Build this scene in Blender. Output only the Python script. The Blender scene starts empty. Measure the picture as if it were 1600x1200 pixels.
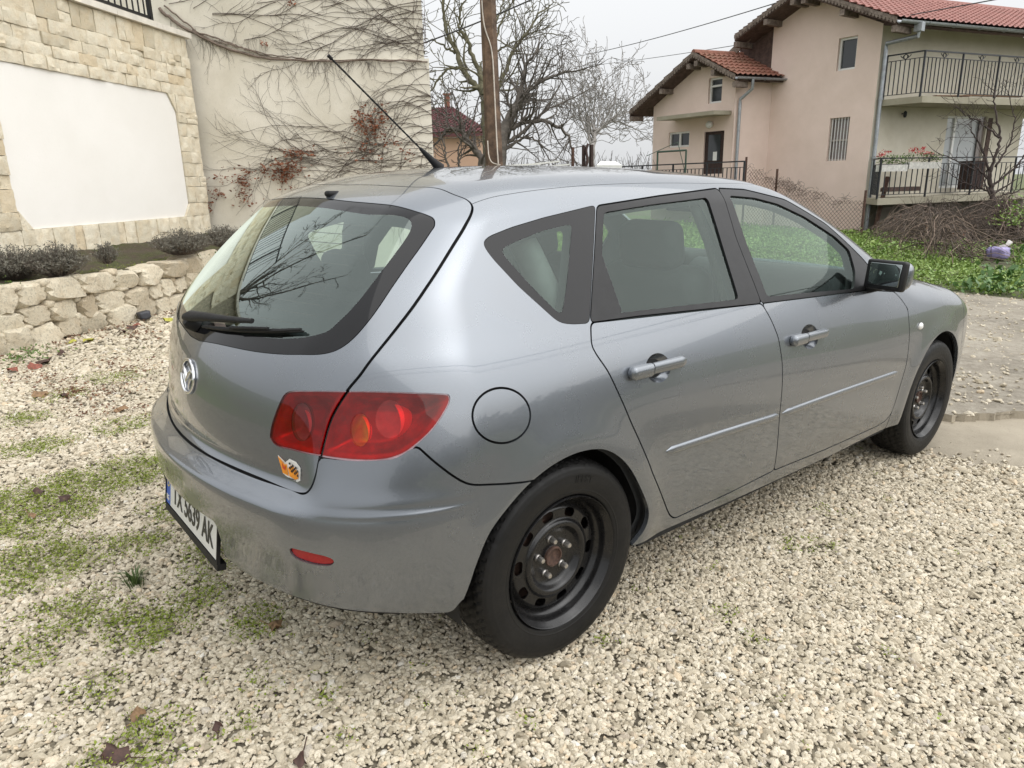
import bpy, bmesh, math, random
import numpy as np
from mathutils import Vector, Matrix
random.seed(7); rng = np.random.default_rng(7)
SC = bpy.context.scene; COL = SC.collection
R = math.radians
# ---------------------------------------------------------------- camera (the drive slopes a little: car axes -> level world)
UPC = np.array([-.02, .014, 1.]); UPC /= np.linalg.norm(UPC)
_v = np.cross(UPC, [0, 0, 1.]); _K = np.array([[0, -_v[2], _v[1]], [_v[2], 0, -_v[0]], [-_v[1], _v[0], 0]])
RG = np.eye(3) + _K + _K @ _K / (1 + UPC[2])
CAMP = (-1.32519475, -2.20926987, 1.39548494, .878883454, .274926919, .00283792499, 1109.)
def _axes(ya, pi, ro):
    cy, sy, cp, sp = math.cos(ya), math.sin(ya), math.cos(pi), math.sin(pi)
    f = np.array([cy*cp, sy*cp, -sp]); r = np.array([sy, -cy, 0.]); u = np.cross(r, f)
    c, s = math.cos(ro), math.sin(ro)
    return np.stack([c*r + s*u, -s*r + c*u, f])
AX = (RG @ _axes(*CAMP[3:6]).T).T; CP = RG @ np.array(CAMP[:3]); FPX = CAMP[6]
cam = bpy.data.cameras.new('camera'); camo = bpy.data.objects.new('camera', cam); COL.objects.link(camo)
M4 = Matrix.Identity(4)
for i in range(3):
    M4[i][0], M4[i][1], M4[i][2], M4[i][3] = AX[0][i], AX[1][i], -AX[2][i], CP[i]
camo.matrix_world = M4
cam.sensor_fit = 'HORIZONTAL'; cam.sensor_width = 36.0; cam.lens = FPX/1600*36.0
cam.clip_start = .05; cam.clip_end = 2000
SC.camera = camo
# ---------------------------------------------------------------- sky, sun, exposure
SUN_EL, SUN_AZ = R(52), R(155)       # azimuth measured like the lamp below
world = bpy.data.worlds.new('World'); SC.world = world; world.use_nodes = True
nt = world.node_tree; nt.nodes.clear()
wo = nt.nodes.new('ShaderNodeOutputWorld'); bg = nt.nodes.new('ShaderNodeBackground')
sky = nt.nodes.new('ShaderNodeTexSky'); sky.sky_type = 'NISHITA'; sky.sun_disc = False
sky.sun_elevation = SUN_EL; sky.sun_rotation = SUN_AZ; sky.air_density = 1.0; sky.dust_density = 6.0; sky.ozone_density = 1.0
hs = nt.nodes.new('ShaderNodeHueSaturation'); hs.inputs['Saturation'].default_value = .12
mx = nt.nodes.new('ShaderNodeMix'); mx.data_type = 'RGBA'; mx.inputs['Factor'].default_value = .72   # closed cloud deck
mx.inputs['B'].default_value = (8.8, 8.95, 9.1, 1)
nt.links.new(sky.outputs[0], hs.inputs['Color']); nt.links.new(hs.outputs[0], mx.inputs['A'])
nt.links.new(mx.outputs['Result'], bg.inputs['Color']); nt.links.new(bg.outputs[0], wo.inputs[0])
bg.inputs['Strength'].default_value = .103
_tc = nt.nodes.new('ShaderNodeTexCoord'); _sx = nt.nodes.new('ShaderNodeSeparateXYZ'); nt.links.new(_tc.outputs['Generated'], _sx.inputs[0])   # an overcast sky is brighter overhead than at the horizon
_mr = nt.nodes.new('ShaderNodeMapRange'); _mr.inputs['From Min'].default_value = 0; _mr.inputs['From Max'].default_value = 1; _mr.inputs['To Min'].default_value = .72; _mr.inputs['To Max'].default_value = 1.35; nt.links.new(_sx.outputs[2], _mr.inputs['Value'])
_vm = nt.nodes.new('ShaderNodeVectorMath'); _vm.operation = 'SCALE'; nt.links.new(mx.outputs['Result'], _vm.inputs[0]); nt.links.new(_mr.outputs[0], _vm.inputs['Scale']); nt.links.new(_vm.outputs[0], bg.inputs['Color'])
sun = bpy.data.lights.new('sun', 'SUN'); sun.energy = 1.4; sun.angle = R(100); sun.color = (1, .98, .95)
suno = bpy.data.objects.new('sun', sun); COL.objects.link(suno)
_sd = Vector((math.sin(SUN_AZ)*math.cos(SUN_EL), math.cos(SUN_AZ)*math.cos(SUN_EL), math.sin(SUN_EL)))
suno.rotation_euler = _sd.to_track_quat('Z', 'Y').to_euler()
SC.view_settings.view_transform = 'Standard'; SC.view_settings.look = 'None'
SC.view_settings.exposure = 0.58; SC.view_settings.gamma = 1.0; SC.view_settings.use_curve_mapping = False
SC.render.engine = 'CYCLES'
SC.cycles.max_bounces = 10; SC.cycles.transparent_max_bounces = 24; SC.cycles.glossy_bounces = 5
SC.cycles.use_denoising = True
SC.cycles.sample_clamp_indirect = 6
# ---------------------------------------------------------------- helpers
def dirs(u, v): return AX[2] + ((u-800)/FPX)*AX[0] - ((v-600)/FPX)*AX[1]
GN_ = RG @ np.array([0, 0, 1.])
def gh(x, y): return -(GN_[0]*x + GN_[1]*y)/GN_[2]
def ground_at(u, v, h=0.):
    d = dirs(u, v); t = (h - GN_ @ CP)/(d @ GN_); return CP + d*t
def depth_at(u, v, t): return CP + dirs(u, v)*t
class Plane:
    """a vertical wall plane through P running along hdir; (s, z) coordinates, n points to the viewer"""
    def __init__(s, P, hdir):
        s.P = np.array([P[0], P[1], 0.]); h = np.array([hdir[0], hdir[1], 0.]); s.h = h/np.linalg.norm(h)
        n = np.array([-s.h[1], s.h[0], 0.]);
        if n @ (CP-s.P) < 0: n = -n
        s.n = n
    def px(s, u, v):
        d = dirs(u, v); t = ((s.P-CP) @ s.n)/(d @ s.n); Q = CP + d*t
        return float((Q-s.P) @ s.h), float(Q[2])
    def at(s, a, z, off=0.): return s.P + s.h*a + s.n*off + np.array([0, 0, z])
    def pxat(s, u, v, off=0.): a, z = s.px(u, v); return s.at(a, z, off)
MATS = {}
def mat(name):
    m = bpy.data.materials.new(name); m.use_nodes = True; nt = m.node_tree; nt.nodes.clear()
    MATS[name] = m; return m, nt
def N(nt, typ, **kw):
    n = nt.nodes.new(typ)
    for k, v in kw.items():
        if k.startswith('_'): setattr(n, k[1:], v)
        else:
            k2 = int(k[1:]) if k[0] == 'i' and k[1:].isdigit() else k.replace('__', ' ')
            if isinstance(v, bpy.types.NodeSocket): nt.links.new(v, n.inputs[k2])
            else: n.inputs[k2].default_value = v
    return n
def coords(nt, kind='Object', scale=1.0):
    tc = N(nt, 'ShaderNodeTexCoord')
    mp = N(nt, 'ShaderNodeMapping', Vector=tc.outputs[kind]); mp.inputs['Scale'].default_value = (scale,)*3 if not hasattr(scale, '__len__') else scale
    return mp.outputs[0]
def noise(nt, vec, scale, detail=4, rough=.6, dist=0.):
    n = N(nt, 'ShaderNodeTexNoise', Vector=vec, Scale=scale, Detail=detail, Roughness=rough, Distortion=dist); return n.outputs['Fac']
def ramp(nt, fac, stops):
    r = N(nt, 'ShaderNodeValToRGB', Fac=fac); e = r.color_ramp.elements
    while len(e) < len(stops): e.new(.5)
    for i, (p, c) in enumerate(stops):
        e[i].position = p; e[i].color = (*c, 1) if len(c) == 3 else c
    return r.outputs['Color']
def mixc(nt, fac, a, b, blend='MIX'):
    m = N(nt, 'ShaderNodeMix', _data_type='RGBA', _blend_type=blend)
    for k, v in (('Factor', fac), ('A', a), ('B', b)):
        s = [x for x in m.inputs if x.name == k and (x.type == 'RGBA' or k == 'Factor' and x.type == 'VALUE')][0]
        if isinstance(v, bpy.types.NodeSocket): nt.links.new(v, s)
        else: s.default_value = (*v, 1) if hasattr(v, '__len__') and len(v) == 3 else v
    return [x for x in m.outputs if x.type == 'RGBA'][0]
def math_(nt, op, a, b=0.):
    m = N(nt, 'ShaderNodeMath', _operation=op)
    for i, v in enumerate((a, b)):
        if isinstance(v, bpy.types.NodeSocket): nt.links.new(v, m.inputs[i])
        else: m.inputs[i].default_value = v
    return m.outputs[0]
def bump(nt, h, strength=.5, dist=.01):
    return N(nt, 'ShaderNodeBump', Height=h, Strength=strength, Distance=dist).outputs[0]
def bsdf(nt, base, rough=.6, metal=0., normal=None, **kw):
    b = N(nt, 'ShaderNodeBsdfPrincipled'); o = N(nt, 'ShaderNodeOutputMaterial')
    def put(k, v):
        if isinstance(v, bpy.types.NodeSocket): nt.links.new(v, b.inputs[k])
        else: b.inputs[k].default_value = (*v, 1) if hasattr(v, '__len__') and len(v) == 3 else v
    put('Base Color', base); put('Roughness', rough); put('Metallic', metal)
    if normal is not None: put('Normal', normal)
    for k, v in kw.items(): put(k.replace('__', ' '), v)
    nt.links.new(b.outputs[0], o.inputs[0]); return b
def plain(name, base, rough=.6, metal=0., var=.25, scale=12., bmp=.0, **kw):
    """a plain material with a little tone variation and grain"""
    m, nt = mat(name); v = coords(nt)
    f = noise(nt, v, scale, 5); lo = tuple(c*(1-var) for c in base); hi = tuple(min(1, c*(1+var)) for c in base)
    c = ramp(nt, f, [(.3, lo), (.7, hi)])
    nm = bump(nt, noise(nt, v, scale*6, 3), bmp, .01) if bmp else None
    bsdf(nt, c, rough, metal, nm, **kw); return m
class MB:
    def __init__(s): s.v = []; s.f = []; s.n = 0
    def add(s, V, F):
        s.v.append(np.asarray(V, float).reshape(-1, 3)); n = s.n
        s.f += [tuple(int(i)+n for i in f) for f in F]; s.n += len(s.v[-1]); return s
    def box(s, c, ax, half, bev=0.):
        """oriented box: centre, 3 axes (rows), half sizes"""
        c = np.asarray(c, float); ax = np.asarray(ax, float)
        V = [c + ax[0]*half[0]*i + ax[1]*half[1]*j + ax[2]*half[2]*k for i in (-1, 1) for j in (-1, 1) for k in (-1, 1)]
        F = [(0, 1, 3, 2), (4, 6, 7, 5), (0, 4, 5, 1), (2, 3, 7, 6), (0, 2, 6, 4), (1, 5, 7, 3)]
        if np.linalg.det(ax) < 0: F = [f[::-1] for f in F]
        return s.add(V, F)
    def bar(s, a, b, w, h=None, up=(0, 0, 1)):
        """rectangular bar from a to b"""
        a = np.asarray(a, float); b = np.asarray(b, float); d = b-a; L = np.linalg.norm(d); d /= L
        up = np.asarray(up, float)
        if abs(d @ up) > .95: up = np.array([1., 0, 0])
        x = np.cross(d, up); x /= np.linalg.norm(x); y = np.cross(x, d)
        return s.box((a+b)/2, [d, x, y], (L/2, w/2, (h or w)/2))
    def prism(s, poly, d):
        """closed polygon (3d points) extruded by d"""
        P = np.asarray(poly, float); n = len(P); d = np.asarray(d, float)
        V = np.concatenate([P, P+d]); F = [tuple(range(n))[::-1], tuple(range(n, 2*n))]
        F += [(i, (i+1) % n, n+(i+1) % n, n+i) for i in range(n)]
        nrm = sum(np.cross(P[i]-P[0], P[(i+1) % n]-P[0]) for i in range(n))
        if nrm @ d < 0: F = [f[::-1] for f in F]
        return s.add(V, F)
    def tube(s, pts, rad, k=6, cap=True):
        P = np.asarray(pts, float); n = len(P); rad = np.broadcast_to(np.asarray(rad, float), (n,))
        T = np.gradient(P, axis=0); T /= np.linalg.norm(T, axis=1)[:, None]+1e-12
        up = np.array([0, 0, 1.]) if abs(T[0][2]) < .9 else np.array([1., 0, 0])
        a = np.arange(k)*2*np.pi/k; V = []
        x = np.cross(T[0], up)
        for i in range(n):
            x = x - T[i]*(x @ T[i]); x /= np.linalg.norm(x)+1e-12; y = np.cross(T[i], x)
            V.append(P[i] + rad[i]*(np.cos(a)[:, None]*x + np.sin(a)[:, None]*y))
        V = np.concatenate(V)
        F = [(i*k+j, i*k+(j+1) % k, (i+1)*k+(j+1) % k, (i+1)*k+j) for i in range(n-1) for j in range(k)]
        if cap: F += [tuple(range(k))[::-1], tuple((n-1)*k+j for j in range(k))]
        return s.add(V, F)
    def lathe(s, prof, c, ax, k=48):
        """profile [(r, h)] turned about axis ax through c"""
        c = np.asarray(c, float); ax = np.asarray(ax, float); ax = ax/np.linalg.norm(ax)
        x = np.cross(ax, [0, 0, 1.] if abs(ax[2]) < .9 else [1., 0, 0]); x /= np.linalg.norm(x); y = np.cross(ax, x)
        a = np.arange(k)*2*np.pi/k; n = len(prof)
        V = np.concatenate([c + ax*h + r*(np.cos(a)[:, None]*x + np.sin(a)[:, None]*y) for r, h in prof])
        F = [(i*k+j, i*k+(j+1) % k, (i+1)*k+(j+1) % k, (i+1)*k+j) for i in range(n-1) for j in range(k)]
        return s.add(V, F)
    def build(s, name, m, parent=None, smooth=None, kind=None):
        V = np.concatenate(s.v) if s.v else np.zeros((0, 3))
        me = bpy.data.meshes.new(name); me.from_pydata(V.tolist(), [], s.f); me.update()
        return link(name, me, m, parent, smooth, kind)
def link(name, me, m, parent=None, smooth=None, kind=None):
    if m is not None: me.materials.append(m)
    if smooth is True: me.polygons.foreach_set('use_smooth', [True]*len(me.polygons))
    elif smooth:
        me.polygons.foreach_set('use_smooth', [True]*len(me.polygons)); me.set_sharp_from_angle(angle=R(smooth))
    o = bpy.data.objects.new(name, me); COL.objects.link(o)
    if parent is not None: o.parent = parent
    if kind: o['kind'] = kind
    return o
def tag(o, label=None, cat=None, group=None, kind=None):
    for k, v in (('label', label), ('category', cat), ('group', group), ('kind', kind)):
        if v: o[k] = v
    return o
def empty(name, loc=(0, 0, 0), label=None, cat=None, group=None):
    o = bpy.data.objects.new(name, None); COL.objects.link(o); o.empty_display_size = .2
    o.location = [float(x) for x in loc]
    return tag(o, label, cat, group)
def rooted(root, objs):
    """hang world-space parts under an Empty that stands elsewhere"""
    inv = Matrix.Translation(root.location).inverted()
    for o in objs: o.parent = root; o.matrix_parent_inverse = inv
    return root
def fbm(P, f, seed=0):
    """cheap smooth 3d noise by sines"""
    r = np.random.default_rng(seed); o = np.zeros(len(P)); a = 1.
    for k in range(4):
        for q in range(3):
            w = r.normal(size=3); w /= np.linalg.norm(w); o += a*np.sin(P @ w*f*(1+.3*q) + r.uniform(0, 6.28))
        f *= 2.1; a *= .5
    return o/4.
# ---------------------------------------------------------------- car body surface: side, rear, front and top skins met by rounded edges
def cubic(xk,yk):
    """natural cubic spline through xk with values yk (n or n,m): returns function"""
    xk=np.asarray(xk,float); yk=np.asarray(yk,float); n=len(xk); h=np.diff(xk)
    A=np.zeros((n,n)); b=np.zeros(yk.shape); A[0,0]=A[-1,-1]=1
    for i in range(1,n-1):
        A[i,i-1]=h[i-1]; A[i,i]=2*(h[i-1]+h[i]); A[i,i+1]=h[i]
        b[i]=6*((yk[i+1]-yk[i])/h[i]-(yk[i]-yk[i-1])/h[i-1])
    M=np.linalg.solve(A,b)
    def f(x):
        x=np.clip(np.asarray(x,float),xk[0],xk[-1]); i=np.clip(np.searchsorted(xk,x)-1,0,n-2)
        hh=h[i]; a=(xk[i+1]-x)/hh; c=(x-xk[i])/hh
        ex=(lambda v:v[...,None]) if yk.ndim>1 else (lambda v:v)
        return ex(a)*yk[i]+ex(c)*yk[i+1]+(ex((a**3-a)*hh*hh)*M[i]+ex((c**3-c)*hh*hh)*M[i+1])/6
    return f
WZ=[.10,.20,.30,.45,.60,.72,.82,.92,1.00,1.10,1.25,1.38,1.50]
WX=[-.95,-.40,.10,1.20,2.00,2.55,2.95,3.25,3.50]
WT=np.array([
 [.70,.77,.80,.815,.818,.810,.793,.760,.722,.668,.585,.513,.450],
 [.755,.815,.842,.860,.866,.860,.840,.806,.762,.705,.620,.545,.480],
 [.77,.825,.852,.868,.874,.869,.851,.821,.780,.726,.645,.573,.510],
 [.77,.825,.855,.868,.870,.862,.845,.818,.785,.733,.653,.581,.520],
 [.77,.825,.855,.868,.870,.862,.843,.814,.780,.726,.645,.573,.510],
 [.765,.82,.850,.866,.872,.865,.845,.805,.760,.70,.62,.55,.49],
 [.745,.795,.825,.842,.848,.838,.812,.765,.715,.65,.57,.50,.44],
 [.69,.74,.765,.780,.782,.768,.735,.68,.63,.56,.48,.41,.35],
 [.58,.62,.64,.65,.65,.63,.59,.53,.48,.41,.33,.26,.20]])
XZ=[.16,.22,.28,.34,.42,.50,.56,.597,.607,.615,.624,.641,.68,.76,.84,.92,.98,1.04,1.12,1.20,1.28,1.36,1.44]
XC=[-.64,-.755,-.80,-.818,-.827,-.840,-.8455,-.8455,-.842,-.831,-.813,-.784,-.771,-.768,-.758,-.738,-.712,-.666,-.588,-.503,-.412,-.315,-.205]
XC2=[-.64,-.755,-.80,-.818,-.829,-.838,-.838,-.834,-.831,-.829,-.825,-.818,-.801,-.775,-.758,-.738,-.712,-.666,-.588,-.503,-.412,-.315,-.205]
TX=[-.60,-.40,-.20,.0,.25,.55,.85,1.15,1.40,1.55,1.75,2.05,2.28,2.40,2.60,2.90,3.15,3.32,3.45,3.52]
TZ=[1.325,1.375,1.412,1.438,1.456,1.464,1.464,1.456,1.438,1.413,1.347,1.205,1.070,1.000,.955,.903,.850,.780,.690,.60]
FX=[.15,.30,.45,.60,.72,.85]     # front end profile (x by z)
FV=[3.38,3.48,3.52,3.52,3.46,3.30]
gx=np.arange(-1.0,3.70,.005); gz=np.arange(.05,1.60,.0025)
Wg=cubic(WX,WT)(gx)                     # len(gx) x nz
Wg=cubic(WZ,Wg.T)(gz).T                 # gx x gz
def arch(cx,cz,R,amp,s):
    d=np.sqrt((gx[:,None]-cx)**2+(gz[None]-cz)**2)-R
    return amp*np.exp(-(d/s)**2)*np.clip((.85-gz[None])/.3,0,1)
Wg=Wg+arch(0,.32,.355,.016,.075)+arch(2.64,.32,.355,.014,.07)
xcs=cubic(XZ,XC); xcs2=cubic(XZ,XC2); tzs=cubic(TX,TZ); fxs=cubic(FX,FV)
_h=1e-3
xcg=xcs(gz); xcg2=xcs2(gz); xcd2=np.gradient(xcg2,gz); xn2=1/np.sqrt(1+xcd2**2); xcd=np.gradient(xcg,gz); tg=tzs(gx); td=np.gradient(tg,gx); fg=fxs(gz)
Wd=np.gradient(Wg,gz,axis=1); Wdx=np.gradient(Wg,gx,axis=0); Wn=1/np.sqrt(1+Wd**2+Wdx**2)
xn=1/np.sqrt(1+xcd**2); tn=1/np.sqrt(1+td**2)
def bil(G,x,z):
    u=np.clip((x-gx[0])/.005,0,len(gx)-1.001); v=np.clip((z-gz[0])/.0025,0,len(gz)-1.001)
    i=u.astype(int); j=v.astype(int); a=u-i; b=v-j
    return (G[i,j]*(1-a)+G[i+1,j]*a)*(1-b)+(G[i,j+1]*(1-a)+G[i+1,j+1]*a)*b
def sm(e0,e1,t):
    t=np.clip((t-e0)/(e1-e0),0,1); return t*t*(3-2*t)
def rmax(a,b,r):
    return np.minimum(np.maximum(a,b),-r)+np.sqrt(np.maximum(a+r,0)**2+np.maximum(b+r,0)**2)
def BF(P):
    x,y,z=P[...,0],np.abs(P[...,1]),P[...,2]
    fs=(y-bil(Wg,x,z))*bil(Wn,x,z)
    k=.29+.02*sm(.6,.9,z)-.05*sm(1.0,1.3,z)
    bl=sm(.55,.70,y); fr=(np.interp(z,gz,xcg)*(1-bl)+np.interp(z,gz,xcg2)*bl+k*y*y-x)*(np.interp(z,gz,xn)*(1-bl)+np.interp(z,gz,xn2)*bl)
    cr=.05+.05*sm(1.6,2.2,x)
    kt=.10*(1-sm(2.1,2.6,x))+.05
    wsw=sm(1.35,1.7,x)*(1-sm(2.2,2.45,x))   # windscreen is more curved in plan
    ft=(z-np.interp(x,gx,tg)+(kt+.03*wsw)*y*y)*np.interp(x,gx,tn)
    ff=x-(np.interp(z,gz,fg)-.32*y*y)
    r1=.26-.12*sm(.85,1.15,z)
    r2=.085-.0*x
    a=rmax(fs,fr,r1)
    a=rmax(a,ff,.10)
    rt=.03+.05*sm(-.45,-.1,x)+.02*sm(2.3,2.6,x)
    return rmax(a,ft,rt)
def grad(P,h=.006):
    g=np.zeros(P.shape)
    for k in range(3):
        e=np.zeros(3); e[k]=h; g[...,k]=BF(P+e)-BF(P-e)
    return g/np.linalg.norm(g,axis=-1,keepdims=True)
POLY={'hatch': [(-0.0712, 1.1557), (-0.3594, 1.2027), (-0.4477, 1.2381), (-0.5057, 1.2364), (-0.5414, 1.2413), (-0.5628, 1.2296), (-0.5872, 1.1842), (-0.6265, 1.0219), (-0.6787, 0.7145), (-0.6795, 0.4225), (-0.6654, 0.3369), (-0.6482, 0.2294), (-0.6418, 0.1035), (-0.6404, 0.0308), (-0.6323, -0.007), (-0.6148, -0.0344), (-0.4412, -0.0835), (-0.1919, -0.1348), (-0.0469, -0.146)],
 'hglass': [(-0.0441, 0.2185), (-0.3544, 0.2835), (-0.5073, 0.3435), (-0.5865, 0.3966), (-0.62, 0.4564), (-0.6332, 0.61), (-0.601, 0.8834), (-0.5782, 1.0141), (-0.5709, 1.0476), (-0.5543, 1.0727), (-0.5333, 1.0717), (-0.5014, 1.063), (-0.2609, 1.0279), (-0.0809, 1.0251)],
 'hclear': [(-0.0924, 0.2799), (-0.4371, 0.3728), (-0.5569, 0.4605), (-0.5748, 0.5201), (-0.5849, 0.624), (-0.569, 0.827), (-0.5458, 0.9685), (-0.5324, 1.0025), (-0.5119, 1.0181), (-0.3956, 0.9792), (-0.119, 0.9693)],
 'tail': [(-0.1621, 0.7605), (-0.1539, 0.7925), (-0.1201, 0.8641), (-0.1077, 0.8804), (-0.089, 0.8897), (0.0661, 0.9037), (0.1885, 0.9023), (0.3014, 0.8913), (0.3104, 0.8882), (0.3124, 0.876), (0.2959, 0.8417), (0.2703, 0.8077), (0.2381, 0.7796), (0.2114, 0.7613), (0.1813, 0.7501), (0.1475, 0.7453), (0.1003, 0.7445), (0.0514, 0.7459), (-0.0063, 0.7473), (-0.0799, 0.7457), (-0.1448, 0.746)],
 'tsplit': [(0.0653, 0.9096), (0.0473, 0.8787), (0.0268, 0.8397), (0.0123, 0.7972), (-0.0007, 0.7419)],
 'bumptop': [(-0.5297, 0.6389), (-0.4121, 0.6399), (-0.2005, 0.6413), (-0.0458, 0.6441), (-0.0266, 0.6606), (-0.0138, 0.6894), (-0.0044, 0.7445), (0.1003, 0.7438), (0.1889, 0.7484), (0.2381, 0.7781), (0.2734, 0.7423), (0.3241, 0.6945), (0.3513, 0.6713), (0.3736, 0.6595), (0.4425, 0.642), (0.5153, 0.6267)],
 'rarch': [(-0.3583, 0.3871), (-0.3422, 0.437), (-0.2984, 0.5243), (-0.2253, 0.5867), (-0.1561, 0.6267), (-0.0655, 0.6563), (0.0299, 0.6653), (0.1305, 0.6464), (0.2172, 0.585), (0.309, 0.4608), (0.3548, 0.3685), (0.348, 0.3156), (0.3036, 0.262)],
 'farch': [(2.2229, 0.258), (2.2589, 0.3319), (2.3096, 0.4377), (2.3724, 0.5595), (2.4635, 0.6374), (2.5531, 0.6718), (2.707, 0.6776), (2.8797, 0.6266), (3.0578, 0.5462)],
 'bumplow': [(-0.3477, 0.368), (-0.2561, 0.3527), (-0.0665, 0.3539), (0.0519, 0.3404), (0.1599, 0.3295), (0.3163, 0.302), (0.349, 0.3463)],
 'sill': [(0.3036, 0.262), (0.8751, 0.2453), (1.6725, 0.2356), (2.0528, 0.2474)],
 'rdoor': [(0.1583, 1.0052), (0.1323, 0.9454), (0.1437, 0.9157), (0.1748, 0.8678), (0.2513, 0.7016), (0.3578, 0.5093), (0.4726, 0.3395), (0.4972, 0.3086), (0.5286, 0.2875), (0.852, 0.2907), (1.1474, 0.3031), (1.1436, 0.3328), (1.1176, 0.5431), (1.1179, 0.6798), (1.1158, 0.7558), (1.1013, 0.8459), (1.0714, 0.9122), (1.0359, 0.9748)],
 'fdoor': [(1.0359, 0.9748), (1.0714, 0.9122), (1.1013, 0.8459), (1.1158, 0.7558), (1.1179, 0.6798), (1.1176, 0.5431), (1.1436, 0.3328), (1.1474, 0.3031), (1.5682, 0.2897), (2.0448, 0.2876), (2.139, 0.2968), (2.1783, 0.3259), (2.2022, 0.4453), (2.2361, 0.572), (2.2352, 0.6902), (2.228, 0.8347), (2.1785, 0.8832), (2.1235, 0.9211), (1.862, 0.9494)],
 'rwo': [(0.3464, 1.3298), (0.6683, 1.3571), (1.044, 1.3818), (1.0198, 1.209), (1.0359, 0.9748), (0.6921, 0.9894), (0.3722, 1.0016), (0.1583, 1.0052)],
 'rwg': [(0.3677, 1.3101), (0.6142, 1.3307), (0.9369, 1.3505), (0.9205, 1.1801), (0.9074, 1.0023), (0.5339, 1.0121), (0.2014, 1.0211)],
 'rtri': [(0.2997, 1.1974), (0.3049, 1.0178), (0.2014, 1.0211)],
 'fwo': [(1.044, 1.3818), (1.2242, 1.3766), (1.4871, 1.3352), (1.7305, 1.2323), (1.833, 1.1532), (1.9256, 1.0782), (1.9704, 1.0291), (1.862, 0.9494), (1.4016, 0.9636), (1.0359, 0.9748), (1.0198, 1.209)],
 'fwg': [(1.0834, 1.3561), (1.2509, 1.3464), (1.3959, 1.3215), (1.5655, 1.2665), (1.7578, 1.178), (1.8374, 1.1183), (1.8159, 1.0319), (1.7566, 0.9652), (1.3624, 0.983), (1.0857, 0.9937), (1.0736, 1.1953)],
 'qo': [(0.3403, 1.3318), (0.114, 1.3), (-0.0144, 1.2771), (-0.1009, 1.2563), (-0.1254, 1.2439), (-0.1296, 1.2291), (-0.1148, 1.1985), (-0.0595, 1.1232), (0.0326, 1.0255), (0.0548, 1.0146), (0.0889, 1.0084), (0.1532, 1.004)],
 'qg': [(0.2138, 1.2753), (0.1942, 1.2778), (0.0871, 1.2632), (-0.0331, 1.2349), (-0.0667, 1.2245), (-0.076, 1.2132), (-0.0709, 1.1994), (-0.0156, 1.1198), (0.0424, 1.0501), (0.0533, 1.0421), (0.0657, 1.0426), (0.1098, 1.1047)],
 'fuel': [(-0.1373, 0.7998), (-0.144, 0.782), (-0.1567, 0.7667), (-0.1745, 0.7551), (-0.1961, 0.7479), (-0.2198, 0.7457), (-0.2441, 0.7484), (-0.2672, 0.7559), (-0.2877, 0.7674), (-0.3036, 0.7818), (-0.3141, 0.7981), (-0.319, 0.8157), (-0.3183, 0.8334), (-0.3121, 0.8502), (-0.3006, 0.865), (-0.2842, 0.8767), (-0.2636, 0.8842), (-0.2405, 0.8874), (-0.2166, 0.8859), (-0.1935, 0.8797), (-0.1727, 0.8692), (-0.1557, 0.8549), (-0.1435, 0.8377), (-0.1371, 0.8189)],
 'ditch': [(-0.0946, -0.5584), (0.0927, -0.5549), (0.3296, -0.5344), (0.709, -0.4662)],
 'rhandle': [(0.2552, 0.8534), (0.2658, 0.8346), (0.3381, 0.8266), (0.5098, 0.8313), (0.5132, 0.8491), (0.4223, 0.8626), (0.2732, 0.8695)],
 'rcup': [(0.4578, 0.8333), (0.4454, 0.8111), (0.4199, 0.7977), (0.3883, 0.7966), (0.3592, 0.8079), (0.3404, 0.8282), (0.3369, 0.8521), (0.3498, 0.8733), (0.3756, 0.8865), (0.407, 0.8883), (0.4355, 0.878), (0.454, 0.8579)],
 'fhandle': [(1.1783, 0.8407), (1.1862, 0.8059), (1.2712, 0.7967), (1.4406, 0.8119), (1.4386, 0.83), (1.2801, 0.8471)],
 'fcup': [(1.3987, 0.8097), (1.3856, 0.7862), (1.3578, 0.7715), (1.3223, 0.7697), (1.2888, 0.7811), (1.2665, 0.8023), (1.2615, 0.8275), (1.2752, 0.8502), (1.3038, 0.8646), (1.3392, 0.867), (1.3719, 0.8565), (1.3936, 0.8355)],
 'rmould': [(0.43, 0.5631), (0.7462, 0.5559), (1.1128, 0.5441)],
 'fmould': [(1.1354, 0.5459), (1.5832, 0.5442), (2.1563, 0.5405)],
 'ind': [(2.3541, 0.7382)],
 'sticker': [(-0.4837, -0.0021), (-0.57, 0.0432), (-0.5744, -0.0029), (-0.4872, -0.046)],
 'refl': [(-0.0869, 0.5113), (-0.0409, 0.508), (0.0192, 0.5015), (0.0401, 0.4924), (0.0301, 0.4765), (-0.0182, 0.4741), (-0.0757, 0.4835)],
 'rev': [(-0.0238, 0.825), (-0.0278, 0.8003), (-0.0396, 0.7806), (-0.0564, 0.771), (-0.0737, 0.7743), (-0.0862, 0.7901), (-0.0904, 0.8144), (-0.0853, 0.8402), (-0.0729, 0.8601), (-0.0565, 0.8689), (-0.0404, 0.8645), (-0.0285, 0.8484)],
 'amb': [(0.1276, 0.8153), (0.1248, 0.7949), (0.116, 0.7798), (0.1034, 0.7741), (0.0905, 0.7791), (0.0806, 0.7936), (0.0766, 0.8139), (0.0794, 0.8344), (0.0883, 0.8495), (0.1009, 0.8553), (0.1138, 0.8501), (0.1236, 0.8355)],
 'brk': [(0.2107, 0.8397), (0.2065, 0.8166), (0.1937, 0.7999), (0.1755, 0.7941), (0.1568, 0.8006), (0.1427, 0.8177), (0.1369, 0.8409), (0.1411, 0.864), (0.1541, 0.8809), (0.1723, 0.887), (0.1909, 0.8804), (0.2049, 0.863)],
 'badge': [(0.0034, 0.1358), (-0.0163, 0.0268)],
 'wiper': [(0.0323, 0.2998), (-0.0697, 0.303), (-0.5138, 0.4577)]}
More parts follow.
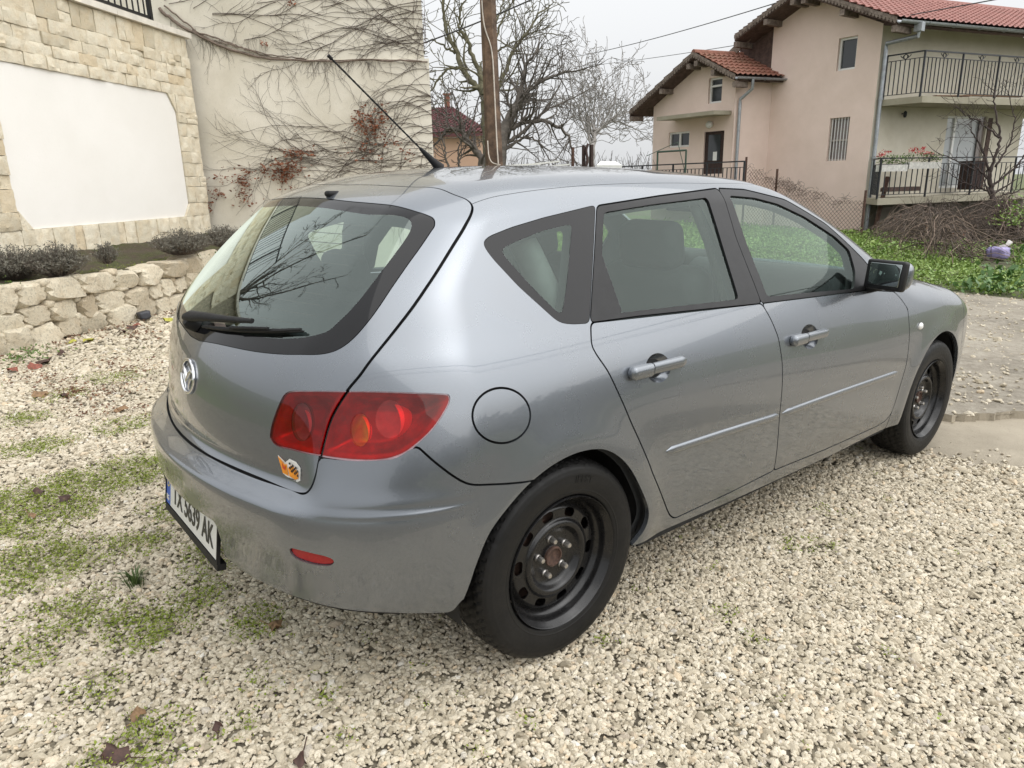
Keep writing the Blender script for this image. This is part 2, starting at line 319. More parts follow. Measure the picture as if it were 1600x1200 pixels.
def body_grid():
    """right half of the body skin, found along rays from a spine inside the cabin"""
    NU1, NU2, NU3 = 170, 300, 60
    org, hd = [], []
    for i in range(NU1):
        a = i/NU1*np.pi/2
        b = math.atan2(.80*math.sin(a), .78*math.cos(a)); org.append((0., 0)); hd.append((-math.cos(b), -math.sin(b)))
    for i in range(NU2): org.append((2.7*i/NU2, 0)); hd.append((0, -1.))
    for i in range(NU3+1):
        a = i/NU3*np.pi/2; org.append((2.7, 0)); hd.append((math.sin(a), -math.cos(a)))
    tg_ = [(.62, -.62), (.86, -.50), (.86, .22), (.80, .34), (.60, .70), (.0, .735)]
    P = []
    for (a, b), n in zip(zip(tg_[:-1], tg_[1:]), (8, 96, 18, 64, 70)):
        for i in range(n): t = i/n; P.append((a[0]+(b[0]-a[0])*t, a[1]+(b[1]-a[1])*t))
    P.append((1e-4, .735)); P = np.array(P)
    org = np.array(org); hd = np.array(hd)
    nu, nv = len(org), len(P)
    O = np.zeros((nu, nv, 3)); O[..., 0] = org[:, None, 0]; O[..., 2] = .72
    D = np.zeros((nu, nv, 3)); D[..., :2] = hd[:, None]*P[None, :, :1]; D[..., 2] = P[None, :, 1]
    D /= np.linalg.norm(D, axis=-1, keepdims=True)
    lo = np.full((nu, nv), .05); hi = np.full((nu, nv), 2.0)
    for _ in range(20):
        m = (lo+hi)/2; f = BF(O + D*m[..., None]); ins = f < 0
        lo = np.where(ins, m, lo); hi = np.where(ins, hi, m)
    V = O + D*lo[..., None]; Nn = grad(V)
    V[0, :, 1] = 0; V[-1, :, 1] = 0; V[:, -1, 1] = 0
    idx = np.arange(nu*nv).reshape(nu, nv)
    a, b, c, d = idx[:-1, :-1], idx[1:, :-1], idx[1:, 1:], idx[:-1, 1:]
    T = np.concatenate([np.stack([a, b, c], -1).reshape(-1, 3), np.stack([a, c, d], -1).reshape(-1, 3)])
    V = V.reshape(-1, 3); Nn = Nn.reshape(-1, 3)
    fn = np.cross(V[T[:, 1]]-V[T[:, 0]], V[T[:, 2]]-V[T[:, 0]])
    flip = (fn*Nn[T].sum(1)).sum(1) < 0; T[flip] = T[flip][:, ::-1]
    ar = np.linalg.norm(fn, axis=1); T = T[ar > 1e-10]
    return V, Nn, T
def smooth_poly(P, closed=True, it=2, r=.018):
    """round the corners of a closed polygon: cut back by r (at most .45 of an edge) and bridge with a small curve"""
    P = np.asarray(P, float)
    if it == 0: return P
    n = len(P); out = []
    for i in range(n):
        a, p, b = P[i-1], P[i], P[(i+1) % n]
        ea, eb = np.linalg.norm(a-p)+1e-9, np.linalg.norm(b-p)+1e-9
        A = p+(a-p)/ea*min(r, .45*ea); B = p+(b-p)/eb*min(r, .45*eb)
        for t in (0, .2, .4, .6, .8, 1.): out.append(A*(1-t)**2+p*2*t*(1-t)+B*t*t)
    return np.array(out)
def crv(P, n=6):
    """centripetal Catmull-Rom through an open run of points"""
    P = np.asarray(P, float); Q = np.concatenate([[2*P[0]-P[1]], P, [2*P[-1]-P[-2]]]); out = []
    for i in range(len(P)-1):
        p0, p1, p2, p3 = Q[i:i+4]; t0 = 0; t1 = t0+np.linalg.norm(p1-p0)**.5+1e-6; t2 = t1+np.linalg.norm(p2-p1)**.5+1e-6; t3 = t2+np.linalg.norm(p3-p2)**.5+1e-6
        for t in np.linspace(t1, t2, n, endpoint=False):
            a1 = (t1-t)/(t1-t0)*p0+(t-t0)/(t1-t0)*p1; a2 = (t2-t)/(t2-t1)*p1+(t-t1)/(t2-t1)*p2; a3 = (t3-t)/(t3-t2)*p2+(t-t2)/(t3-t2)*p3
            b1 = (t2-t)/(t2-t0)*a1+(t-t0)/(t2-t0)*a2; b2 = (t3-t)/(t3-t1)*a2+(t-t1)/(t3-t1)*a3; out.append((t2-t)/(t2-t1)*b1+(t-t1)/(t2-t1)*b2)
    return [tuple(q) for q in out]+[tuple(P[-1])]
def sdf(pts, poly):
    """signed distance to a closed 2d polygon, negative inside"""
    d2 = np.full(len(pts), 1e9); ins = np.zeros(len(pts), bool); x, y = pts[:, 0], pts[:, 1]
    n = len(poly)
    for i in range(n):
        a, b = poly[i], poly[(i+1) % n]; e = b-a; L = e @ e+1e-15
        t = np.clip(((x-a[0])*e[0]+(y-a[1])*e[1])/L, 0, 1)
        d2 = np.minimum(d2, (x-a[0]-t*e[0])**2+(y-a[1]-t*e[1])**2)
        if a[1] != b[1]:
            c = ((a[1] > y) != (b[1] > y)) & (x < (b[0]-a[0])*(y-a[1])/(b[1]-a[1])+a[0]); ins ^= c
    d = np.sqrt(d2); return np.where(ins, -d, d)
def clip(A, T, k):
    """keep the part of the triangles where column k of A is negative"""
    d = A[:, k]; s = d < 0; c = s[T].sum(1)
    keep = T[c == 3]; mixed = T[(c == 1) | (c == 2)]; cm = c[(c == 1) | (c == 2)]
    out = [keep]
    if len(mixed):
        # rotate so that the odd vertex comes first
        sm_ = s[mixed]; odd = np.where(cm[:, None] == 1, sm_, ~sm_); r = odd.argmax(1)
        ii = np.arange(len(mixed)); M = np.stack([mixed[ii, (r+q) % 3] for q in range(3)], 1)
        E = np.concatenate([M[:, [0, 1]], M[:, [0, 2]]]); Es = np.sort(E, 1)
        u, inv = np.unique(Es, axis=0, return_inverse=True); inv = inv.reshape(-1)
        t = d[u[:, 0]]/(d[u[:, 0]]-d[u[:, 1]]); t = np.clip(t, 0, 1)[:, None]
        newA = A[u[:, 0]]*(1-t)+A[u[:, 1]]*t; newA[:, k] = 0
        base = len(A); A = np.concatenate([A, newA]); p, q = base+inv[:len(M)], base+inv[len(M):]
        one = cm == 1
        out.append(np.stack([M[one, 0], p[one], q[one]], 1))
        two = ~one
        out.append(np.stack([p[two], M[two, 1], M[two, 2]], 1)); out.append(np.stack([p[two], M[two, 2], q[two]], 1))
    T = np.concatenate(out)
    used = np.unique(T); mp = np.full(len(A), -1); mp[used] = np.arange(len(used))
    return A[used], mp[T]
BV, BN, BT = body_grid()
PSIDE = lambda V: V[:, [0, 2]]
PDIAG = lambda V: np.stack([(V[:, 0]-V[:, 1])*.7071, V[:, 2]], 1)
PREAR = lambda V: np.stack([V[:, 1], V[:, 0]+V[:, 2]], 1)
PPLAN = lambda V: V[:, :2]
_cache = {}
def pd(name, proj, poly=None, it=2, mask=None):
    if name not in _cache:
        P = smooth_poly(POLY[name] if poly is None else poly, True, it)
        d = sdf(proj(BV), P)
        if mask is not None: d = np.where(mask, d, np.maximum(d, .3))
        _cache[name] = d
    return _cache[name]
def cut_panel(conds):
    A = np.concatenate([BV, BN/np.linalg.norm(BN, axis=1, keepdims=True)] + [np.asarray(c)[:, None] for c in conds], 1); T = BT
    # quick reject
    keep = np.ones(len(T), bool)
    for k in range(len(conds)): keep &= (A[T, 6+k] < 0).any(1)
    T = T[keep]
    for k in range(len(conds)): A, T = clip(A, T, 6+k)
    Nn = A[:, 3:6]; Nn = Nn/np.linalg.norm(Nn, axis=1, keepdims=True)
    return A[:, :3], Nn, T
def rim(V, Nn, T, depth, skip_mid=True):
    """turn the open edges of a panel inwards"""
    E = np.concatenate([T[:, [0, 1]], T[:, [1, 2]], T[:, [2, 0]]]); key = np.sort(E, 1)
    u, inv, cnt = np.unique(key, axis=0, return_inverse=True, return_counts=True); inv = inv.reshape(-1)
    B = E[cnt[inv] == 1]
    if skip_mid: B = B[~((np.abs(V[B[:, 0], 1]) < 1e-4) & (np.abs(V[B[:, 1], 1]) < 1e-4))]
    if not len(B): return V, Nn, T
    n = len(V); a, b = B[:, 0], B[:, 1]
    va, vb = V[a], V[b]; wa, wb = va-Nn[a]*depth, vb-Nn[b]*depth
    out = np.cross(vb-va, Nn[a]); out /= np.linalg.norm(out, axis=1, keepdims=True)+1e-12
    m = len(B); i = n+np.arange(m)
    V2 = np.concatenate([V, va, vb, wb, wa]); N2 = np.concatenate([Nn, out, out, out, out])
    T2 = np.concatenate([T, np.stack([i+m, i, i+3*m], 1), np.stack([i+m, i+3*m, i+2*m], 1)])
    return V2, N2, T2
def skin_mesh(name, V, Nn, T, use_n=True):
    me = bpy.data.meshes.new(name); me.vertices.add(len(V)); me.vertices.foreach_set('co', V.ravel())
    me.loops.add(len(T)*3); me.loops.foreach_set('vertex_index', T.ravel().astype(np.int32))
    me.polygons.add(len(T)); me.polygons.foreach_set('loop_start', np.arange(len(T), dtype=np.int32)*3)
    me.polygons.foreach_set('use_smooth', np.ones(len(T), bool))
    me.update(); me.validate(clean_customdata=False)
    if use_n and len(me.vertices) == len(Nn): me.normals_split_custom_set_from_vertices(Nn.tolist())
    return me
def mirrored(V, Nn, T):
    s = np.array([1, -1, 1.]); return V*s, Nn*s, T[:, ::-1]
def panel(name, conds, m, parent, off=0., depth=.016, side='both', disp=None, label=None):
    """side: 'both' = one mesh across the car; 'R'/'L' = one flank"""
    V, Nn, T = cut_panel(conds)
    if disp is not None: V = V + Nn*disp(V)[:, None]
    V = V + Nn*off
    use_n = disp is None
    if depth: V, Nn, T = rim(V, Nn, T, depth)
    if side == 'L': V, Nn, T = mirrored(V, Nn, T)
    if side == 'both':
        a = mirrored(V, Nn, T); T = np.concatenate([T, a[2]+len(V)]); V = np.concatenate([V, a[0]]); Nn = np.concatenate([Nn, a[1]])
    me = skin_mesh(name, V, Nn, T, use_n)
    o = link(name, me, m, parent)
    if label: o['label'] = label
    return o
# ---------------------------------------------------------------- materials of the car
def paint():
    m, nt = mat('silver_grey_paint'); v = coords(nt)
    base = mixc(nt, noise(nt, v, 1.4, 3), (.178, .195, .218), (.194, .211, .234))
    dust = noise(nt, v, 3.5, 6, .65)
    base = mixc(nt, ramp(nt, dust, [(.45, (0, 0, 0)), (.8, (.12, .12, .12))]), base, (.20, .19, .17))
    # road dirt thrown up on the lowest panels
    geo = N(nt, 'ShaderNodeSeparateXYZ', Vector=v); z = geo.outputs[2]
    low = math_(nt, 'MULTIPLY', math_(nt, 'SUBTRACT', .46, z), 2.6)
    sp2 = ramp(nt, noise(nt, v, 16., 6, .7), [(.38, (0, 0, 0)), (.72, (1, 1, 1))])
    lowf = N(nt, 'ShaderNodeMath', _operation='MULTIPLY', _use_clamp=True, i0=low, i1=sp2).outputs[0]
    base = mixc(nt, math_(nt, 'MULTIPLY', lowf, .14), base, (.20, .185, .155))
    rgh = math_(nt, 'ADD', math_(nt, 'MULTIPLY', dust, .10), .22)
    crg = math_(nt, 'ADD', math_(nt, 'MULTIPLY', lowf, .35), .035)
    b = bsdf(nt, base, rgh, .76, None, Coat__Weight=1.0, Coat__Roughness=crg, Coat__IOR=1.5)
    return m
M_PAINT = paint()
def car_glass(name, tint, spec=1.0, dirt=.006):
    m, nt = mat(name); v = coords(nt)
    lw = N(nt, 'ShaderNodeLayerWeight', Blend=.5).outputs['Facing']; fr = math_(nt, 'ADD', math_(nt, 'MULTIPLY', math_(nt, 'POWER', lw, 5.), .92), .062)
    t = N(nt, 'ShaderNodeBsdfTransparent'); t.inputs[0].default_value = (*tint, 1)
    g = N(nt, 'ShaderNodeBsdfGlossy', Roughness=.015); g.inputs[0].default_value = (.88, 1, .95, 1)
    d = N(nt, 'ShaderNodeBsdfDiffuse'); d.inputs[0].default_value = (.5, .5, .47, 1)
    df = ramp(nt, noise(nt, v, 30, 6, .7), [(.4, (0, 0, 0)), (.75, (dirt*2.5,)*3)])
    a = N(nt, 'ShaderNodeMixShader', i0=df, i1=t.outputs[0], i2=d.outputs[0])
    fac = math_(nt, 'MULTIPLY', fr, .92*spec)
    fac = N(nt, 'ShaderNodeMath', _operation='MINIMUM', i0=fac, i1=1.).outputs[0]
    x = N(nt, 'ShaderNodeMixShader', i0=fac, i1=a.outputs[0], i2=g.outputs[0])
    o = N(nt, 'ShaderNodeOutputMaterial'); nt.links.new(x.outputs[0], o.inputs[0]); return m
M_GLASS = car_glass('tinted_window_glass', (.74, .85, .80))
M_RGLASS = car_glass('rear_window_glass', (.66, .76, .73), 2.1)
M_RLENS = car_glass('red_lens', (.70, .007, .030), .6, .006)
M_ALENS = car_glass('amber_lens', (1., .62, .16), .5, .01)
M_CLENS = car_glass('smoked_lens', (.62, .24, .26), .8, .01)
M_BRED = car_glass('bright_red_lens', (1., .08, .10), .8, .01)
M_FRIT = plain('black_glass_border', (.010, .010, .011), .05, 0, .1, 8, Specular__IOR__Level=.32)
M_TRIM = plain('satin_black_trim', (.014, .014, .015), .36, 0, .2, 30, Specular__IOR__Level=.3)
M_RUBBER = plain('black_plastic', (.012, .012, .0125), .55, 0, .3, 25, .1, Specular__IOR__Level=.25)
M_CHROME = plain('chrome', (.82, .82, .83), .08, 1.0, .05, 6)
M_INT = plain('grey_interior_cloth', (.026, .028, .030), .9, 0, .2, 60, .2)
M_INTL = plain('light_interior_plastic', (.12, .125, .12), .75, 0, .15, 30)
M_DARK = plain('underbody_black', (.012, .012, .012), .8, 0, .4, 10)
M_TYRE = None
def tyre_mat():
    m, nt = mat('tyre_rubber'); v = coords(nt)
    f = noise(nt, v, 9., 6, .7); f2 = noise(nt, v, 70., 4, .7)
    c = ramp(nt, f, [(.35, (.009, .009, .009)), (.66, (.014, .0135, .013)), (.9, (.034, .031, .027))])
    bsdf(nt, c, ramp(nt, f2, [(.3, (.40,)*3), (.7, (.60,)*3)]), 0, bump(nt, f2, .12, .004), Specular__IOR__Level=.22); return m
M_TYRE = tyre_mat()
def rim_mat():
    m, nt = mat('black_painted_steel'); v = coords(nt)
    f = noise(nt, v, 14., 6, .7)
    c = ramp(nt, f, [(.3, (.008, .008, .0085)), (.72, (.013, .0125, .0125)), (.9, (.05, .038, .03))])
    bsdf(nt, c, ramp(nt, noise(nt, v, 40, 4), [(.3, (.15,)*3), (.7, (.32,)*3)]), 0, bump(nt, noise(nt, v, 120, 3), .06, .003), Specular__IOR__Level=.45); return m
M_RIM = rim_mat()
M_RUST = plain('rusty_hub', (.075, .042, .03), .75, 0, .5, 90, .3)
M_NUT = plain('worn_steel_nut', (.50, .48, .45), .35, .9, .3, 120)
M_PINKSHEEN = plain('pink_chrome_sheen', (.95, .58, .56), .4, .15, .05, 40)  # chrome lamp walls: sky reflection put into a bright, nearly matte pink
M_WHITE = plain('plate_white', (.64, .64, .61), .35, 0, .05, 20)
M_INK = plain('plate_ink', (.012, .012, .014), .4, 0, .1, 20)
M_BLUE = plain('plate_blue', (.02, .09, .42), .35, 0, .1, 20)
M_LAMPW = plain('white_lamp_lens', (.72, .72, .70), .12, 0, .05, 20)
# ---------------------------------------------------------------- the car
car = empty('hatchback_car', (0, 0, 0), 'grey five-door hatchback parked on the gravel, seen from its rear right corner', 'car')
car.matrix_world = Matrix([[*RG[0], 0], [*RG[1], 0], [*RG[2], 0], [0, 0, 0, 1]])
G = .0027
X_, Y_, Z_ = BV[:, 0], BV[:, 1], BV[:, 2]
hp = crv(POLY['hatch'])
dH = pd('hatch', PREAR, [(.35, hp[-1][1])] + [(.35, hp[0][1])] + hp, 2, X_ < .35)
gp = crv(POLY['hglass'])
dHG = pd('hglass', PREAR, [(.35, gp[-1][1]), (.35, gp[0][1])] + gp, 2, X_ < .35)
cp_ = crv(POLY['hclear'])
dHC = pd('hclear', PREAR, [(.35, cp_[-1][1]), (.35, cp_[0][1])] + cp_, 2, X_ < .35)
dTL = pd('tail', PDIAG, crv(POLY['tail']+POLY['tail'][:1])[:-1], 2, X_ < .1)
bt = POLY['bumptop']; bl = POLY['bumplow']
dBP = pd('bump', PDIAG, [(-.85, bt[0][1])] + bt + [(.62, bt[-1][1]-.01), (.62, bl[-1][1]), (bl[-1][0]+.03, bl[-1][1])] + bl[::-1] + [(-.85, bl[0][1]-.02)], 1, X_ < .3)
ra = crv([tuple(np.array(POLY['rarch'][0])*2.2-np.array(POLY['rarch'][1])*1.2)]+POLY['rarch']); fa = POLY['farch']
dRA = pd('rarch', PSIDE, [(ra[0][0]-.01, -.2)] + ra + [(ra[-1][0]+.01, -.2)], 2)
FA = [(2.64+.352*math.cos(a), .325+.352*math.sin(a)) for a in np.linspace(math.pi+.15, -.15, 24)]
dFA = pd('farch', PSIDE, [(FA[0][0], -.2)] + FA + [(FA[-1][0], -.2)], 1)
dRD = pd('rdoor', PSIDE); dFD = pd('fdoor', PSIDE)
dRW = pd('rwo', PSIDE, None, 1); dRG = pd('rwg', PSIDE, None, 1); dRT = pd('rtri', PSIDE, None, 0)
dFW = pd('fwo', PSIDE, None, 1); dFG = pd('fwg', PSIDE, None, 1)
dQ = pd('qo', PSIDE, None, 2); dQG = pd('qg', PSIDE, None, 2)
dFU = pd('fuel', PSIDE, None, 1)
dRC = pd('rcup', PSIDE); dFC = pd('fcup', PSIDE)
sl = np.array(POLY['sill']); dSL = np.interp(X_, np.r_[-.2, sl[:, 0], 2.4], np.r_[.26, sl[:, 1], .25]) - Z_
fd = np.array(POLY['fdoor'])[11:18]; o_ = np.argsort(fd[:, 1]); fd = fd[o_]
fxz = np.interp(Z_, np.r_[0, fd[:, 1], 1.02], np.r_[fd[0, 0], fd[:, 0], 2.30])
dFE = X_ - fxz                                     # >0 : ahead of the front door gap
yd = np.interp(X_, [-.2, -.05, .1, .35, 1.0, 1.35, 1.5], [.565, .557, .553, .548, .540, .520, .50])
dRO = -Y_ - yd
WSP = [(1.345, .3), (1.345, 0), (1.345, -.25), (1.325, -.47), (1.36, -.515), (1.60, -.56), (2.0, -.635), (2.30, -.70), (2.38, -.64), (2.42, -.40), (2.44, -.1), (2.44, .3)]
dWS = pd('ws', PPLAN, WSP, 2, Z_ > .9)
HDP = [(2.455, .3), (2.455, -.1), (2.435, -.4), (2.395, -.655), (2.45, -.70), (2.75, -.735), (3.05, -.715), (3.28, -.60), (3.40, -.42), (3.45, -.2), (3.46, .3)]
dHD = pd('hood', PPLAN, HDP, 2, Z_ > .55)
noW = [-dRW+G, -dFW+G, -dQ+.001]
ztop = .985
# one body side (quarter, roof rail, pillars and sill), left and right
side_c = [-dSL*-1, -dH+G, -dBP+G, -dTL+G*.7, -dRA, -dFA, -dRD+G, -dFD+G] + noW + [-dFU+G*1.1, dFE+G, -dRO+.0015, -dWS+G, -dHD+G]
side_c[0] = dSL; side_c.append(np.where((X_ < -.30) & (Z_ < .50), .1, -.1))
fend_c = [-dFE+G, X_-3.02, -dFA, -dHD+G, -dWS+G, dSL, -dFW+G]
for s_ in 'RL':
    panel('body_side', side_c, M_PAINT, car, side=s_)
    panel('front_fender', fend_c, M_PAINT, car, side=s_)
panel('roof_panel', [dRO, .95-Z_, -dH+G, -dWS+G, X_-1.8], M_PAINT, car, depth=.012)
panel('windscreen', [dWS+.001], M_GLASS, car, off=-.004, depth=.004)
panel('bonnet', [dHD+G], M_PAINT, car)
panel('front_bumper', [-X_+3.02+G*2, -dHD+G, -dFA, .2-Z_], M_PAINT, car)
# ---- tailgate
lid = panel('tailgate', [dH+G, -dHG+.0012, -dTL+G*.7], M_PAINT, car)
panel('rear_window', [dHC], M_RGLASS, lid, off=-.0015, depth=.003)
panel('window_border', [dHG+.0012, -dHC], M_FRIT, lid, off=-.0015, depth=.006)
# ---- rear bumper with number plate pocket
PK = np.maximum(np.abs(Y_)-.292, np.abs(Z_-.408)-.077); PK = np.where(X_ < -.6, PK, .5)
PKR = sdf(np.stack([-Y_, Z_], 1), smooth_poly([(-.5, .338), (-.5, .484), (.292, .484), (.292, .338)], True, 1)); PKR = np.where(X_ < -.6, PKR, .5)
rp = np.array(POLY['refl']); dRF = pd('refl', PDIAG, None, 2, X_ < -.5)
bmp = panel('rear_bumper', [dBP+G, -dRA, -PKR, -dRF+.0015], M_PAINT, car, depth=.03)
panel('plate_recess', [PKR-.01], M_RUBBER, bmp, off=-.052, depth=0)
for s_ in 'RL': panel('reflector', [dRF], MATS.get('bumper_reflector') or plain('bumper_reflector', (.30, .008, .010), .12, 0, .2, 200), bmp, off=-.006, depth=.02, side=s_)
val = np.interp((X_-Y_)*.7071, [-.9]+[q[0] for q in bl]+[.3], [bl[0][1]]+[q[1] for q in bl]+[bl[-1][1]])
for s_ in 'RL': panel('lower_valance', [Z_-val-.02, val-.020-Z_, X_+.52, Y_+.285, -dRA], M_RUBBER, bmp, off=-.016, depth=0, side=s_)
# ---- tail lights: the inner pair sits on the tailgate, the outer pair on the wings
def lamp_poly(name, k):
    P = np.array(POLY[name]); c = P.mean(0); return c+(P-c)*k
def diag_pt(s, z, off=0.):
    a = s*.70711; lo, hi = -.5, 1.4
    for _ in range(26):
        m_ = (lo+hi)/2
        if BF(np.array([[a-m_*.70711, -a-m_*.70711, z]]))[0] < 0: lo = m_
        else: hi = m_
    P = np.array([[a-lo*.70711, -a-lo*.70711, z]]); return P[0]+grad(P)[0]*off
def lamp_depth(V):
    """the reflector tray is shallow at the lens edge and deep behind the bulbs"""
    e = np.minimum(-sdf(PDIAG(V), smooth_poly(crv(POLY['tail']+POLY['tail'][:1])[:-1])), np.abs(sdf(PREAR(V), smooth_poly([(.35, hp[-1][1]), (.35, hp[0][1])]+hp))))
    return -(.006+.050*sm(.004, .042, e))
CAMC = np.array(CAMP[:3])
def lamp_cup(h, parent, s_):
    """a bulb bowl facing straight back, set behind the curved lens"""
    c2 = np.array(POLY[h]).mean(0); P = diag_pt(*c2); d = P-CAMC; d /= np.linalg.norm(d); r_ = {'rev': .050, 'amb': .044, 'brk': .053}[h]
    C_ = P+d*(.036/d[0]); ax = np.array([-1., -.06, .03]); dep = {'rev': .030, 'amb': .012, 'brk': .034}[h]
    wall = MB().lathe([(r_*.86, -dep), (r_*.97, -.004), (r_*1.0, .003), (r_*1.05, .003), (r_*1.08, -.004), (r_*.95, -dep-.004)], C_, ax, 40)
    V = wall.v[0]; wall.v[0] = fl(V, s_); wall.build('lamp_ring', M_PINKSHEEN, parent, 40)
    prof = [(r_*.88, -dep+.001), (r_*.6, -dep+.007), (r_*.3, -dep+.010), (.001, -dep+.011)]
    bw = MB().lathe(prof, C_, ax, 32); bw.v[0] = fl(bw.v[0], s_)
    dish = {'rev': (.035, .028, .028), 'amb': (1., .56, .06), 'brk': (.50, .018, .022)}[h]
    bw.build('reflector_bowl', MATS.get('bowl_'+h) or plain('bowl_'+h, dish, .25, .1, .5, 150, .8), parent, True)
def fl(V, s_): return V if s_ == 'R' else V*np.array([1, -1, 1.])
for s_ in 'RL':
    for part, cond in (('inner', dH+G), ('outer', -dH+G)):
        holes = {'inner': ['rev'], 'outer': ['amb', 'brk']}[part]
        dd = {h: pd(h, PDIAG, None, 2, X_ < .1) for h in holes}
        t = panel('tail_light', [dTL+.0012, cond] + [-d for d in dd.values()], M_RLENS, car, depth=.012, side=s_)
        panel('lamp_housing', [dTL-.004, cond], MATS.get('lamp_reflector') or plain('lamp_reflector', (.43, .35, .38), .25, .4, .25, 30), t, off=0, depth=0, side=s_, disp=lamp_depth)
        for h, d in dd.items():
            panel('lamp_lens', [d], {'rev': M_CLENS, 'amb': M_ALENS, 'brk': M_BRED}[h], t, off=-.001, depth=.004, side=s_)
            lamp_cup(h, t, s_)
# ---- doors
def surf_y(x, z):
    lo, hi = .2, 1.2
    for _ in range(24):
        m_ = (lo+hi)/2
        if BF(np.array([[x, m_, z]]))[0] < 0: lo = m_
        else: hi = m_
    return lo
def fl(V, s_): return V if s_ == 'R' else V*np.array([1, -1, 1.])
def sweep_side(name, pts, hw, th, m, parent, s_, k=9, base=0., taper=.02):
    """a rounded strip lying on the flank along (x, z) points"""
    P = np.array(pts, float); n = 28; L = np.r_[0, np.cumsum(np.linalg.norm(np.diff(P, axis=0), axis=1))]
    t = np.linspace(0, L[-1], n); x = np.interp(t, L, P[:, 0]); z = np.interp(t, L, P[:, 1]); V = []; F_ = []
    for i in range(n):
        e = min(1, math.sqrt(max(.0, min(t[i], L[-1]-t[i])/taper))) if taper else 1
        e = .25+.75*e
        for j in range(k):
            a = math.pi*j/(k-1); zz = z[i]-math.cos(a)*hw*e
            V.append((x[i], -(surf_y(x[i], zz)+base-.001+th*e*math.sin(a)**.7), zz))
    for i in range(n-1):
        for j in range(k-1): F_.append((i*k+j, i*k+j+1, (i+1)*k+j+1, (i+1)*k+j))
    F_ += [tuple(range(k))[::-1], tuple((n-1)*k+j for j in range(k))]
    V = fl(np.array(V), s_)
    if s_ == 'L': F_ = [f[::-1] for f in F_]
    return MB().add(V, F_).build(name, m, parent, 40)
def handle(hpts, cup, parent, s_):
    P = np.array(POLY[hpts]); C_ = np.array(POLY[cup])
    x0, x1 = P[:, 0].min(), P[:, 0].max(); zc = np.interp([x0, x1], [x0, x1], [P[P[:, 0].argmin(), 1]-.004, P[P[:, 0].argmax(), 1]+.006])
    zc[:] = (P[:, 1].min()+P[:, 1].max())/2
    mb = MB(); n = 26; k = 12; V = []
    split = x0+.36*(x1-x0)
    for (a, b, hh, dd, off) in ((x0, split-.0015, .0215, .017, .012), (split+.0015, x1, .0185, .013, .016)):
        V = []
        for i in range(n):
            t = i/(n-1); x = a+(b-a)*t; e0 = min(1, (x-x0)/.016+.25); e1 = min(1, (x1-x)/.03+.35); e = min(e0, e1)**.5
            z0 = zc[0]+(.003 if off > .013 else 0)
            yy = surf_y(x, zc[0])+off*min(1, .35+e)
            for j in range(k):
                q = 2*math.pi*j/k; c, s = math.cos(q), math.sin(q)
                V.append((x, -(yy+dd*e*math.copysign(abs(s)**.7, s)), z0+hh*e*math.copysign(abs(c)**.7, c)))
        F_ = [(i*k+j, (i+1)*k+j, (i+1)*k+(j+1) % k, i*k+(j+1) % k) for i in range(n-1) for j in range(k)]
        F_ += [tuple(range(k)), tuple((n-1)*k+j for j in range(k))[::-1]]
        if s_ == 'L': F_ = [f[::-1] for f in F_]
        mb.add(fl(np.array(V), s_), F_)
    h = mb.build('door_handle', M_PAINT, parent, 50)
    return h
def cup_disp(d): return lambda V: None
for s_ in 'RL':
    for nm, dd, dw, dg, cup, hn, mo in (('rear_door', dRD, dRW, dRG, dRC, 'rhandle', 'rmould'), ('front_door', dFD, dFW, dFG, dFC, 'fhandle', 'fmould')):
        cond = [dd+G, -dRA, -cup] + ([-dFA] if nm == 'front_door' else [])
        door = panel(nm, cond, M_PAINT, car, side=s_)
        # the finger recess behind the handle
        V, Nn, T = cut_panel([cup])
        P2 = sdf(PSIDE(V), smooth_poly(POLY['rcup' if nm == 'rear_door' else 'fcup']))
        V = V - Nn*(.034*(1-np.exp(np.minimum(P2, 0)/.014)))[:, None]
        if s_ == 'L': V, Nn, T = mirrored(V, Nn, T)
        link('handle_recess', skin_mesh('handle_recess', V, Nn, T, False), M_PAINT, door)
        handle(hn, None or ('rcup' if nm == 'rear_door' else 'fcup'), door, s_)
        sweep_side('door_moulding', POLY[mo], .0135, .009, M_PAINT, door, s_)
        split = [-dw+.0] ; tri = [dRT] if nm == 'rear_door' else []
        other = (dFW if nm == 'rear_door' else None)
        panel('window_frame', [dw+G*.6, -dg] , M_TRIM, door, off=-.001, depth=.014, side=s_)
        if nm == 'rear_door':
            panel('window_glass', [dg, -dRT], M_GLASS, door, off=-.007, depth=0, side=s_)
            panel('corner_trim', [dRT, dg], M_TRIM, door, off=-.004, depth=.003, side=s_)
        else:
            panel('window_glass', [dg], M_GLASS, door, off=-.007, depth=0, side=s_)
    qw = panel('quarter_window', [dQ+.0005, -dQG], M_FRIT, car, off=-.0005, depth=.008, side=s_)
    panel('window_glass', [dQG], M_GLASS, qw, off=-.001, depth=.002, side=s_)
    lidf = panel('fuel_lid', [dFU+G*1.1], M_PAINT, car, side=s_) if s_ == 'R' else panel('body_side', [dFU+G*.8], M_PAINT, car, side=s_)
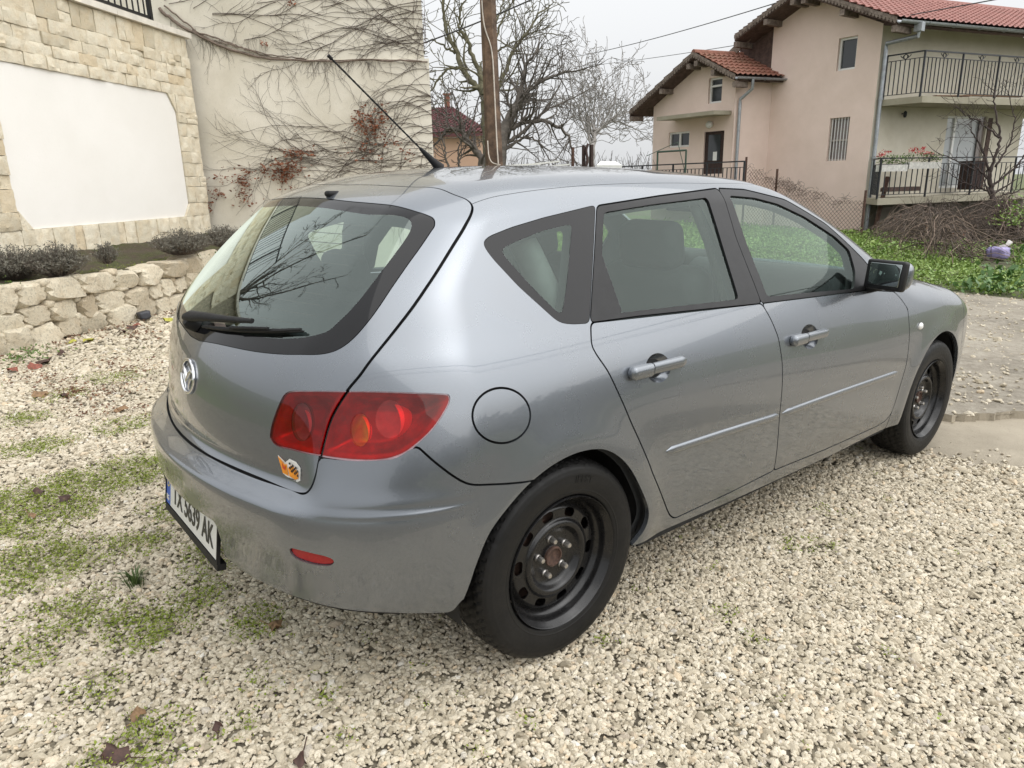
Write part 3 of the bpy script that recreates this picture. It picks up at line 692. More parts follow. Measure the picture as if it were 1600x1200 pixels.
# ---- inner shell, wheel housings, floor
zcut = np.where(X_ < -.2, np.interp((X_-Y_)*.7071, [-.9]+[q[0] for q in bl]+[.3], [bl[0][1]]+[q[1] for q in bl]+[bl[-1][1]])+.012, .27)
shell = [-dHC, -dWS, -dRG, -dFG, -dQG, -dRA-.01, -dFA-.01, zcut-Z_-.02, X_-2.5, -dTL]
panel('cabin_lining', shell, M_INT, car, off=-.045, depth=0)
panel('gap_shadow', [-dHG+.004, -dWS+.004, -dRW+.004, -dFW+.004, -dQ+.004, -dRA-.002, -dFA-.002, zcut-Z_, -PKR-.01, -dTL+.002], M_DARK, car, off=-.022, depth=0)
for cx in (0., 2.64):
    for s in (-1, 1):
        V = []; hs_ = [(.366, .018), (.372, .30), (.02, .31)]
        for r_, h_ in hs_:
            for a in np.linspace(-.28, np.pi+.28, 30): V.append((cx+r_*math.cos(a), s*(.845-h_), .33+r_*math.sin(a)))
        MB().add(V, [(i*30+j, i*30+j+1, (i+1)*30+j+1, (i+1)*30+j) for i in range(2) for j in range(29)]).build('wheel_housing', M_DARK, car, 40)
MB().box((1.45, 0, .235), np.eye(3), (1.75, .58, .03)).box((1.32, 0, .23), np.eye(3), (.93, .81, .02)).build('underbody', M_DARK, car)
# ---- wheels
def make_wheel(cx, s):
    w = empty('wheel'); w.parent = car; w.location = (cx, s*.862, .312)
    n = np.array([0, s, 0.])                      # outward
    tp = [(.205, -.175), (.235, -.188), (.27, -.194), (.297, -.188), (.309, -.172), (.3145, -.14), (.317, -.10), (.317, -.09), (.3145, -.052), (.309, -.022), (.2985, -.007), (.288, -.001), (.262, .003), (.236, .001), (.222, -.002), (.214, -.005), (.2095, -.012), (.205, -.025)]
    f = cubic(np.arange(len(tp)), np.array(tp)); k = 288; prof = f(np.linspace(0, len(tp)-1, 92))
    a = np.arange(k)*2*np.pi/k; m = len(prof)
    rr = np.repeat(prof[:, 0][:, None], k, 1); hh = np.repeat(prof[:, 1][:, None], k, 1)
    tread = (rr > .3035)
    for g in (-.145, -.115, -.077, -.047): rr = rr - tread*.0075*np.exp(-((hh-g)/.0035)**2)
    ph = (a[None]*64/(2*np.pi) + np.abs(hh+.097)*26) % 1.0
    rr = rr - tread*.0062*np.exp(-((ph-.5)/.10)**2)
    ph2 = (a[None]*128/(2*np.pi) + np.abs(hh+.097)*26) % 1.0
    rr = rr - (tread & (np.abs(hh+.097) > .028))*.0022*np.exp(-((ph2-.25)/.12)**2)
    sh = (rr > .286) & (rr < .3105) & (hh > -.03)
    rr = rr - sh*.0022*(((a[None]*96/(2*np.pi)) % 1.0) > .72)
    hh = hh + ((np.abs(rr-.240) < .0012) | (np.abs(rr-.279) < .0012))*.0012 + ((np.abs(rr-.226) < .0008))*.001
    V = np.stack([rr*np.cos(a)[None], np.full((m, k), 0.)+s*hh, rr*np.sin(a)[None]], -1).reshape(-1, 3)
    F_ = [(i*k+j, i*k+(j+1) % k, (i+1)*k+(j+1) % k, (i+1)*k+j) for i in range(m-1) for j in range(k)]
    if s < 0: F_ = [q[::-1] for q in F_]
    # flat contact patch
    wz = V[:, 2]; V[:, 2] = np.where(wz < -.310, -.310+(wz+.310)*.12, wz)
    MB().add(V, F_).build('tyre', M_TYRE, w, 35)
    # pressed steel rim: outer barrel, then the disc with ten slots
    bar = [(.2075, -.012), (.2085, -.004), (.2065, 0), (.2035, -.003), (.2005, -.012), (.193, -.018), (.190, -.030), (.190, -.042), (.184, -.050), (.178, -.056), (.172, -.085), (.168, -.13), (.185, -.17)]
    MB().lathe(bar, (0, 0, 0), n*1., 96).build('rim', M_RIM, w, 40)
    disc = [(.175, -.066), (.170, -.062), (.164, -.0545), (.157, -.049), (.150, -.0475), (.138, -.0465), (.126, -.0445), (.120, -.038), (.113, -.034), (.106, -.0345), (.100, -.039), (.094, -.049), (.088, -.056), (.080, -.060), (.070, -.062), (.050, -.062), (.034, -.062), (.031, -.060)]
    fd_ = cubic(np.arange(len(disc)), np.array(disc)); pr = fd_(np.linspace(0, len(disc)-1, 110)); k = 360; a = np.arange(k)*2*np.pi/k
    V = np.stack([pr[:, :1]*np.cos(a)[None], np.repeat(s*pr[:, 1:], k, 1), pr[:, :1]*np.sin(a)[None]], -1).reshape(-1, 3)
    idx = np.arange(len(pr)*k).reshape(len(pr), k); A_, B_, C_, D_ = idx[:-1], np.roll(idx, -1, 1)[:-1], np.roll(idx, -1, 1)[1:], idx[1:]
    T = np.concatenate([np.stack([A_, B_, C_], -1).reshape(-1, 3), np.stack([A_, C_, D_], -1).reshape(-1, 3)])
    th = np.arctan2(V[:, 2], V[:, 0]); r = np.hypot(V[:, 0], V[:, 2]); step = 2*np.pi/10
    tq = (th+.09+step/2) % step-step/2
    u, v_ = np.abs(tq*.1445)-.0215, np.abs(r-.1440)-.0135; rad = .0115
    dh = np.hypot(np.maximum(u+rad, 0), np.maximum(v_+rad, 0))+np.minimum(np.maximum(u+rad, v_+rad), 0)-rad
    A2, T = clip(np.concatenate([V, -dh[:, None]], 1), T, 3); V = A2[:, :3]
    fn = np.cross(V[T[:, 1]]-V[T[:, 0]], V[T[:, 2]]-V[T[:, 0]])
    if fn[:, 1].sum()*s < 0: T = T[:, ::-1]
    V, _, T = rim(V, np.repeat([[0, float(s), 0]], len(V), 0), T, .004, False)
    o = link('rim_disc', skin_mesh('rim_disc', V, V, T, False), M_RIM, w); o.data.set_sharp_from_angle(angle=R(50))
    hub = [(.031, -.061), (.033, -.054), (.031, -.049), (.027, -.0485), (.0255, -.056), (.004, -.060), (.0005, -.060)]
    MB().lathe(hub, (0, 0, 0), n, 32).build('hub_bore', M_RUST, w, 40)
    for q in range(5):
        an = 2*np.pi*q/5+.45; c = np.array([.0572*math.cos(an), 0, .0572*math.sin(an)])
        MB().lathe([(.0125, -.064), (.0125, -.058), (.0105, -.055)], c, n, 18).lathe([(.0092, -.057), (.0092, -.040), (.0075, -.0365), (.0005, -.036)], c, n, 6).build('lug_nut', M_NUT, w, 30)
    MB().lathe([(.19, -.16), (.03, -.15), (.03, -.08), (.12, -.075), (.13, -.09)], (0, 0, 0), n, 32).build('brake_drum', M_RUST, w, 40)
    return w
for cx in (0., 2.64):
    for s in (-1, 1): make_wheel(cx, s)
# ---- mirrors
def rbox(half, bev, seg=4):
    bm = bmesh.new(); bmesh.ops.create_cube(bm, size=2.0)
    for v in bm.verts: v.co = Vector((v.co.x*half[0], v.co.y*half[1], v.co.z*half[2]))
    bmesh.ops.bevel(bm, geom=list(bm.edges), offset=bev, segments=seg, profile=.5, affect='EDGES')
    bm.normal_update(); V = np.array([v.co[:] for v in bm.verts]); F_ = [tuple(v.index for v in f.verts) for f in bm.faces]
    bm.verts.index_update(); F_ = [tuple(v.index for v in f.verts) for f in bm.faces]; bm.free(); return V, F_
def rot3(rx=0, ry=0, rz=0):
    from mathutils import Euler
    return np.array(Euler((rx, ry, rz)).to_matrix())
def put(mb, VF, c, M=None, s_='R'):
    V, F_ = VF; V = V @ (M.T if M is not None else np.eye(3)) + np.array(c); V = fl(V, s_)
    if s_ == 'L': F_ = [f[::-1] for f in F_]
    return mb.add(V, F_)
for s_ in 'RL':
    mc = np.array([1.86, -.905, 1.028]); MR = rot3(0, R(5), R(-10))
    V, F_ = rbox((.05, .094, .068), .045, 5)
    t = np.clip((V[:, 0]+.05)/.10, 0, 1); V[:, 1] *= 1-.28*t**2; V[:, 2] *= 1-.25*t**2
    V[:, 2] -= (.03*np.clip((V[:, 1]+.1)/.2, 0, 1))*(V[:, 2] > 0)
    wm = put(MB(), (V, F_), mc, MR, s_).build('wing_mirror', M_PAINT, car, 60)
    put(MB(), rbox((.018, .088, .063), .012, 3), mc+MR @ np.array([-.045, 0, -.004]), MR, s_).build('mirror_shell', M_TRIM, wm, 60)
    put(MB(), rbox((.004, .070, .047), .003, 2), mc+MR @ np.array([-.0635, -.004, -.002]), MR, s_).build('mirror_glass', plain('mirror_glass', (.26, .29, .29), .02, 1., .02, 5) if s_ == 'R' else MATS['mirror_glass'], wm, 60)
    put(MB(), rbox((.035, .05, .022), .014, 3), (1.90, -.825, .965), rot3(R(-20)), s_).build('mirror_foot', M_TRIM, wm, 60)
    y = surf_y(2.354, .738)
    V = [(math.cos(a)*math.sin(b)*.022, -.012*math.cos(b), math.sin(a)*math.sin(b)*.018) for b in np.linspace(.02, 1.57, 6) for a in np.linspace(0, 2*np.pi, 16, endpoint=False)]
    F_ = [(i*16+j, (i+1)*16+j, (i+1)*16+(j+1) % 16, i*16+(j+1) % 16) for i in range(5) for j in range(16)]
    put(MB(), (np.array(V), F_), (2.354, -y, .738), None, s_).build('side_indicator', M_LAMPW, car, True)
# ---- number plate, badge, sticker, wiper, aerial
def text_mesh(txt, size, sx=1., bold=.0):
    cu = bpy.data.curves.new('t', 'FONT'); cu.body = txt; cu.size = size; cu.extrude = .0006; cu.offset = bold; cu.align_x = 'CENTER'; cu.align_y = 'CENTER'
    o = bpy.data.objects.new('t', cu); COL.objects.link(o); dg = bpy.context.evaluated_depsgraph_get(); dg.update()
    me = o.evaluated_get(dg).to_mesh(); V = np.array([v.co[:] for v in me.vertices]) if len(me.vertices) else np.zeros((0, 3)); F_ = [tuple(p.vertices) for p in me.polygons]
    bpy.data.objects.remove(o); V[:, 0] *= sx; return V, F_
# plate axes: right across the car (-y seen from behind is to the right), up leaning forward
pr_ = np.array([0, -1., 0]); pu_ = np.array([.13, 0, 1.]); pu_ /= np.linalg.norm(pu_); pn_ = np.cross(pr_, pu_)
pc = np.array([-.803, 0, .402])
plate = MB().box(pc, [pr_, pu_, pn_], (.26, .056, .002)).build('licence_plate', M_WHITE, car)
fr = MB()
for a, b in (((-.268, -.064), (.268, -.058)), ((-.268, .057), (.268, .062)), ((-.268, -.058), (-.261, .057)), ((.261, -.058), (.268, .057))):
    fr.box(pc+pr_*(a[0]+b[0])/2+pu_*(a[1]+b[1])/2-pn_*0, [pr_, pu_, pn_], ((b[0]-a[0])/2, (b[1]-a[1])/2, .005))
fr.box(pc-pu_*.074-pn_*.010, [pr_, pu_, pn_], (.268, .010, .013)).build('plate_frame', M_RUBBER, plate)
MB().box(pc-pr_*.238+pn_*.0006, [pr_, pu_, pn_], (.021, .0555, .002)).build('blue_band', M_BLUE, plate)
def flat_text(name, txt, size, sx, c, m, parent, bold=.0, r=pr_, u=pu_, n=pn_):
    V, F_ = text_mesh(txt, size, sx, bold); W = c + V[:, :1]*r + V[:, 1:2]*u + V[:, 2:3]*n
    return MB().add(W, F_).build(name, m, parent)
flat_text('plate_number', 'TX 5639 AK', .098, .80, pc+pr_*.022+pn_*.0032, M_INK, plate, .0016)
flat_text('country_code', 'BG', .026, .9, pc-pr_*.238-pu_*.033+pn_*.0038, M_WHITE, plate, .0006)
st = MB()
for q in range(12):
    a = q*np.pi/6; st.box(pc-pr_*.238+pu_*.02+(pr_*math.cos(a)+pu_*math.sin(a))*.0125+pn_*.003, [pr_, pu_, pn_], (.0018, .0018, .0006))
st.build('star_ring', plain('plate_yellow', (.8, .62, .05), .4), plate)
def rear_pt(y, z, off=0.):
    lo, hi = -.3, -1.2
    for _ in range(26):
        m_ = (lo+hi)/2
        if BF(np.array([[m_, y, z]]))[0] < 0: lo = m_
        else: hi = m_
    P = np.array([[lo, y, z]]); return P[0]+grad(P)[0]*off
def on_rear(pts, off): return np.array([rear_pt(y, z, off) for y, z in pts])
bz = .835
ring = [(.060*math.cos(a), bz+.049*math.sin(a)) for a in np.linspace(0, 2*np.pi, 41)]
bd = MB().tube(on_rear(ring, .004), .0052, 8, False)
wing = [(-.052, .017), (-.034, .022), (-.018, .012), (0, -.012), (.018, .012), (.034, .022), (.052, .017)]
w2 = [(-.046, .0), (-.03, -.004), (-.020, -.018), (-.012, -.038)]; w3 = [(-a, b) for a, b in w2]
bd.tube(on_rear([(a, bz+b) for a, b in wing], .004), [.003, .005, .007, .007, .007, .005, .003], 8)
for w_ in (w2, w3): bd.tube(on_rear([(a, bz+b) for a, b in w_], .004), [.002, .005, .004, .002], 8)
bd.build('badge', M_CHROME, car, 60)
# small model lettering low on the left of the lid
flat_text('model_lettering', '3', .05, 1., rear_pt(.50, .74, .003), M_CHROME, car, .001, pr_, np.array([0, 0, 1.]), np.array([-1., 0, 0]))
# sticker: an orange flame and a chequered flag, white edged
def stick(pts, off, name, m, parent):
    V = on_rear(pts, off); return MB().prism(V, (-.0004, 0, 0)).build(name, m, parent)
y0, z0 = -.545, .692
M_OR = plain('sticker_orange', (.75, .27, .02), .35, 0, .35, 120); M_WH = plain('sticker_white', (.75, .74, .70), .35); M_BK = plain('sticker_black', (.012, .012, .012), .35)
SY = lambda a, b: (y0-a*.001, z0+b*.001)
stk = stick([SY(-40, 28), (SY(-28, 22)), SY(-14, 14), SY(2, 27), SY(26, 24), SY(43, 12), SY(41, -22), SY(28, -30), SY(-8, -27), SY(-26, -20), SY(-33, 8)], .0012, 'sticker', M_WH, car)
stick([SY(-37, 26), SY(-26, 19), SY(-13, 9), SY(-6, 12), SY(-4, -20), SY(-24, -16), SY(-30, 8)], .004, 'flame', M_OR, stk)
stick([SY(-2, 2), SY(10, 12), SY(24, 8), SY(36, -2), SY(36, -18), SY(22, -24), SY(0, -20)], .004, 'lettering', M_OR, stk)
stick([SY(-22, 12), SY(-14, 2), SY(-10, 7), SY(-12, -6), SY(-20, -2)], .0052, 'flame', plain('sticker_red', (.55, .05, .02), .35), stk)
ch = MB()
for i in range(6):
    for j in range(4):
        if (i+j) % 2 == 0:
            a, b = 4+i*6, 20-j*6-i*1.5; V = on_rear([SY(a, b), SY(a+6, b-1.5), SY(a+5, b-7), SY(a-1, b-5.5)], .0055); ch.prism(V, (-.0003, 0, 0))
for i in range(9):
    V = on_rear([SY(-6+i*3.6, -24), SY(-3.6+i*3.6, -24), SY(-3.8+i*3.6, -27), SY(-6.2+i*3.6, -27)], .005); ch.prism(V, (-.0003, 0, 0))
ch.build('chequered_flag', M_BK, stk)
# wiper
wz = 1.0
pv = rear_pt(.02, .985, 0.)
wip = MB().lathe([(.026, 0), (.026, .028), (.018, .038), (.001, .040)], pv, grad(pv[None])[0], 24).build('rear_wiper', M_RUBBER, car, 40)
arm = [(.045, .988), (.0, .995), (-.10, 1.005), (-.22, 1.013), (-.34, 1.022)]
P = on_rear(arm, .036); mb = MB(); wd = [.012, .018, .014, .010, .007]; th_ = [.010, .016, .012, .009, .006]; V = []
gA = grad(P)
for i in range(5):
    t_ = P[min(i+1, 4)]-P[max(i-1, 0)]; t_ /= np.linalg.norm(t_); n_ = gA[i]; b_ = np.cross(t_, n_)
    for j in range(10):
        q = 2*np.pi*j/10; V.append(P[i]+b_*wd[i]*math.cos(q)+n_*th_[i]*math.sin(q))
F_ = [(i*10+j, i*10+(j+1) % 10, (i+1)*10+(j+1) % 10, (i+1)*10+j) for i in range(4) for j in range(10)]+[tuple(range(10))[::-1], tuple(40+j for j in range(10))]
mb.add(V, F_).build('wiper_arm', M_RUBBER, wip, 60)
bl_ = [(-.06, .985), (-.16, .993), (-.28, 1.003), (-.40, 1.016), (-.50, 1.030)]
b1 = MB().tube(on_rear(bl_, .013), [.004, .006, .006, .006, .004], 6); b1.tube(on_rear(bl_, .003), .003, 4)
b1.tube(on_rear([(-.24, 1.0), (-.40, 1.017)], .024), [.005, .004], 6); b1.build('wiper_blade', M_RUBBER, wip, 40)
nz = rear_pt(-.095, 1.364, 0)
MB().add(*(lambda q: (q[0]+nz, q[1]))(rbox((.022, .016, .009), .008, 3))).build('washer_nozzle', M_RUBBER, car, 60)
# heated window lines
hl = MB()
for q in range(11):
    zz = 1.045+q*.024
    w_ = .50-.004*q
    pts = on_rear([(y, zz+.0) for y in np.linspace(-w_, w_, 25)], -.003); hl.tube(pts, .0013, 3, False)
hl.build('heating_wires', plain('heating_wire', (.05, .035, .025), .5), car)
# aerial
ab = np.array([.168, 0, 0]); z_ = float(np.interp(ab[0], gx, tg)); ab[2] = z_-.004
tip = np.array([-.236, 0., 1.775])
aer = MB().tube([ab, ab+(tip-ab)*.06, ab+(tip-ab)*.16, ab+(tip-ab)*.2], [.020, .013, .008, .0055], 12)
aer.build('aerial', M_RUBBER, car, 50)
L_ = 60; pts = np.array([ab+(tip-ab)*(.2+.8*i/L_) for i in range(L_+1)])
q_ = np.arange(L_+1); dirn = (tip-ab)/np.linalg.norm(tip-ab); sd_ = np.cross(dirn, [0, 1., 0])
MB().tube(pts, .0029+.0007*(q_ % 3 == 0), 8).tube([tip-dirn*.012, tip+dirn*.004], .0058, 8).build('aerial_mast', M_RUBBER, car, 40)
# ---- cabin
def seat(x, y, wide=.25):
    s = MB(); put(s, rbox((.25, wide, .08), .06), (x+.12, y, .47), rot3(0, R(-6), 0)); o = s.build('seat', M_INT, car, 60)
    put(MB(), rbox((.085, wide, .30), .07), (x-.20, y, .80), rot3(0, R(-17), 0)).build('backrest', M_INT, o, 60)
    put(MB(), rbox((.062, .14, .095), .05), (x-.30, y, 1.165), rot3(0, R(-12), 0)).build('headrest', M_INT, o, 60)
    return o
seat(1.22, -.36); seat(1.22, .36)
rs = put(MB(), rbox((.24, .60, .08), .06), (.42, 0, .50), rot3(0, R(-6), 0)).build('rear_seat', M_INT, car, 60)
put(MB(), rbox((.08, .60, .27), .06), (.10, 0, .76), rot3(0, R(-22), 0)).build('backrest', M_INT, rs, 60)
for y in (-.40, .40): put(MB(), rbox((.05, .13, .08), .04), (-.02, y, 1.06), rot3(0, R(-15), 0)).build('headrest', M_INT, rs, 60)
ds = put(MB(), rbox((.26, .70, .13), .09), (2.12, 0, .87), rot3(0, R(6), 0)).build('dashboard', M_INT, car, 60)
put(MB(), rbox((.12, .20, .05), .04), (1.98, .36, 1.0)).build('instrument_hood', M_RUBBER, ds, 60)
for y in (-.60, .60):
    MB().lathe([(.048, 0), (.048, .012), (.040, .014), (.036, .004), (.001, .004)], (1.86, y, .93), (-1, 0, .25), 24).build('air_vent', M_RUBBER, ds, 40)
sw = MB(); sc_ = np.array([1.74, .36, .95]); sa = np.array([-.9, 0, .42]); sa /= np.linalg.norm(sa); su = np.cross([0, 1., 0], sa)
sw.tube([sc_+.185*(np.array([0, 1., 0])*math.cos(a)+su*math.sin(a)) for a in np.linspace(0, 2*np.pi, 33)], .015, 8, False)
put(sw, rbox((.03, .065, .055), .02), sc_); 
for a in (0, np.pi, -np.pi/2): sw.bar(sc_, sc_+.18*(np.array([0, 1., 0])*math.cos(a)+su*math.sin(a)), .03, .015)
sw.build('steering_wheel', M_RUBBER, car, 60)
for s in (-1, 1):    # light pillar trims seen through the glass
    MB().tube([(1.02, s*.70, .95), (.99, s*.60, 1.2), (.96, s*.52, 1.36)], [.045, .04, .035], 8).build('pillar_trim', M_INTL, car, 60)
    MB().tube([(.14, s*.66, 1.0), (.10, s*.56, 1.2), (.08, s*.47, 1.32)], [.05, .045, .04], 8).build('pillar_trim', M_INTL, car, 60)
put(MB(), rbox((.34, .50, .012), .01), (-.10, 0, .93)).build('parcel_shelf', M_INT, car, 60)
MB().bar((1.62, -.0, 1.345), (1.62, .0001, 1.345), .02).build('mirror_stem', M_RUBBER, car)
put(MB(), rbox((.02, .11, .032), .015), (1.60, 0, 1.30)).build('interior_mirror', M_RUBBER, car, 60)
# faint raised lettering on the near rear sidewall
V_, F_ = text_mesh('IFEST', .030, 1.1, .0005)
if len(V_):
    rr_, aa_ = .262+V_[:, 1], 1.32-V_[:, 0]/.262
    W_ = np.stack([rr_*np.cos(aa_), -.862-.0034-.0008*(V_[:, 2] > 0), .312+rr_*np.sin(aa_)], 1)
    MB().add(W_, F_).build('sidewall_lettering', M_TYRE, car)
# ---------------------------------------------------------------- ground
CAR_H = lambda x, y: gh(x, y)
def sheet(name, poly, dz, m, step=.25, bumpy=0., seed=1, kind='structure', f=3.):
    """a gently uneven sheet over a polygon (x, y) lying dz above the drive"""
    P = np.array(poly, float); lo, hi = P.min(0), P.max(0)
    nx, ny = [max(2, int(math.ceil((hi[i]-lo[i])/step))+1) for i in (0, 1)]
    X, Y = np.meshgrid(np.linspace(lo[0], hi[0], nx), np.linspace(lo[1], hi[1], ny), indexing='ij')
    V = np.stack([X.ravel(), Y.ravel(), np.zeros(nx*ny)], 1); d = sdf(V[:, :2], P)
    idx = np.arange(nx*ny).reshape(nx, ny)
    T = np.concatenate([np.stack([idx[:-1, :-1], idx[1:, :-1], idx[1:, 1:]], -1).reshape(-1, 3), np.stack([idx[:-1, :-1], idx[1:, 1:], idx[:-1, 1:]], -1).reshape(-1, 3)])
    A, T = clip(np.concatenate([V, d[:, None]], 1), T, 3)
    V = A[:, :3]; V[:, 2] = gh(V[:, 0], V[:, 1])+dz
    if bumpy: V[:, 2] += bumpy*fbm(np.c_[V[:, :2], V[:, 0]*0], f, seed)
    me = skin_mesh(name, V, V, T, False); return link(name, me, m, None, None, kind)
def m_earth():
    m, nt = mat('earth'); v = coords(nt)
    f = noise(nt, v, .35, 8, .65); g = noise(nt, v, 6, 6, .7)
    c = mixc(nt, ramp(nt, f, [(.4, (0, 0, 0)), (.62, (1, 1, 1))]), (.10, .14, .035), (.13, .105, .07))
    c = mixc(nt, ramp(nt, g, [(.35, (.0,)*3), (.75, (.6,)*3)]), c, (.055, .07, .025))
    bsdf(nt, c, .95, 0, bump(nt, g, .8, .05)); return m
def m_road():
    m, nt = mat('dirt_road'); v = coords(nt)
    a = noise(nt, v, .9, 7, .62, .4); b = noise(nt, v, 11, 7, .7); d = noise(nt, v, 55, 5, .75)
    c = ramp(nt, a, [(.30, (.155, .135, .105)), (.5, (.24, .21, .165)), (.72, (.34, .305, .245))])
    c = mixc(nt, ramp(nt, b, [(.42, (0, 0, 0)), (.7, (.75,)*3)]), c, (.40, .365, .30))
    c = mixc(nt, ramp(nt, d, [(.56, (0, 0, 0)), (.72, (.8,)*3)]), c, (.10, .085, .06))
    c = mixc(nt, ramp(nt, noise(nt, v, 2.3, 6, .7), [(.60, (0, 0, 0)), (.74, (.35,)*3)]), c, (.15, .16, .07))
    h = math_(nt, 'ADD', b, math_(nt, 'MULTIPLY', d, .6)); bsdf(nt, c, .92, 0, bump(nt, h, .9, .02)); return m
def m_conc():
    m, nt = mat('old_concrete'); v = coords(nt)
    a = noise(nt, v, 1.6, 8, .65); d = noise(nt, v, 60, 5, .75)
    c = ramp(nt, a, [(.3, (.25, .215, .16)), (.7, (.40, .35, .27))])
    c = mixc(nt, ramp(nt, d, [(.58, (0, 0, 0)), (.75, (.7,)*3)]), c, (.10, .085, .06))
    bsdf(nt, c, .9, 0, bump(nt, d, .6, .012)); return m
def m_bed():
    """fine chippings and grit between the stones; far off it stands in for the stones"""
    m, nt = mat('gravel_bed'); v = coords(nt)
    vo = N(nt, 'ShaderNodeTexVoronoi', Vector=v, Scale=38.); e = vo.outputs['Distance']; cc = N(nt, 'ShaderNodeSeparateColor', Color=vo.outputs['Color']).outputs[0]
    c = ramp(nt, cc, [(0, (.12, .10, .07)), (.5, (.22, .19, .135)), (1, (.34, .30, .22))])
    c = mixc(nt, ramp(nt, e, [(.35, (0, 0, 0)), (.75, (.85,)*3)]), c, (.06, .05, .035))
    c = mixc(nt, ramp(nt, noise(nt, v, 3, 6, .7), [(.56, (0, 0, 0)), (.72, (.6,)*3)]), c, (.085, .09, .03))
    bsdf(nt, c, .95, 0, bump(nt, e, -.9, .02)); return m
M_EARTH, M_ROAD, M_CONC, M_BED = m_earth(), m_road(), m_conc(), m_bed()
# the ground reaches the horizon; flat drive near the car
def big_ground():
    r = [0, 2, 5, 9, 14, 20, 28, 40, 60, 100, 180, 320, 600]; k = 64; V = [(2, 2, gh(2, 2)-.03)]
    for q in r[1:]:
        for j in range(k):
            a = 2*np.pi*j/k; x, y = 2+q*math.cos(a), 2+q*math.sin(a); s = min(1, 45/max(q, 1)); V.append((x, y, gh(2+(x-2)*s, 2+(y-2)*s)-.03))
    F_ = [(0, 1+j, 1+(j+1) % k) for j in range(k)]
    F_ += [(1+i*k+j, 1+(i+1)*k+j, 1+(i+1)*k+(j+1) % k, 1+i*k+(j+1) % k) for i in range(len(r)-2) for j in range(k)]
    return MB().add(V, F_).build('ground', M_EARTH, None, True, 'structure')
big_ground()
GEDGE = [(2.30, 3.2), (2.42, 1.2), (2.50, .2), (2.58, -.55), (2.66, -.9), (2.82, -1.29), (3.0, -1.9), (3.05, -3.2), (2.6, -7.5)]
GPOLY = [(-8, 0.5), (-7.3, -.25), (-.94, 5.02), (.77, 6.46), (2.3, 7.7), (2.25, 5.)] + GEDGE + [(-8, -8)]
sheet('gravel_bed', GPOLY, -.012, M_BED, .10, .012, 3)
k0 = [(2.35, 6.0), (2.9, 3.2), (3.05, 1.0), (3.22, 0.), (3.36, -.55), (3.43, -.73), (3.62, -.85), (3.88, -1.0), (4.35, -1.3), (5.2, -2.4), (5.6, -5.5)]
rr_ = np.random.default_rng(5); kk = []
for a, b in zip(k0[:-1], k0[1:]):
    for t in np.linspace(0, 1, 10, endpoint=False): kk.append((a[0]+(b[0]-a[0])*t+rr_.normal()*.012, a[1]+(b[1]-a[1])*t+rr_.normal()*.012))
KK = list(kk)
ROAD = [(5.6, -9)]+KK[::-1]+[(2.2, 7.2), (5, 8.0), (10, 6.8), (16, 9.5), (24, 13.5), (36, 17), (36, 14), (26, 9.5), (14, 5.6), (10.6, 3.2), (9.35, 1.55), (9.27, .52), (9.6, -3), (11, -9)]
sheet('dirt_road', ROAD, .016, M_ROAD, .2, .010, 5, f=2.)
# broken concrete strip at the mouth of the drive, its far edge a real step
slab = sheet('concrete_strip', kk+[(2.3, -5.5), (2.3, 6)], -.016, M_CONC, .12, .006, 9, f=2.5)
mb = MB(); n = len(kk); V = [(x, y, gh(x, y)+.030) for x, y in kk]+[(x-.006, y-.004, gh(x, y)-.06) for x, y in kk]
mb.add(V, [(i, i+n, i+n+1, i+1) for i in range(n-1)]).build('concrete_edge', M_CONC, None, None, 'structure')
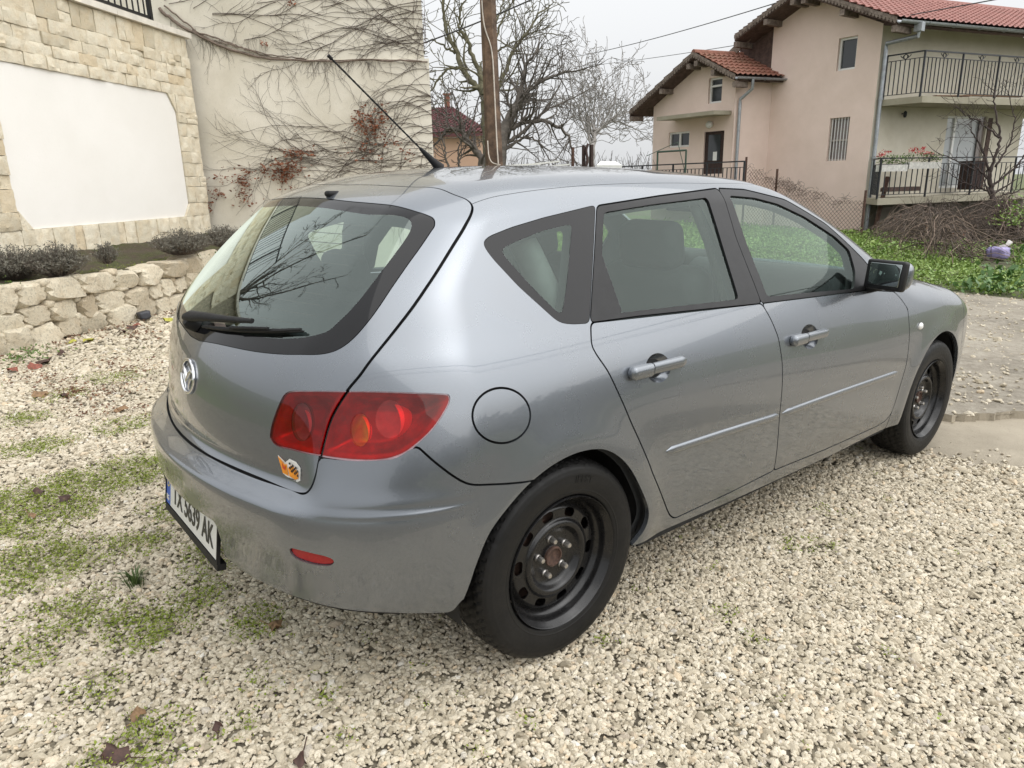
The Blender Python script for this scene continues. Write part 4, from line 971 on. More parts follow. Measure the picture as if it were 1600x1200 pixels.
# ---- loose stones: crushed limestone, scattered instances in one object
def gravel(name, pts, scl, m, seed, flat=.62):
    me = bpy.data.meshes.new(name); me.vertices.add(len(pts)); me.vertices.foreach_set('co', np.asarray(pts, np.float32).ravel())
    at = me.attributes.new('size', 'FLOAT', 'POINT'); at.data.foreach_set('value', np.asarray(scl, np.float32)); me.update()
    o = bpy.data.objects.new(name, me); COL.objects.link(o); o['kind'] = 'stuff'
    ng = bpy.data.node_groups.new(name, 'GeometryNodeTree')
    ng.interface.new_socket('Geometry', in_out='INPUT', socket_type='NodeSocketGeometry'); ng.interface.new_socket('Geometry', in_out='OUTPUT', socket_type='NodeSocketGeometry')
    gi = ng.nodes.new('NodeGroupInput'); go = ng.nodes.new('NodeGroupOutput'); L = ng.links.new
    jn = ng.nodes.new('GeometryNodeJoinGeometry')
    for q in range(9):
        ic = ng.nodes.new('GeometryNodeMeshIcoSphere'); ic.inputs['Radius'].default_value = 1.; ic.inputs['Subdivisions'].default_value = 1 if q % 3 == 0 else 2
        rv = ng.nodes.new('FunctionNodeRandomValue'); rv.data_type = 'FLOAT_VECTOR'
        rv.inputs[0].default_value = (.40, .40, .40); rv.inputs[1].default_value = (1.2, 1.2, 1.2); rv.inputs['Seed'].default_value = seed*100+q
        ps = ng.nodes.new('GeometryNodeInputPosition'); mul = ng.nodes.new('ShaderNodeVectorMath'); mul.operation = 'MULTIPLY'
        L(ps.outputs[0], mul.inputs[0]); L(rv.outputs[0], mul.inputs[1])
        sp = ng.nodes.new('GeometryNodeSetPosition'); L(ic.outputs[0], sp.inputs['Geometry']); L(mul.outputs[0], sp.inputs['Position'])
        cv = ng.nodes.new('GeometryNodeConvexHull'); L(sp.outputs[0], cv.inputs[0])
        tr = ng.nodes.new('GeometryNodeTransform'); L(cv.outputs[0], tr.inputs['Geometry'])
        tr.inputs['Scale'].default_value = (1.15+.25*math.sin(q*2.1), .82+.12*math.cos(q*1.3), flat+.12*math.sin(q*3.3))
        sh = ng.nodes.new('GeometryNodeSetShadeSmooth'); L(tr.outputs[0], sh.inputs[0]); sh.inputs['Shade Smooth'].default_value = False
        sm_ = ng.nodes.new('GeometryNodeSetMaterial'); L(sh.outputs[0], sm_.inputs[0]); sm_.inputs['Material'].default_value = m
        g2 = ng.nodes.new('GeometryNodeGeometryToInstance'); L(sm_.outputs[0], g2.inputs[0]); L(g2.outputs[0], jn.inputs[0])
    ip = ng.nodes.new('GeometryNodeInstanceOnPoints'); L(gi.outputs[0], ip.inputs['Points']); L(jn.outputs[0], ip.inputs['Instance'])
    ip.inputs['Pick Instance'].default_value = True
    ri = ng.nodes.new('FunctionNodeRandomValue'); ri.data_type = 'INT'; ri.inputs[4].default_value = 0; ri.inputs[5].default_value = 8; ri.inputs['Seed'].default_value = seed
    L(ri.outputs[2], ip.inputs['Instance Index'])
    rr = ng.nodes.new('FunctionNodeRandomValue'); rr.data_type = 'FLOAT_VECTOR'; rr.inputs[0].default_value = (-.5, -.5, 0); rr.inputs[1].default_value = (.5, .5, 6.283); rr.inputs['Seed'].default_value = seed+1
    er = ng.nodes.new('FunctionNodeEulerToRotation'); L(rr.outputs[0], er.inputs[0]); L(er.outputs[0], ip.inputs['Rotation'])
    na = ng.nodes.new('GeometryNodeInputNamedAttribute'); na.data_type = 'FLOAT'; na.inputs[0].default_value = 'size'
    L(na.outputs[0], ip.inputs['Scale']); L(ip.outputs[0], go.inputs[0])
    md = o.modifiers.new('scatter', 'NODES'); md.node_group = ng
    me.materials.append(m); return o
def m_stone():
    m, nt = mat('limestone_chipping'); oi = N(nt, 'ShaderNodeObjectInfo'); rnd = oi.outputs['Random']
    tc = N(nt, 'ShaderNodeTexCoord'); ge = N(nt, 'ShaderNodeNewGeometry')
    c = ramp(nt, rnd, [(0, (.27, .23, .165)), (.16, (.42, .365, .27)), (.5, (.545, .485, .375)), (.85, (.66, .595, .475)), (.93, (.58, .465, .32)), (.965, (.38, .33, .27)), (1, (.72, .69, .61))])
    n1 = noise(nt, ge.outputs['Position'], 210., 4, .7); n2 = noise(nt, ge.outputs['Position'], 2.2, 5, .65)
    c = mixc(nt, ramp(nt, n1, [(.36, (.4,)*3), (.52, (0, 0, 0))]), c, (.27, .23, .16))
    c = mixc(nt, ramp(nt, n2, [(.45, (0, 0, 0)), (.75, (.35,)*3)]), c, (.33, .29, .205))
    bsdf(nt, c, .9, 0, bump(nt, n1, .35, .003)); return m
M_STONE = m_stone()
GP = np.array(GPOLY)
def moss_mask(x, y):
    """where weeds and moss have filled the joints"""
    return MOSS(np.c_[x, y])
_mc = []
for u, v, r_, w_ in [(35, 800, 85, 1.), (60, 880, 70, .9), (130, 760, 70, .7), (215, 735, 60, .8), (270, 800, 45, .8), (215, 850, 45, .5), (60, 700, 50, .4), (30, 655, 40, .35), (200, 665, 50, .35),
                     (130, 960, 60, .8), (230, 975, 60, .9), (300, 940, 50, .6), (400, 975, 40, .8), (60, 1010, 60, .45), (150, 1080, 40, .5), (230, 1150, 50, .8), (240, 1190, 40, .8), (150, 1190, 30, .6), (370, 1140, 25, .6),
                     (510, 1100, 40, .6), (420, 1060, 40, .35), (530, 1160, 30, .5), (560, 1010, 60, .3), (660, 1040, 50, .3), (820, 1130, 30, .5), (750, 1180, 40, .4), (945, 1000, 20, .8), (1000, 920, 30, .4), (1130, 960, 30, .7), (1175, 1000, 25, .6), (1100, 890, 30, .5), (1250, 850, 60, .35),
                     (1300, 855, 30, .4), (1400, 1035, 40, .4), (1290, 800, 40, .35), (1400, 790, 40, .3), (1210, 1090, 20, .5), (1260, 1170, 20, .5), (1545, 1090, 20, .5), (1450, 880, 40, .25), (340, 870, 60, .45), (320, 890, 40, .5), (180, 590, 50, .3), (100, 620, 40, .3)]:
    p0 = ground_at(u, v); p1 = ground_at(u+r_, v); p2 = ground_at(u, v-r_*.5)
    _mc.append((p0[0], p0[1], np.linalg.norm(p1-p0)*(.7 if u > 480 else 1), w_*(.62 if u > 480 else 1.4 if u < 110 else 1.1)))
_mc = np.array(_mc)
def MOSS(P):
    w = np.zeros(len(P))
    for x, y, r_, a in _mc:
        d2 = ((P[:, 0]-x)**2+(P[:, 1]-y)**2)/(r_*r_); w = np.maximum(w, a*np.exp(-d2*.8))
    n_ = fbm(np.c_[P, P[:, 0]*0], 9., 21); n2 = fbm(np.c_[P, P[:, 0]*0], 30., 22)
    return np.clip(w*(.95+.5*n_+.5*n2), 0, 1)
def scatter(n, lo, hi, keep):
    P = np.stack([rng.uniform(lo[0], hi[0], n), rng.uniform(lo[1], hi[1], n)], 1); return P[keep(P)]
fh = AX[2][:2]/np.linalg.norm(AX[2][:2]); rh = AX[0][:2]/np.linalg.norm(AX[0][:2])
def in_view(P, mar=.15):
    q = P-CP[:2]; d = q @ fh; s = q @ rh; return (d > .55) & (np.abs(s) < d*.80+mar+.45)
def carshade(P):     # well under the car nothing can be seen
    q = np.c_[P, P[:, 0]*0] @ RG; return ~((q[:, 0] > .1) & (q[:, 0] < 2.2) & (q[:, 1] > -.1) & (q[:, 1] < .9))
def keepfn(dmin, dmax):
    def k(P):
        d = np.linalg.norm(P-CP[:2], axis=1); m_ = (d >= dmin) & (d < dmax) & in_view(P)
        i = np.where(m_)[0]; m_[i] = sdf(P[i], GP) < .04*rng.normal(size=len(i))+.02
        return m_ & carshade(P)
    return k
PTS, SZ = [], []
for dmin, dmax, dens, s0 in ((.3, 2.7, 13500, .0078), (2.7, 3.8, 9500, .0090), (3.8, 5.2, 5600, .0108), (5.2, 6.8, 3000, .0138), (6.8, 9.5, 1200, .0180)):
    lo, hi = np.array([-5., -3.2]), np.array([6.5, 8.])
    P = scatter(int(dens*(hi-lo).prod()), lo, hi, keepfn(dmin, dmax))
    mo = MOSS(P); P = P[rng.random(len(P)) > mo*.6]
    s = s0*np.exp(rng.normal(size=len(P))*.30)
    z = gh(P[:, 0], P[:, 1])+s*(-.35+.45*rng.random(len(P)))+.008*fbm(np.c_[P, P[:, 0]*0], 3., 3)-.004
    PTS.append(np.c_[P, z]); SZ.append(s)
# a dusting of stray stones over the strip and the road edge
P = scatter(26000, np.array([2.4, -3.]), np.array([4.6, 3.]), lambda P: in_view(P) & (sdf(P, GP) > 0) & (rng.random(len(P)) < .55*np.exp(-np.maximum(sdf(P, GP), 0)/.09)+.004))
PTS.append(np.c_[P, gh(P[:, 0], P[:, 1])-.010]); SZ.append(.009*np.exp(rng.normal(size=len(P))*.35))
gravel('gravel', np.concatenate(PTS), np.concatenate(SZ), M_STONE, 3)
P = scatter(60000, np.array([3.3, -4.]), np.array([12, 4.]), lambda P: in_view(P) & (sdf(P, np.array(ROAD)) < 0) & (rng.random(len(P)) < .10+.25*(fbm(np.c_[P, P[:, 0]*0], 1.6, 8) > .35)))
gravel('road_chippings', np.c_[P, gh(P[:, 0], P[:, 1])+.020], .011*np.exp(rng.normal(size=len(P))*.45), M_STONE, 11)
# ---- moss and low weeds between the stones
def leaf_cloud(name, C_, size, m, nleaf=5, up=.5, kind='stuff', parent=None, sd=1., el=1.6):
    """many small two-triangle leaves around the points C_"""
    n = len(C_)*nleaf; c = np.repeat(C_, nleaf, 0)+rng.normal(size=(n, 3))*np.repeat(np.broadcast_to(size, (len(C_),)), nleaf)[:, None]*np.array([1, 1, .45])*sd
    s = np.repeat(np.broadcast_to(size, (len(C_),)), nleaf)*rng.uniform(.5, 1.1, n)
    d = rng.normal(size=(n, 3)); d[:, 2] = np.abs(d[:, 2])*up; d /= np.linalg.norm(d, axis=1)[:, None]
    w = np.cross(d, rng.normal(size=(n, 3))); w /= np.linalg.norm(w, axis=1)[:, None]
    a = c; b = c+d*s[:, None]*el; m1 = c+d*s[:, None]*el*.55+w*s[:, None]*.42; m2 = c+d*s[:, None]*el*.55-w*s[:, None]*.42
    V = np.stack([a, m1, b, m2], 1).reshape(-1, 3); i = np.arange(n)*4
    T = np.concatenate([np.stack([i, i+1, i+2], 1), np.stack([i, i+2, i+3], 1)])
    me = skin_mesh(name, V, V, T, False); return link(name, me, m, parent, None, kind)
def m_leaf(name, a, b, c3=None, rough=.6, sc=60.):
    m, nt = mat(name); ge = N(nt, 'ShaderNodeNewGeometry'); f = noise(nt, ge.outputs['Position'], sc, 4, .7); rd = ge.outputs['Random Per Island']
    c = mixc(nt, rd, a, b); c = mixc(nt, ramp(nt, f, [(.4, (0, 0, 0)), (.7, (.6,)*3)]), c, c3 or a)
    bsdf(nt, c, rough, 0, None, Subsurface__Weight=0.); return m
M_MOSS = m_leaf('moss_green', (.13, .185, .016), (.25, .31, .035), (.19, .19, .03))
def moss_pts(n, lo, hi, thr=.12):
    P = scatter(n, lo, hi, lambda P: in_view(P) & (sdf(P, GP) < .1)); w = MOSS(P); P = P[rng.random(len(P)) < np.clip((w-thr)*1.9, 0, 1)+.0022]; return np.c_[P, gh(P[:, 0], P[:, 1])+.010]
mp_ = moss_pts(300000, np.array([-4., -2.6]), np.array([4, 6.]))
leaf_cloud('moss', mp_, rng.uniform(.0045, .009, len(mp_)), M_MOSS, 7, .5, sd=1.8)
M_GRASS = m_leaf('grass_blade', (.045, .085, .02), (.09, .13, .03))
def tuft(name, p, n, h, label, cat, spread=.03, m=None, group=None):
    mb = MB()
    for i in range(n):
        a = rng.uniform(0, 6.28); r_ = rng.uniform(0, spread); l = h*rng.uniform(.5, 1.1); o_ = np.array([math.cos(a), math.sin(a), 0]); sd = np.array([-o_[1], o_[0], 0])
        b = np.array(p)+o_*r_; w_ = .0022; lean = rng.uniform(.2, 1.1)
        q = [b, b+o_*lean*l*.25+np.array([0, 0, l*.55]), b+o_*lean*l*.75+np.array([0, 0, l*(.95-.35*lean)])]
        mb.add([q[0]-sd*w_, q[0]+sd*w_, q[1]+sd*w_*.9, q[1]-sd*w_*.9, q[2]], [(0, 1, 2, 3), (3, 2, 4)])
    o = mb.build(name, m or M_GRASS); return tag(o, label, cat, group)
tuft('grass_tuft', ground_at(212, 915), 60, .085, 'dark green tuft of grass growing alone in the gravel left of the rear bumper', 'grass tuft')
M_LEAFD = plain('dead_leaf', (.06, .03, .022), .7, 0, .5, 60)
M_LEAFR = plain('red_leaf', (.22, .07, .045), .65, 0, .4, 60)
M_LEAFY = plain('yellow_leaf', (.38, .36, .06), .6, 0, .35, 60)
M_LEAFB = plain('brown_leaf', (.20, .12, .06), .7, 0, .4, 60)
def fallen_leaf(u, v, s, m, label, rz, h=.014, P=None):
    p = ground_at(u, v, h) if P is None else P; mb = MB(); a = np.linspace(0, 2*np.pi, 15)[:-1]
    rad = s*(.62+.38*np.abs(np.cos(a*2.5)))
    V = np.stack([rad*np.cos(a), rad*.8*np.sin(a), .25*s*np.cos(2*a)+.012*np.sin(3*a+rz)], 1); V = np.concatenate([[[0, 0, .02]], V]); V = V @ rot3(.25, .2, rz).T
    mb.add(V+p, [(0, 1+i, 1+(i+1) % 14) for i in range(14)]); st_ = V[1]+p; mb.tube([st_, st_+(st_-p)*.9+np.array([0, 0, .01])], .0018, 4)
    o = mb.build('fallen_leaf', m, None, True); return tag(o, label, 'leaf', 'fallen leaves on the gravel')
# ---------------------------------------------------------------- left: dry-stone bed wall, stone-clad terrace wall, ivy wall
_a = ground_at(0, 555); _b = ground_at(265, 485); LW = Plane(_a, _b-_a)
CWP = depth_at(328, 362, 10.9); CW = Plane(CWP, dirs(965, 260)); IW = Plane(depth_at(328, 362, 11.05), AX[0])
def m_lime(name, base_lo, base_hi, stain, ochre, sc=3., dark=.5):
    m, nt = mat(name); ge = N(nt, 'ShaderNodeNewGeometry'); v = ge.outputs['Position']; oi = N(nt, 'ShaderNodeObjectInfo').outputs['Random']
    tone = ramp(nt, oi, [(0, base_lo), (.35, base_hi), (.8, tuple(min(1, c*1.06) for c in base_hi)), (.91, tuple(.55*a+.45*b for a, b in zip(ochre, base_hi))), (.96, tuple(c*.85 for c in base_lo)), (1, base_hi)])
    a = noise(nt, v, sc*2.2, 7, .7, .3); b = noise(nt, v, sc*14, 6, .75)
    c = mixc(nt, ramp(nt, a, [(.42, (0, 0, 0)), (.72, (.55,)*3)]), tone, ochre)
    c = mixc(nt, ramp(nt, b, [(.50, (0, 0, 0)), (.72, (dark,)*3)]), c, stain)
    c = mixc(nt, ramp(nt, noise(nt, v, sc*1.1, 5, .7), [(.55, (0, 0, 0)), (.75, (.4,)*3)]), c, tuple(x*1.3 for x in stain))
    h = math_(nt, 'ADD', math_(nt, 'MULTIPLY', a, .6), b)
    bsdf(nt, c, .92, 0, bump(nt, h, .75, .02)); return m
M_LIME = m_lime('field_limestone', (.47, .41, .305), (.62, .56, .435), (.11, .10, .08), (.44, .33, .20), 3., .7)
M_CLAD = m_lime('split_limestone', (.66, .60, .465), (.745, .685, .55), (.40, .34, .24), (.62, .48, .29), 4., .42)
M_MORT = plain('mortar', (.30, .265, .20), .95, 0, .4, 14, .6)
def m_plaster(name, c0, stains, sc=1.):
    m, nt = mat(name); ge = N(nt, 'ShaderNodeNewGeometry'); v = ge.outputs['Position']
    a = noise(nt, v, 1.2*sc, 7, .62, .2); b = noise(nt, v, 42*sc, 6, .7); d = noise(nt, v, 9*sc, 7, .75, .6)
    c = mixc(nt, ramp(nt, a, [(.36, (0, 0, 0)), (.68, (.75*stains,)*3)]), c0, tuple(x*y for x, y in zip(c0, (.72, .70, .64))))
    c = mixc(nt, ramp(nt, b, [(.60, (0, 0, 0)), (.72, (.55*stains,)*3)]), c, tuple(x*.38 for x in c0))
    c = mixc(nt, ramp(nt, d, [(.62, (0, 0, 0)), (.72, (.4*stains,)*3)]), c, tuple(x*y for x, y in zip(c0, (.5, .43, .33))))
    bsdf(nt, c, .93, 0, bump(nt, math_(nt, 'ADD', b, math_(nt, 'MULTIPLY', d, .5)), .45*max(.3, stains), .012)); return m
M_PLAST = m_plaster('old_cream_render', (.72, .68, .585), .85)
M_PANEL = m_plaster('smooth_white_plaster', (.80, .78, .745), .2)
M_CAP = plain('white_limestone_coping', (.66, .62, .55), .7, 0, .12, 6, .15)
M_IRON = plain('black_iron', (.012, .012, .013), .45, .3, .2, 20)
def ico(sub):
    bm = bmesh.new(); bmesh.ops.create_icosphere(bm, subdivisions=sub, radius=1.); V = np.array([v.co[:] for v in bm.verts]); bm.verts.index_update()
    F_ = [tuple(v.index for v in f.verts) for f in bm.faces]; bm.free(); return V, F_
ICO2, ICO3 = ico(2), ico(3)
def boulder(half, seed, power=.45, rough=.09, base=ICO2):
    """a quarried lump: a box whose faces and corners are hacked off by random planes"""
    r_ = np.random.default_rng(seed); half = np.asarray(half, float); D = base[0]; t = np.full(len(D), 9.)
    n_ = [np.eye(3)[i]*s_ + r_.normal(size=3)*.10 for i in range(3) for s_ in (-1, 1)]; h_ = [r_.uniform(.92, 1.06) for _ in n_]
    for _ in range(16):
        q = np.sign(r_.normal(size=3))*r_.uniform(.25, 1., 3); n_.append(q/np.linalg.norm(q)); h_.append(np.abs(n_[-1]).sum()*r_.uniform(.80, .95))
    for q, h in zip(n_, h_):
        q = q/np.linalg.norm(q); c = D @ q; t = np.where(c > .02, np.minimum(t, h/np.maximum(c, .02)), t)
    V = D*t[:, None]; f = fbm(V, 3.2, seed)+.6*fbm(V, 9., seed+1); V = V*(1+rough*.28*f[:, None])
    return V*half, base[1]
def in_plane(pl, VF, s, z, off):     # local x along wall, y outwards, z up
    V, F_ = VF; W = pl.P + np.outer(V[:, 0]+s, pl.h) + np.outer(V[:, 1]+off, pl.n) + np.outer(V[:, 2]+z, [0, 0, 1.])
    if np.cross(pl.h, pl.n)[2] < 0: F_ = [f[::-1] for f in F_]
    return W, F_
# ---- low dry-stone wall
lw_root = empty('dry_stone_wall', LW.at(0, gh(*LW.at(0, 0)[:2])), 'low dry-stone wall of rough pale boulders along the gravel, holding up the flower bed', 'wall')
parts = []
S0, S1 = -1.2, 5.6; r5 = np.random.default_rng(12)
core = MB()
for s in np.arange(S0, S1, .4):
    g0 = gh(*LW.at(s, 0)[:2]); core.box(LW.at(s+.2, (g0+.53)/2-.05, -.20), [LW.h, LW.n, [0, 0, 1]], (.2, .13, (.53-g0)/2+.02))
parts.append(core.build('rubble_core', M_MORT))
for row, (f0, f1) in enumerate(((0, .36), (.34, .68), (.66, 1.02))):
    s = S0+r5.uniform(-.1, .1)
    while s < S1:
        w = r5.uniform(.20, .40)*(1.15 if row == 2 else 1.) ; g0 = gh(*LW.at(s, 0)[:2])-.03; top = .60+.02*math.sin(s*3)
        H = top-g0; z0, z1 = g0+H*(f0+r5.uniform(-.02, .03)), g0+H*(f1+r5.uniform(-.04, .02)); zc, hh = (z0+z1)/2, (z1-z0)/2
        VF = boulder((w/2*1.04, .15, hh*1.07), int(r5.integers(1e6)), r5.uniform(.30, .5), .13, ICO3)
        VF = (VF[0] @ rot3(r5.normal()*.05, r5.normal()*.07, r5.normal()*.06).T, VF[1])
        parts.append(MB().add(*in_plane(LW, VF, s+w/2, zc, -.13+r5.uniform(-.03, .03))).build('stone', M_LIME, None, 26))
        if r5.random() < .7:
            VF = boulder((r5.uniform(.03, .07), .06, r5.uniform(.015, .04)), int(r5.integers(1e6)), .5, .12)
            parts.append(MB().add(*in_plane(LW, VF, s+w, z1-.01, -.05)).build('pinning_stone', M_LIME, None, True))
        s += w+r5.uniform(.0, .012)
rooted(lw_root, parts)
# ---- flower bed between the two walls
def m_soil():
    m, nt = mat('bed_soil'); ge = N(nt, 'ShaderNodeNewGeometry'); v = ge.outputs['Position']
    a = noise(nt, v, 5, 6, .7); b = noise(nt, v, 40, 5, .75)
    c = mixc(nt, ramp(nt, a, [(.40, (0, 0, 0)), (.6, (1,)*3)]), (.085, .062, .042), (.075, .085, .022)); c = mixc(nt, ramp(nt, b, [(.5, (0, 0, 0)), (.7, (.6,)*3)]), c, (.20, .16, .11))
    bsdf(nt, c, .95, 0, bump(nt, math_(nt, 'ADD', a, b), 1., .04)); return m
M_SOIL = m_soil()
bedV, nS, nD = [], 60, 12
for i in range(nS+1):
    s = S0+(S1+2-S0)*i/nS; A = LW.at(s, .555, -.10); Bq = A-LW.n*1.0
    t_ = ((CW.P-A) @ CW.n)/(-LW.n @ CW.n); B_ = A-LW.n*(max(.2, t_)-.0)
    for j in range(nD+1):
        q = j/nD; P = A*(1-q)+B_*q; P[2] = .555+.20*q**1.3+.015*math.sin(s*7+j)+.01*math.sin(j*2.3+s*13); bedV.append(P)
MB().add(bedV, [(i*(nD+1)+j, (i+1)*(nD+1)+j, (i+1)*(nD+1)+j+1, i*(nD+1)+j+1) for i in range(nS) for j in range(nD)]).build('flower_bed', M_SOIL, None, True, 'structure')
# ---- stone-clad terrace wall
c0 = CW.px(328, 362)[0]; CEND = c0; CBEG = c0-6.6
caps_r = CW.px(292, 62); CAPZ = caps_r[1]; BASEZ = .50
cw_root = empty('stone_clad_wall', CW.at(CEND-2, BASEZ), 'terrace wall faced with split cream limestone around a smooth white plaster panel', 'wall')
parts = []
mb = MB().box(CW.at((CBEG+CEND)/2, CAPZ/2, -.26), [CW.h, CW.n, [0, 0, 1]], ((CEND-CBEG)/2, .25, CAPZ/2)); parts.append(mb.build('wall_core', M_MORT))
# panel opening in (s, z)
pTL, pTR, pBR, pBL = CW.px(2, 103), CW.px(262, 141), CW.px(287, 334), CW.px(36, 364)
PT = (CW.px(0, 102)[1]+CW.px(255, 140)[1])/2; PB = (CW.px(50, 362)[1]+CW.px(280, 336)[1])/2
PL_, PR_ = CW.px(3, 230)[0], CW.px(283, 250)[0]; ch_ = .20
pan = [(PL_, PB+ch_), (PL_+ch_*.8, PB), (PR_-ch_*.7, PB), (PR_, PB+ch_*.9), (PR_, PT-ch_*1.2), (PR_-ch_*.8, PT), (PL_+.05, PT), (PL_, PT-.05)]
parts.append(MB().prism([CW.at(a, b, -.008) for a, b in pan], CW.n*.022).build('plaster_panel', M_PANEL))
def clad_stone(s0, s1, z0, z1, nmw, rr, proud):
    """pitched-face block: flat back, ragged front"""
    w, h = s1-s0, z1-z0; nx, nz = max(4, int(w/.036)), max(4, int(h/.034)); V = []; off = proud
    sd = rr.uniform(0, 100)
    for k in range(nz+1):
        for i in range(nx+1):
            a, b = i/nx, k/nz; e = min(a*w, (1-a)*w, b*h, (1-b)*h); ed = min(1, e/.028)
            q = np.array([[s0+a*w+sd, z0+b*h, sd]])
            n_ = float(fbm(q, 15., 4)[0])*.020+float(fbm(q, 52., 5)[0])*.010
            d = off*(.86+.14*ed)+n_*(.6+.4*ed)
            js = .004*float(fbm(q, 30., 6)[0]); V.append(CW.at(s0+a*w+js*(0 < i < nx or .6), z0+b*h+js, d))
    n1 = len(V); F_ = [(k*(nx+1)+i, k*(nx+1)+i+1, (k+1)*(nx+1)+i+1, (k+1)*(nx+1)+i) for k in range(nz) for i in range(nx)]
    ringi = [i for i in range(nx+1)]+[k*(nx+1)+nx for k in range(1, nz+1)]+[nz*(nx+1)+i for i in range(nx-1, -1, -1)]+[k*(nx+1) for k in range(nz-1, 0, -1)]
    for i in ringi: P = V[i]; V.append(P-CW.n*((P-CW.P) @ CW.n+.012))
    m = len(ringi); F_ += [(ringi[(j+1) % m], ringi[j], n1+j, n1+(j+1) % m) for j in range(m)]
    if np.cross(CW.h, [0, 0, 1]) @ CW.n < 0: F_ = [f[::-1] for f in F_]
    return MB().add(V, F_).build('stone', M_CLAD, None, 24)
r6 = np.random.default_rng(33); z = BASEZ; rows = []
def fill_row(a, b, z0, z1, wmin, wmax):
    s = b
    while s > a+.02:
        w = r6.uniform(wmin, wmax)
        if s-w < a+wmin*.7: w = s-a
        if s < CEND-4.6 and w > 1: w = 1
        g = .0025; zz0, zz1 = z0+g*r6.uniform(.2, 1.2), z1-g*r6.uniform(.2, 1.2)
        if z1-z0 > .13 and r6.random() < .12:      # two thin ones on top of each other
            zm = z0+(z1-z0)*r6.uniform(.4, .6); parts.append(clad_stone(s-w+g, s-g, zz0, zm-g, 0, r6, r6.uniform(.035, .06))); parts.append(clad_stone(s-w+g, s-g, zm+g, zz1, 0, r6, r6.uniform(.035, .06)))
        else: parts.append(clad_stone(s-w+g, s-g, zz0, zz1, 0, r6, r6.uniform(.030, .052)))
        s -= w
zs = [BASEZ+.20]
while zs[-1] < PB-.17: zs.append(zs[-1]+r6.uniform(.14, .22))
zs[-1] = PB; side = [PB]
while side[-1] < PT-.16: side.append(side[-1]+r6.uniform(.11, .24))
side[-1] = PT; up = [PT]
while up[-1] < CAPZ-.15: up.append(up[-1]+r6.uniform(.12, .185))
up[-1] = CAPZ-.005
for z0, z1 in zip(zs[:-1], zs[1:]): fill_row(CBEG+1.2, CEND, z0, z1, .13, .34)
for z0, z1 in zip(side[:-1], side[1:]):
    fill_row(PR_+.006, CEND, z0, z1, .14, .34); fill_row(PL_-1.0, PL_-.006, z0, z1, .16, .36)
for z0, z1 in zip(up[:-1], up[1:]): fill_row(CBEG+1.2, CEND, z0, z1, .12, .46)
# stones filling the cut corners of the panel
for (sa, za, dx, dz) in ((PR_, PT, -.8*ch_, -1.2*ch_), (PR_, PB, -.7*ch_, .9*ch_), (PL_, PB, .8*ch_, ch_)):
    parts.append(MB().prism([CW.at(sa, za, -.005), CW.at(sa+dx*.96, za, -.005), CW.at(sa, za+dz*.96, -.005)], CW.n*.045).build('corner_stone', M_CLAD))
s = CEND+.05
while s > CBEG:
    w = r6.uniform(.62, .98); parts.append(MB().box(CW.at(s-w/2, CAPZ+.035+.001*r6.normal(), -.17), [CW.h, CW.n, [0, 0, 1]], (w/2-.003, .265, .036)).build('coping_slab', M_CAP)); s -= w
rooted(cw_root, parts)
rl = CW.px(250, 46)[0]-.02; ro_ = -.10
rail = empty('terrace_railing', CW.at(rl, CAPZ+.07, ro_), 'black iron railing on the white coping of the stone-clad wall', 'railing'); parts = []
zb = CAPZ+.072
for s in (rl, rl-1.9, rl-3.8): parts.append(MB().box(CW.at(s, zb+.50, ro_), [CW.h, CW.n, [0, 0, 1]], (.025, .025, .50)).build('post', M_IRON))
for zz in (.09, .95): parts.append(MB().bar(CW.at(rl, zb+zz, ro_), CW.at(rl-4.4, zb+zz, ro_), .022, .035).build('rail', M_IRON))
for q in range(1, 36):
    if q % 15 == 0: continue
    parts.append(MB().box(CW.at(rl-q*.118, zb+.52, ro_), [CW.h, CW.n, [0, 0, 1]], (.0075, .0075, .43)).build('bar', M_IRON))
rooted(rail, parts)
# ---- rendered wall with bare creeper
i0, i1 = IW.px(252, 100)[0], IW.px(668, 97)[0]; LEDZ = IW.px(520, 95)[1]
ivw = empty('rendered_gable_wall', IW.at((i0+i1)/2, .3), 'tall weathered cream rendered wall overgrown with bare creeper, left of the wooden pole', 'wall'); parts = []
depthdir = dirs(668, 200)*np.array([1, 1, 0]); depthdir /= np.linalg.norm(depthdir)
back = -IW.n*.0+ (depthdir*.98 - AX[0]*np.array([1, 1, 0])*.10)*6
def block(name, a, b, z0, z1, off):
    A, B_ = IW.at(a, z0, off), IW.at(b, z0, off); return MB().prism([A, B_, B_+back, A+back], [0, 0, z1-z0]).build(name, M_PLAST)
iR = IW.px(676, 265)[0]
parts.append(block('lower_wall', i0-3, i1+.02, -.2, LEDZ, 0.)); parts.append(block('upper_wall', i0-3, i1-.05, LEDZ, 7.5, -.05))
rooted(ivw, parts)
def m_bark(name, lo, hi, sc=25):
    m, nt = mat(name); ge = N(nt, 'ShaderNodeNewGeometry'); f = noise(nt, ge.outputs['Position'], sc, 6, .7)
    bsdf(nt, ramp(nt, f, [(.35, lo), (.68, hi)]), .9, 0, bump(nt, f, .5, .01)); return m
M_VINE = m_bark('creeper_stem', (.09, .07, .055), (.24, .185, .145), 40)
M_VINED = m_bark('creeper_twig', (.055, .041, .034), (.125, .092, .072), 40)
r7 = np.random.default_rng(77)
def wpath(px, lift=.02): return np.array([IW.at(*IW.px(u, v), lift+(-.05 if v < 92 else 0)) for u, v in px])
def smooth_path(P, n):
    P = np.asarray(P, float); f = cubic(np.arange(len(P)), P); return f(np.linspace(0, len(P)-1, n))
vine = empty('creeper', IW.at(i1-1, LEDZ), 'leafless creeper, thick stem along the ledge of the rendered wall, some red-brown dead leaves', 'climbing plant'); parts = []
stem = MB()
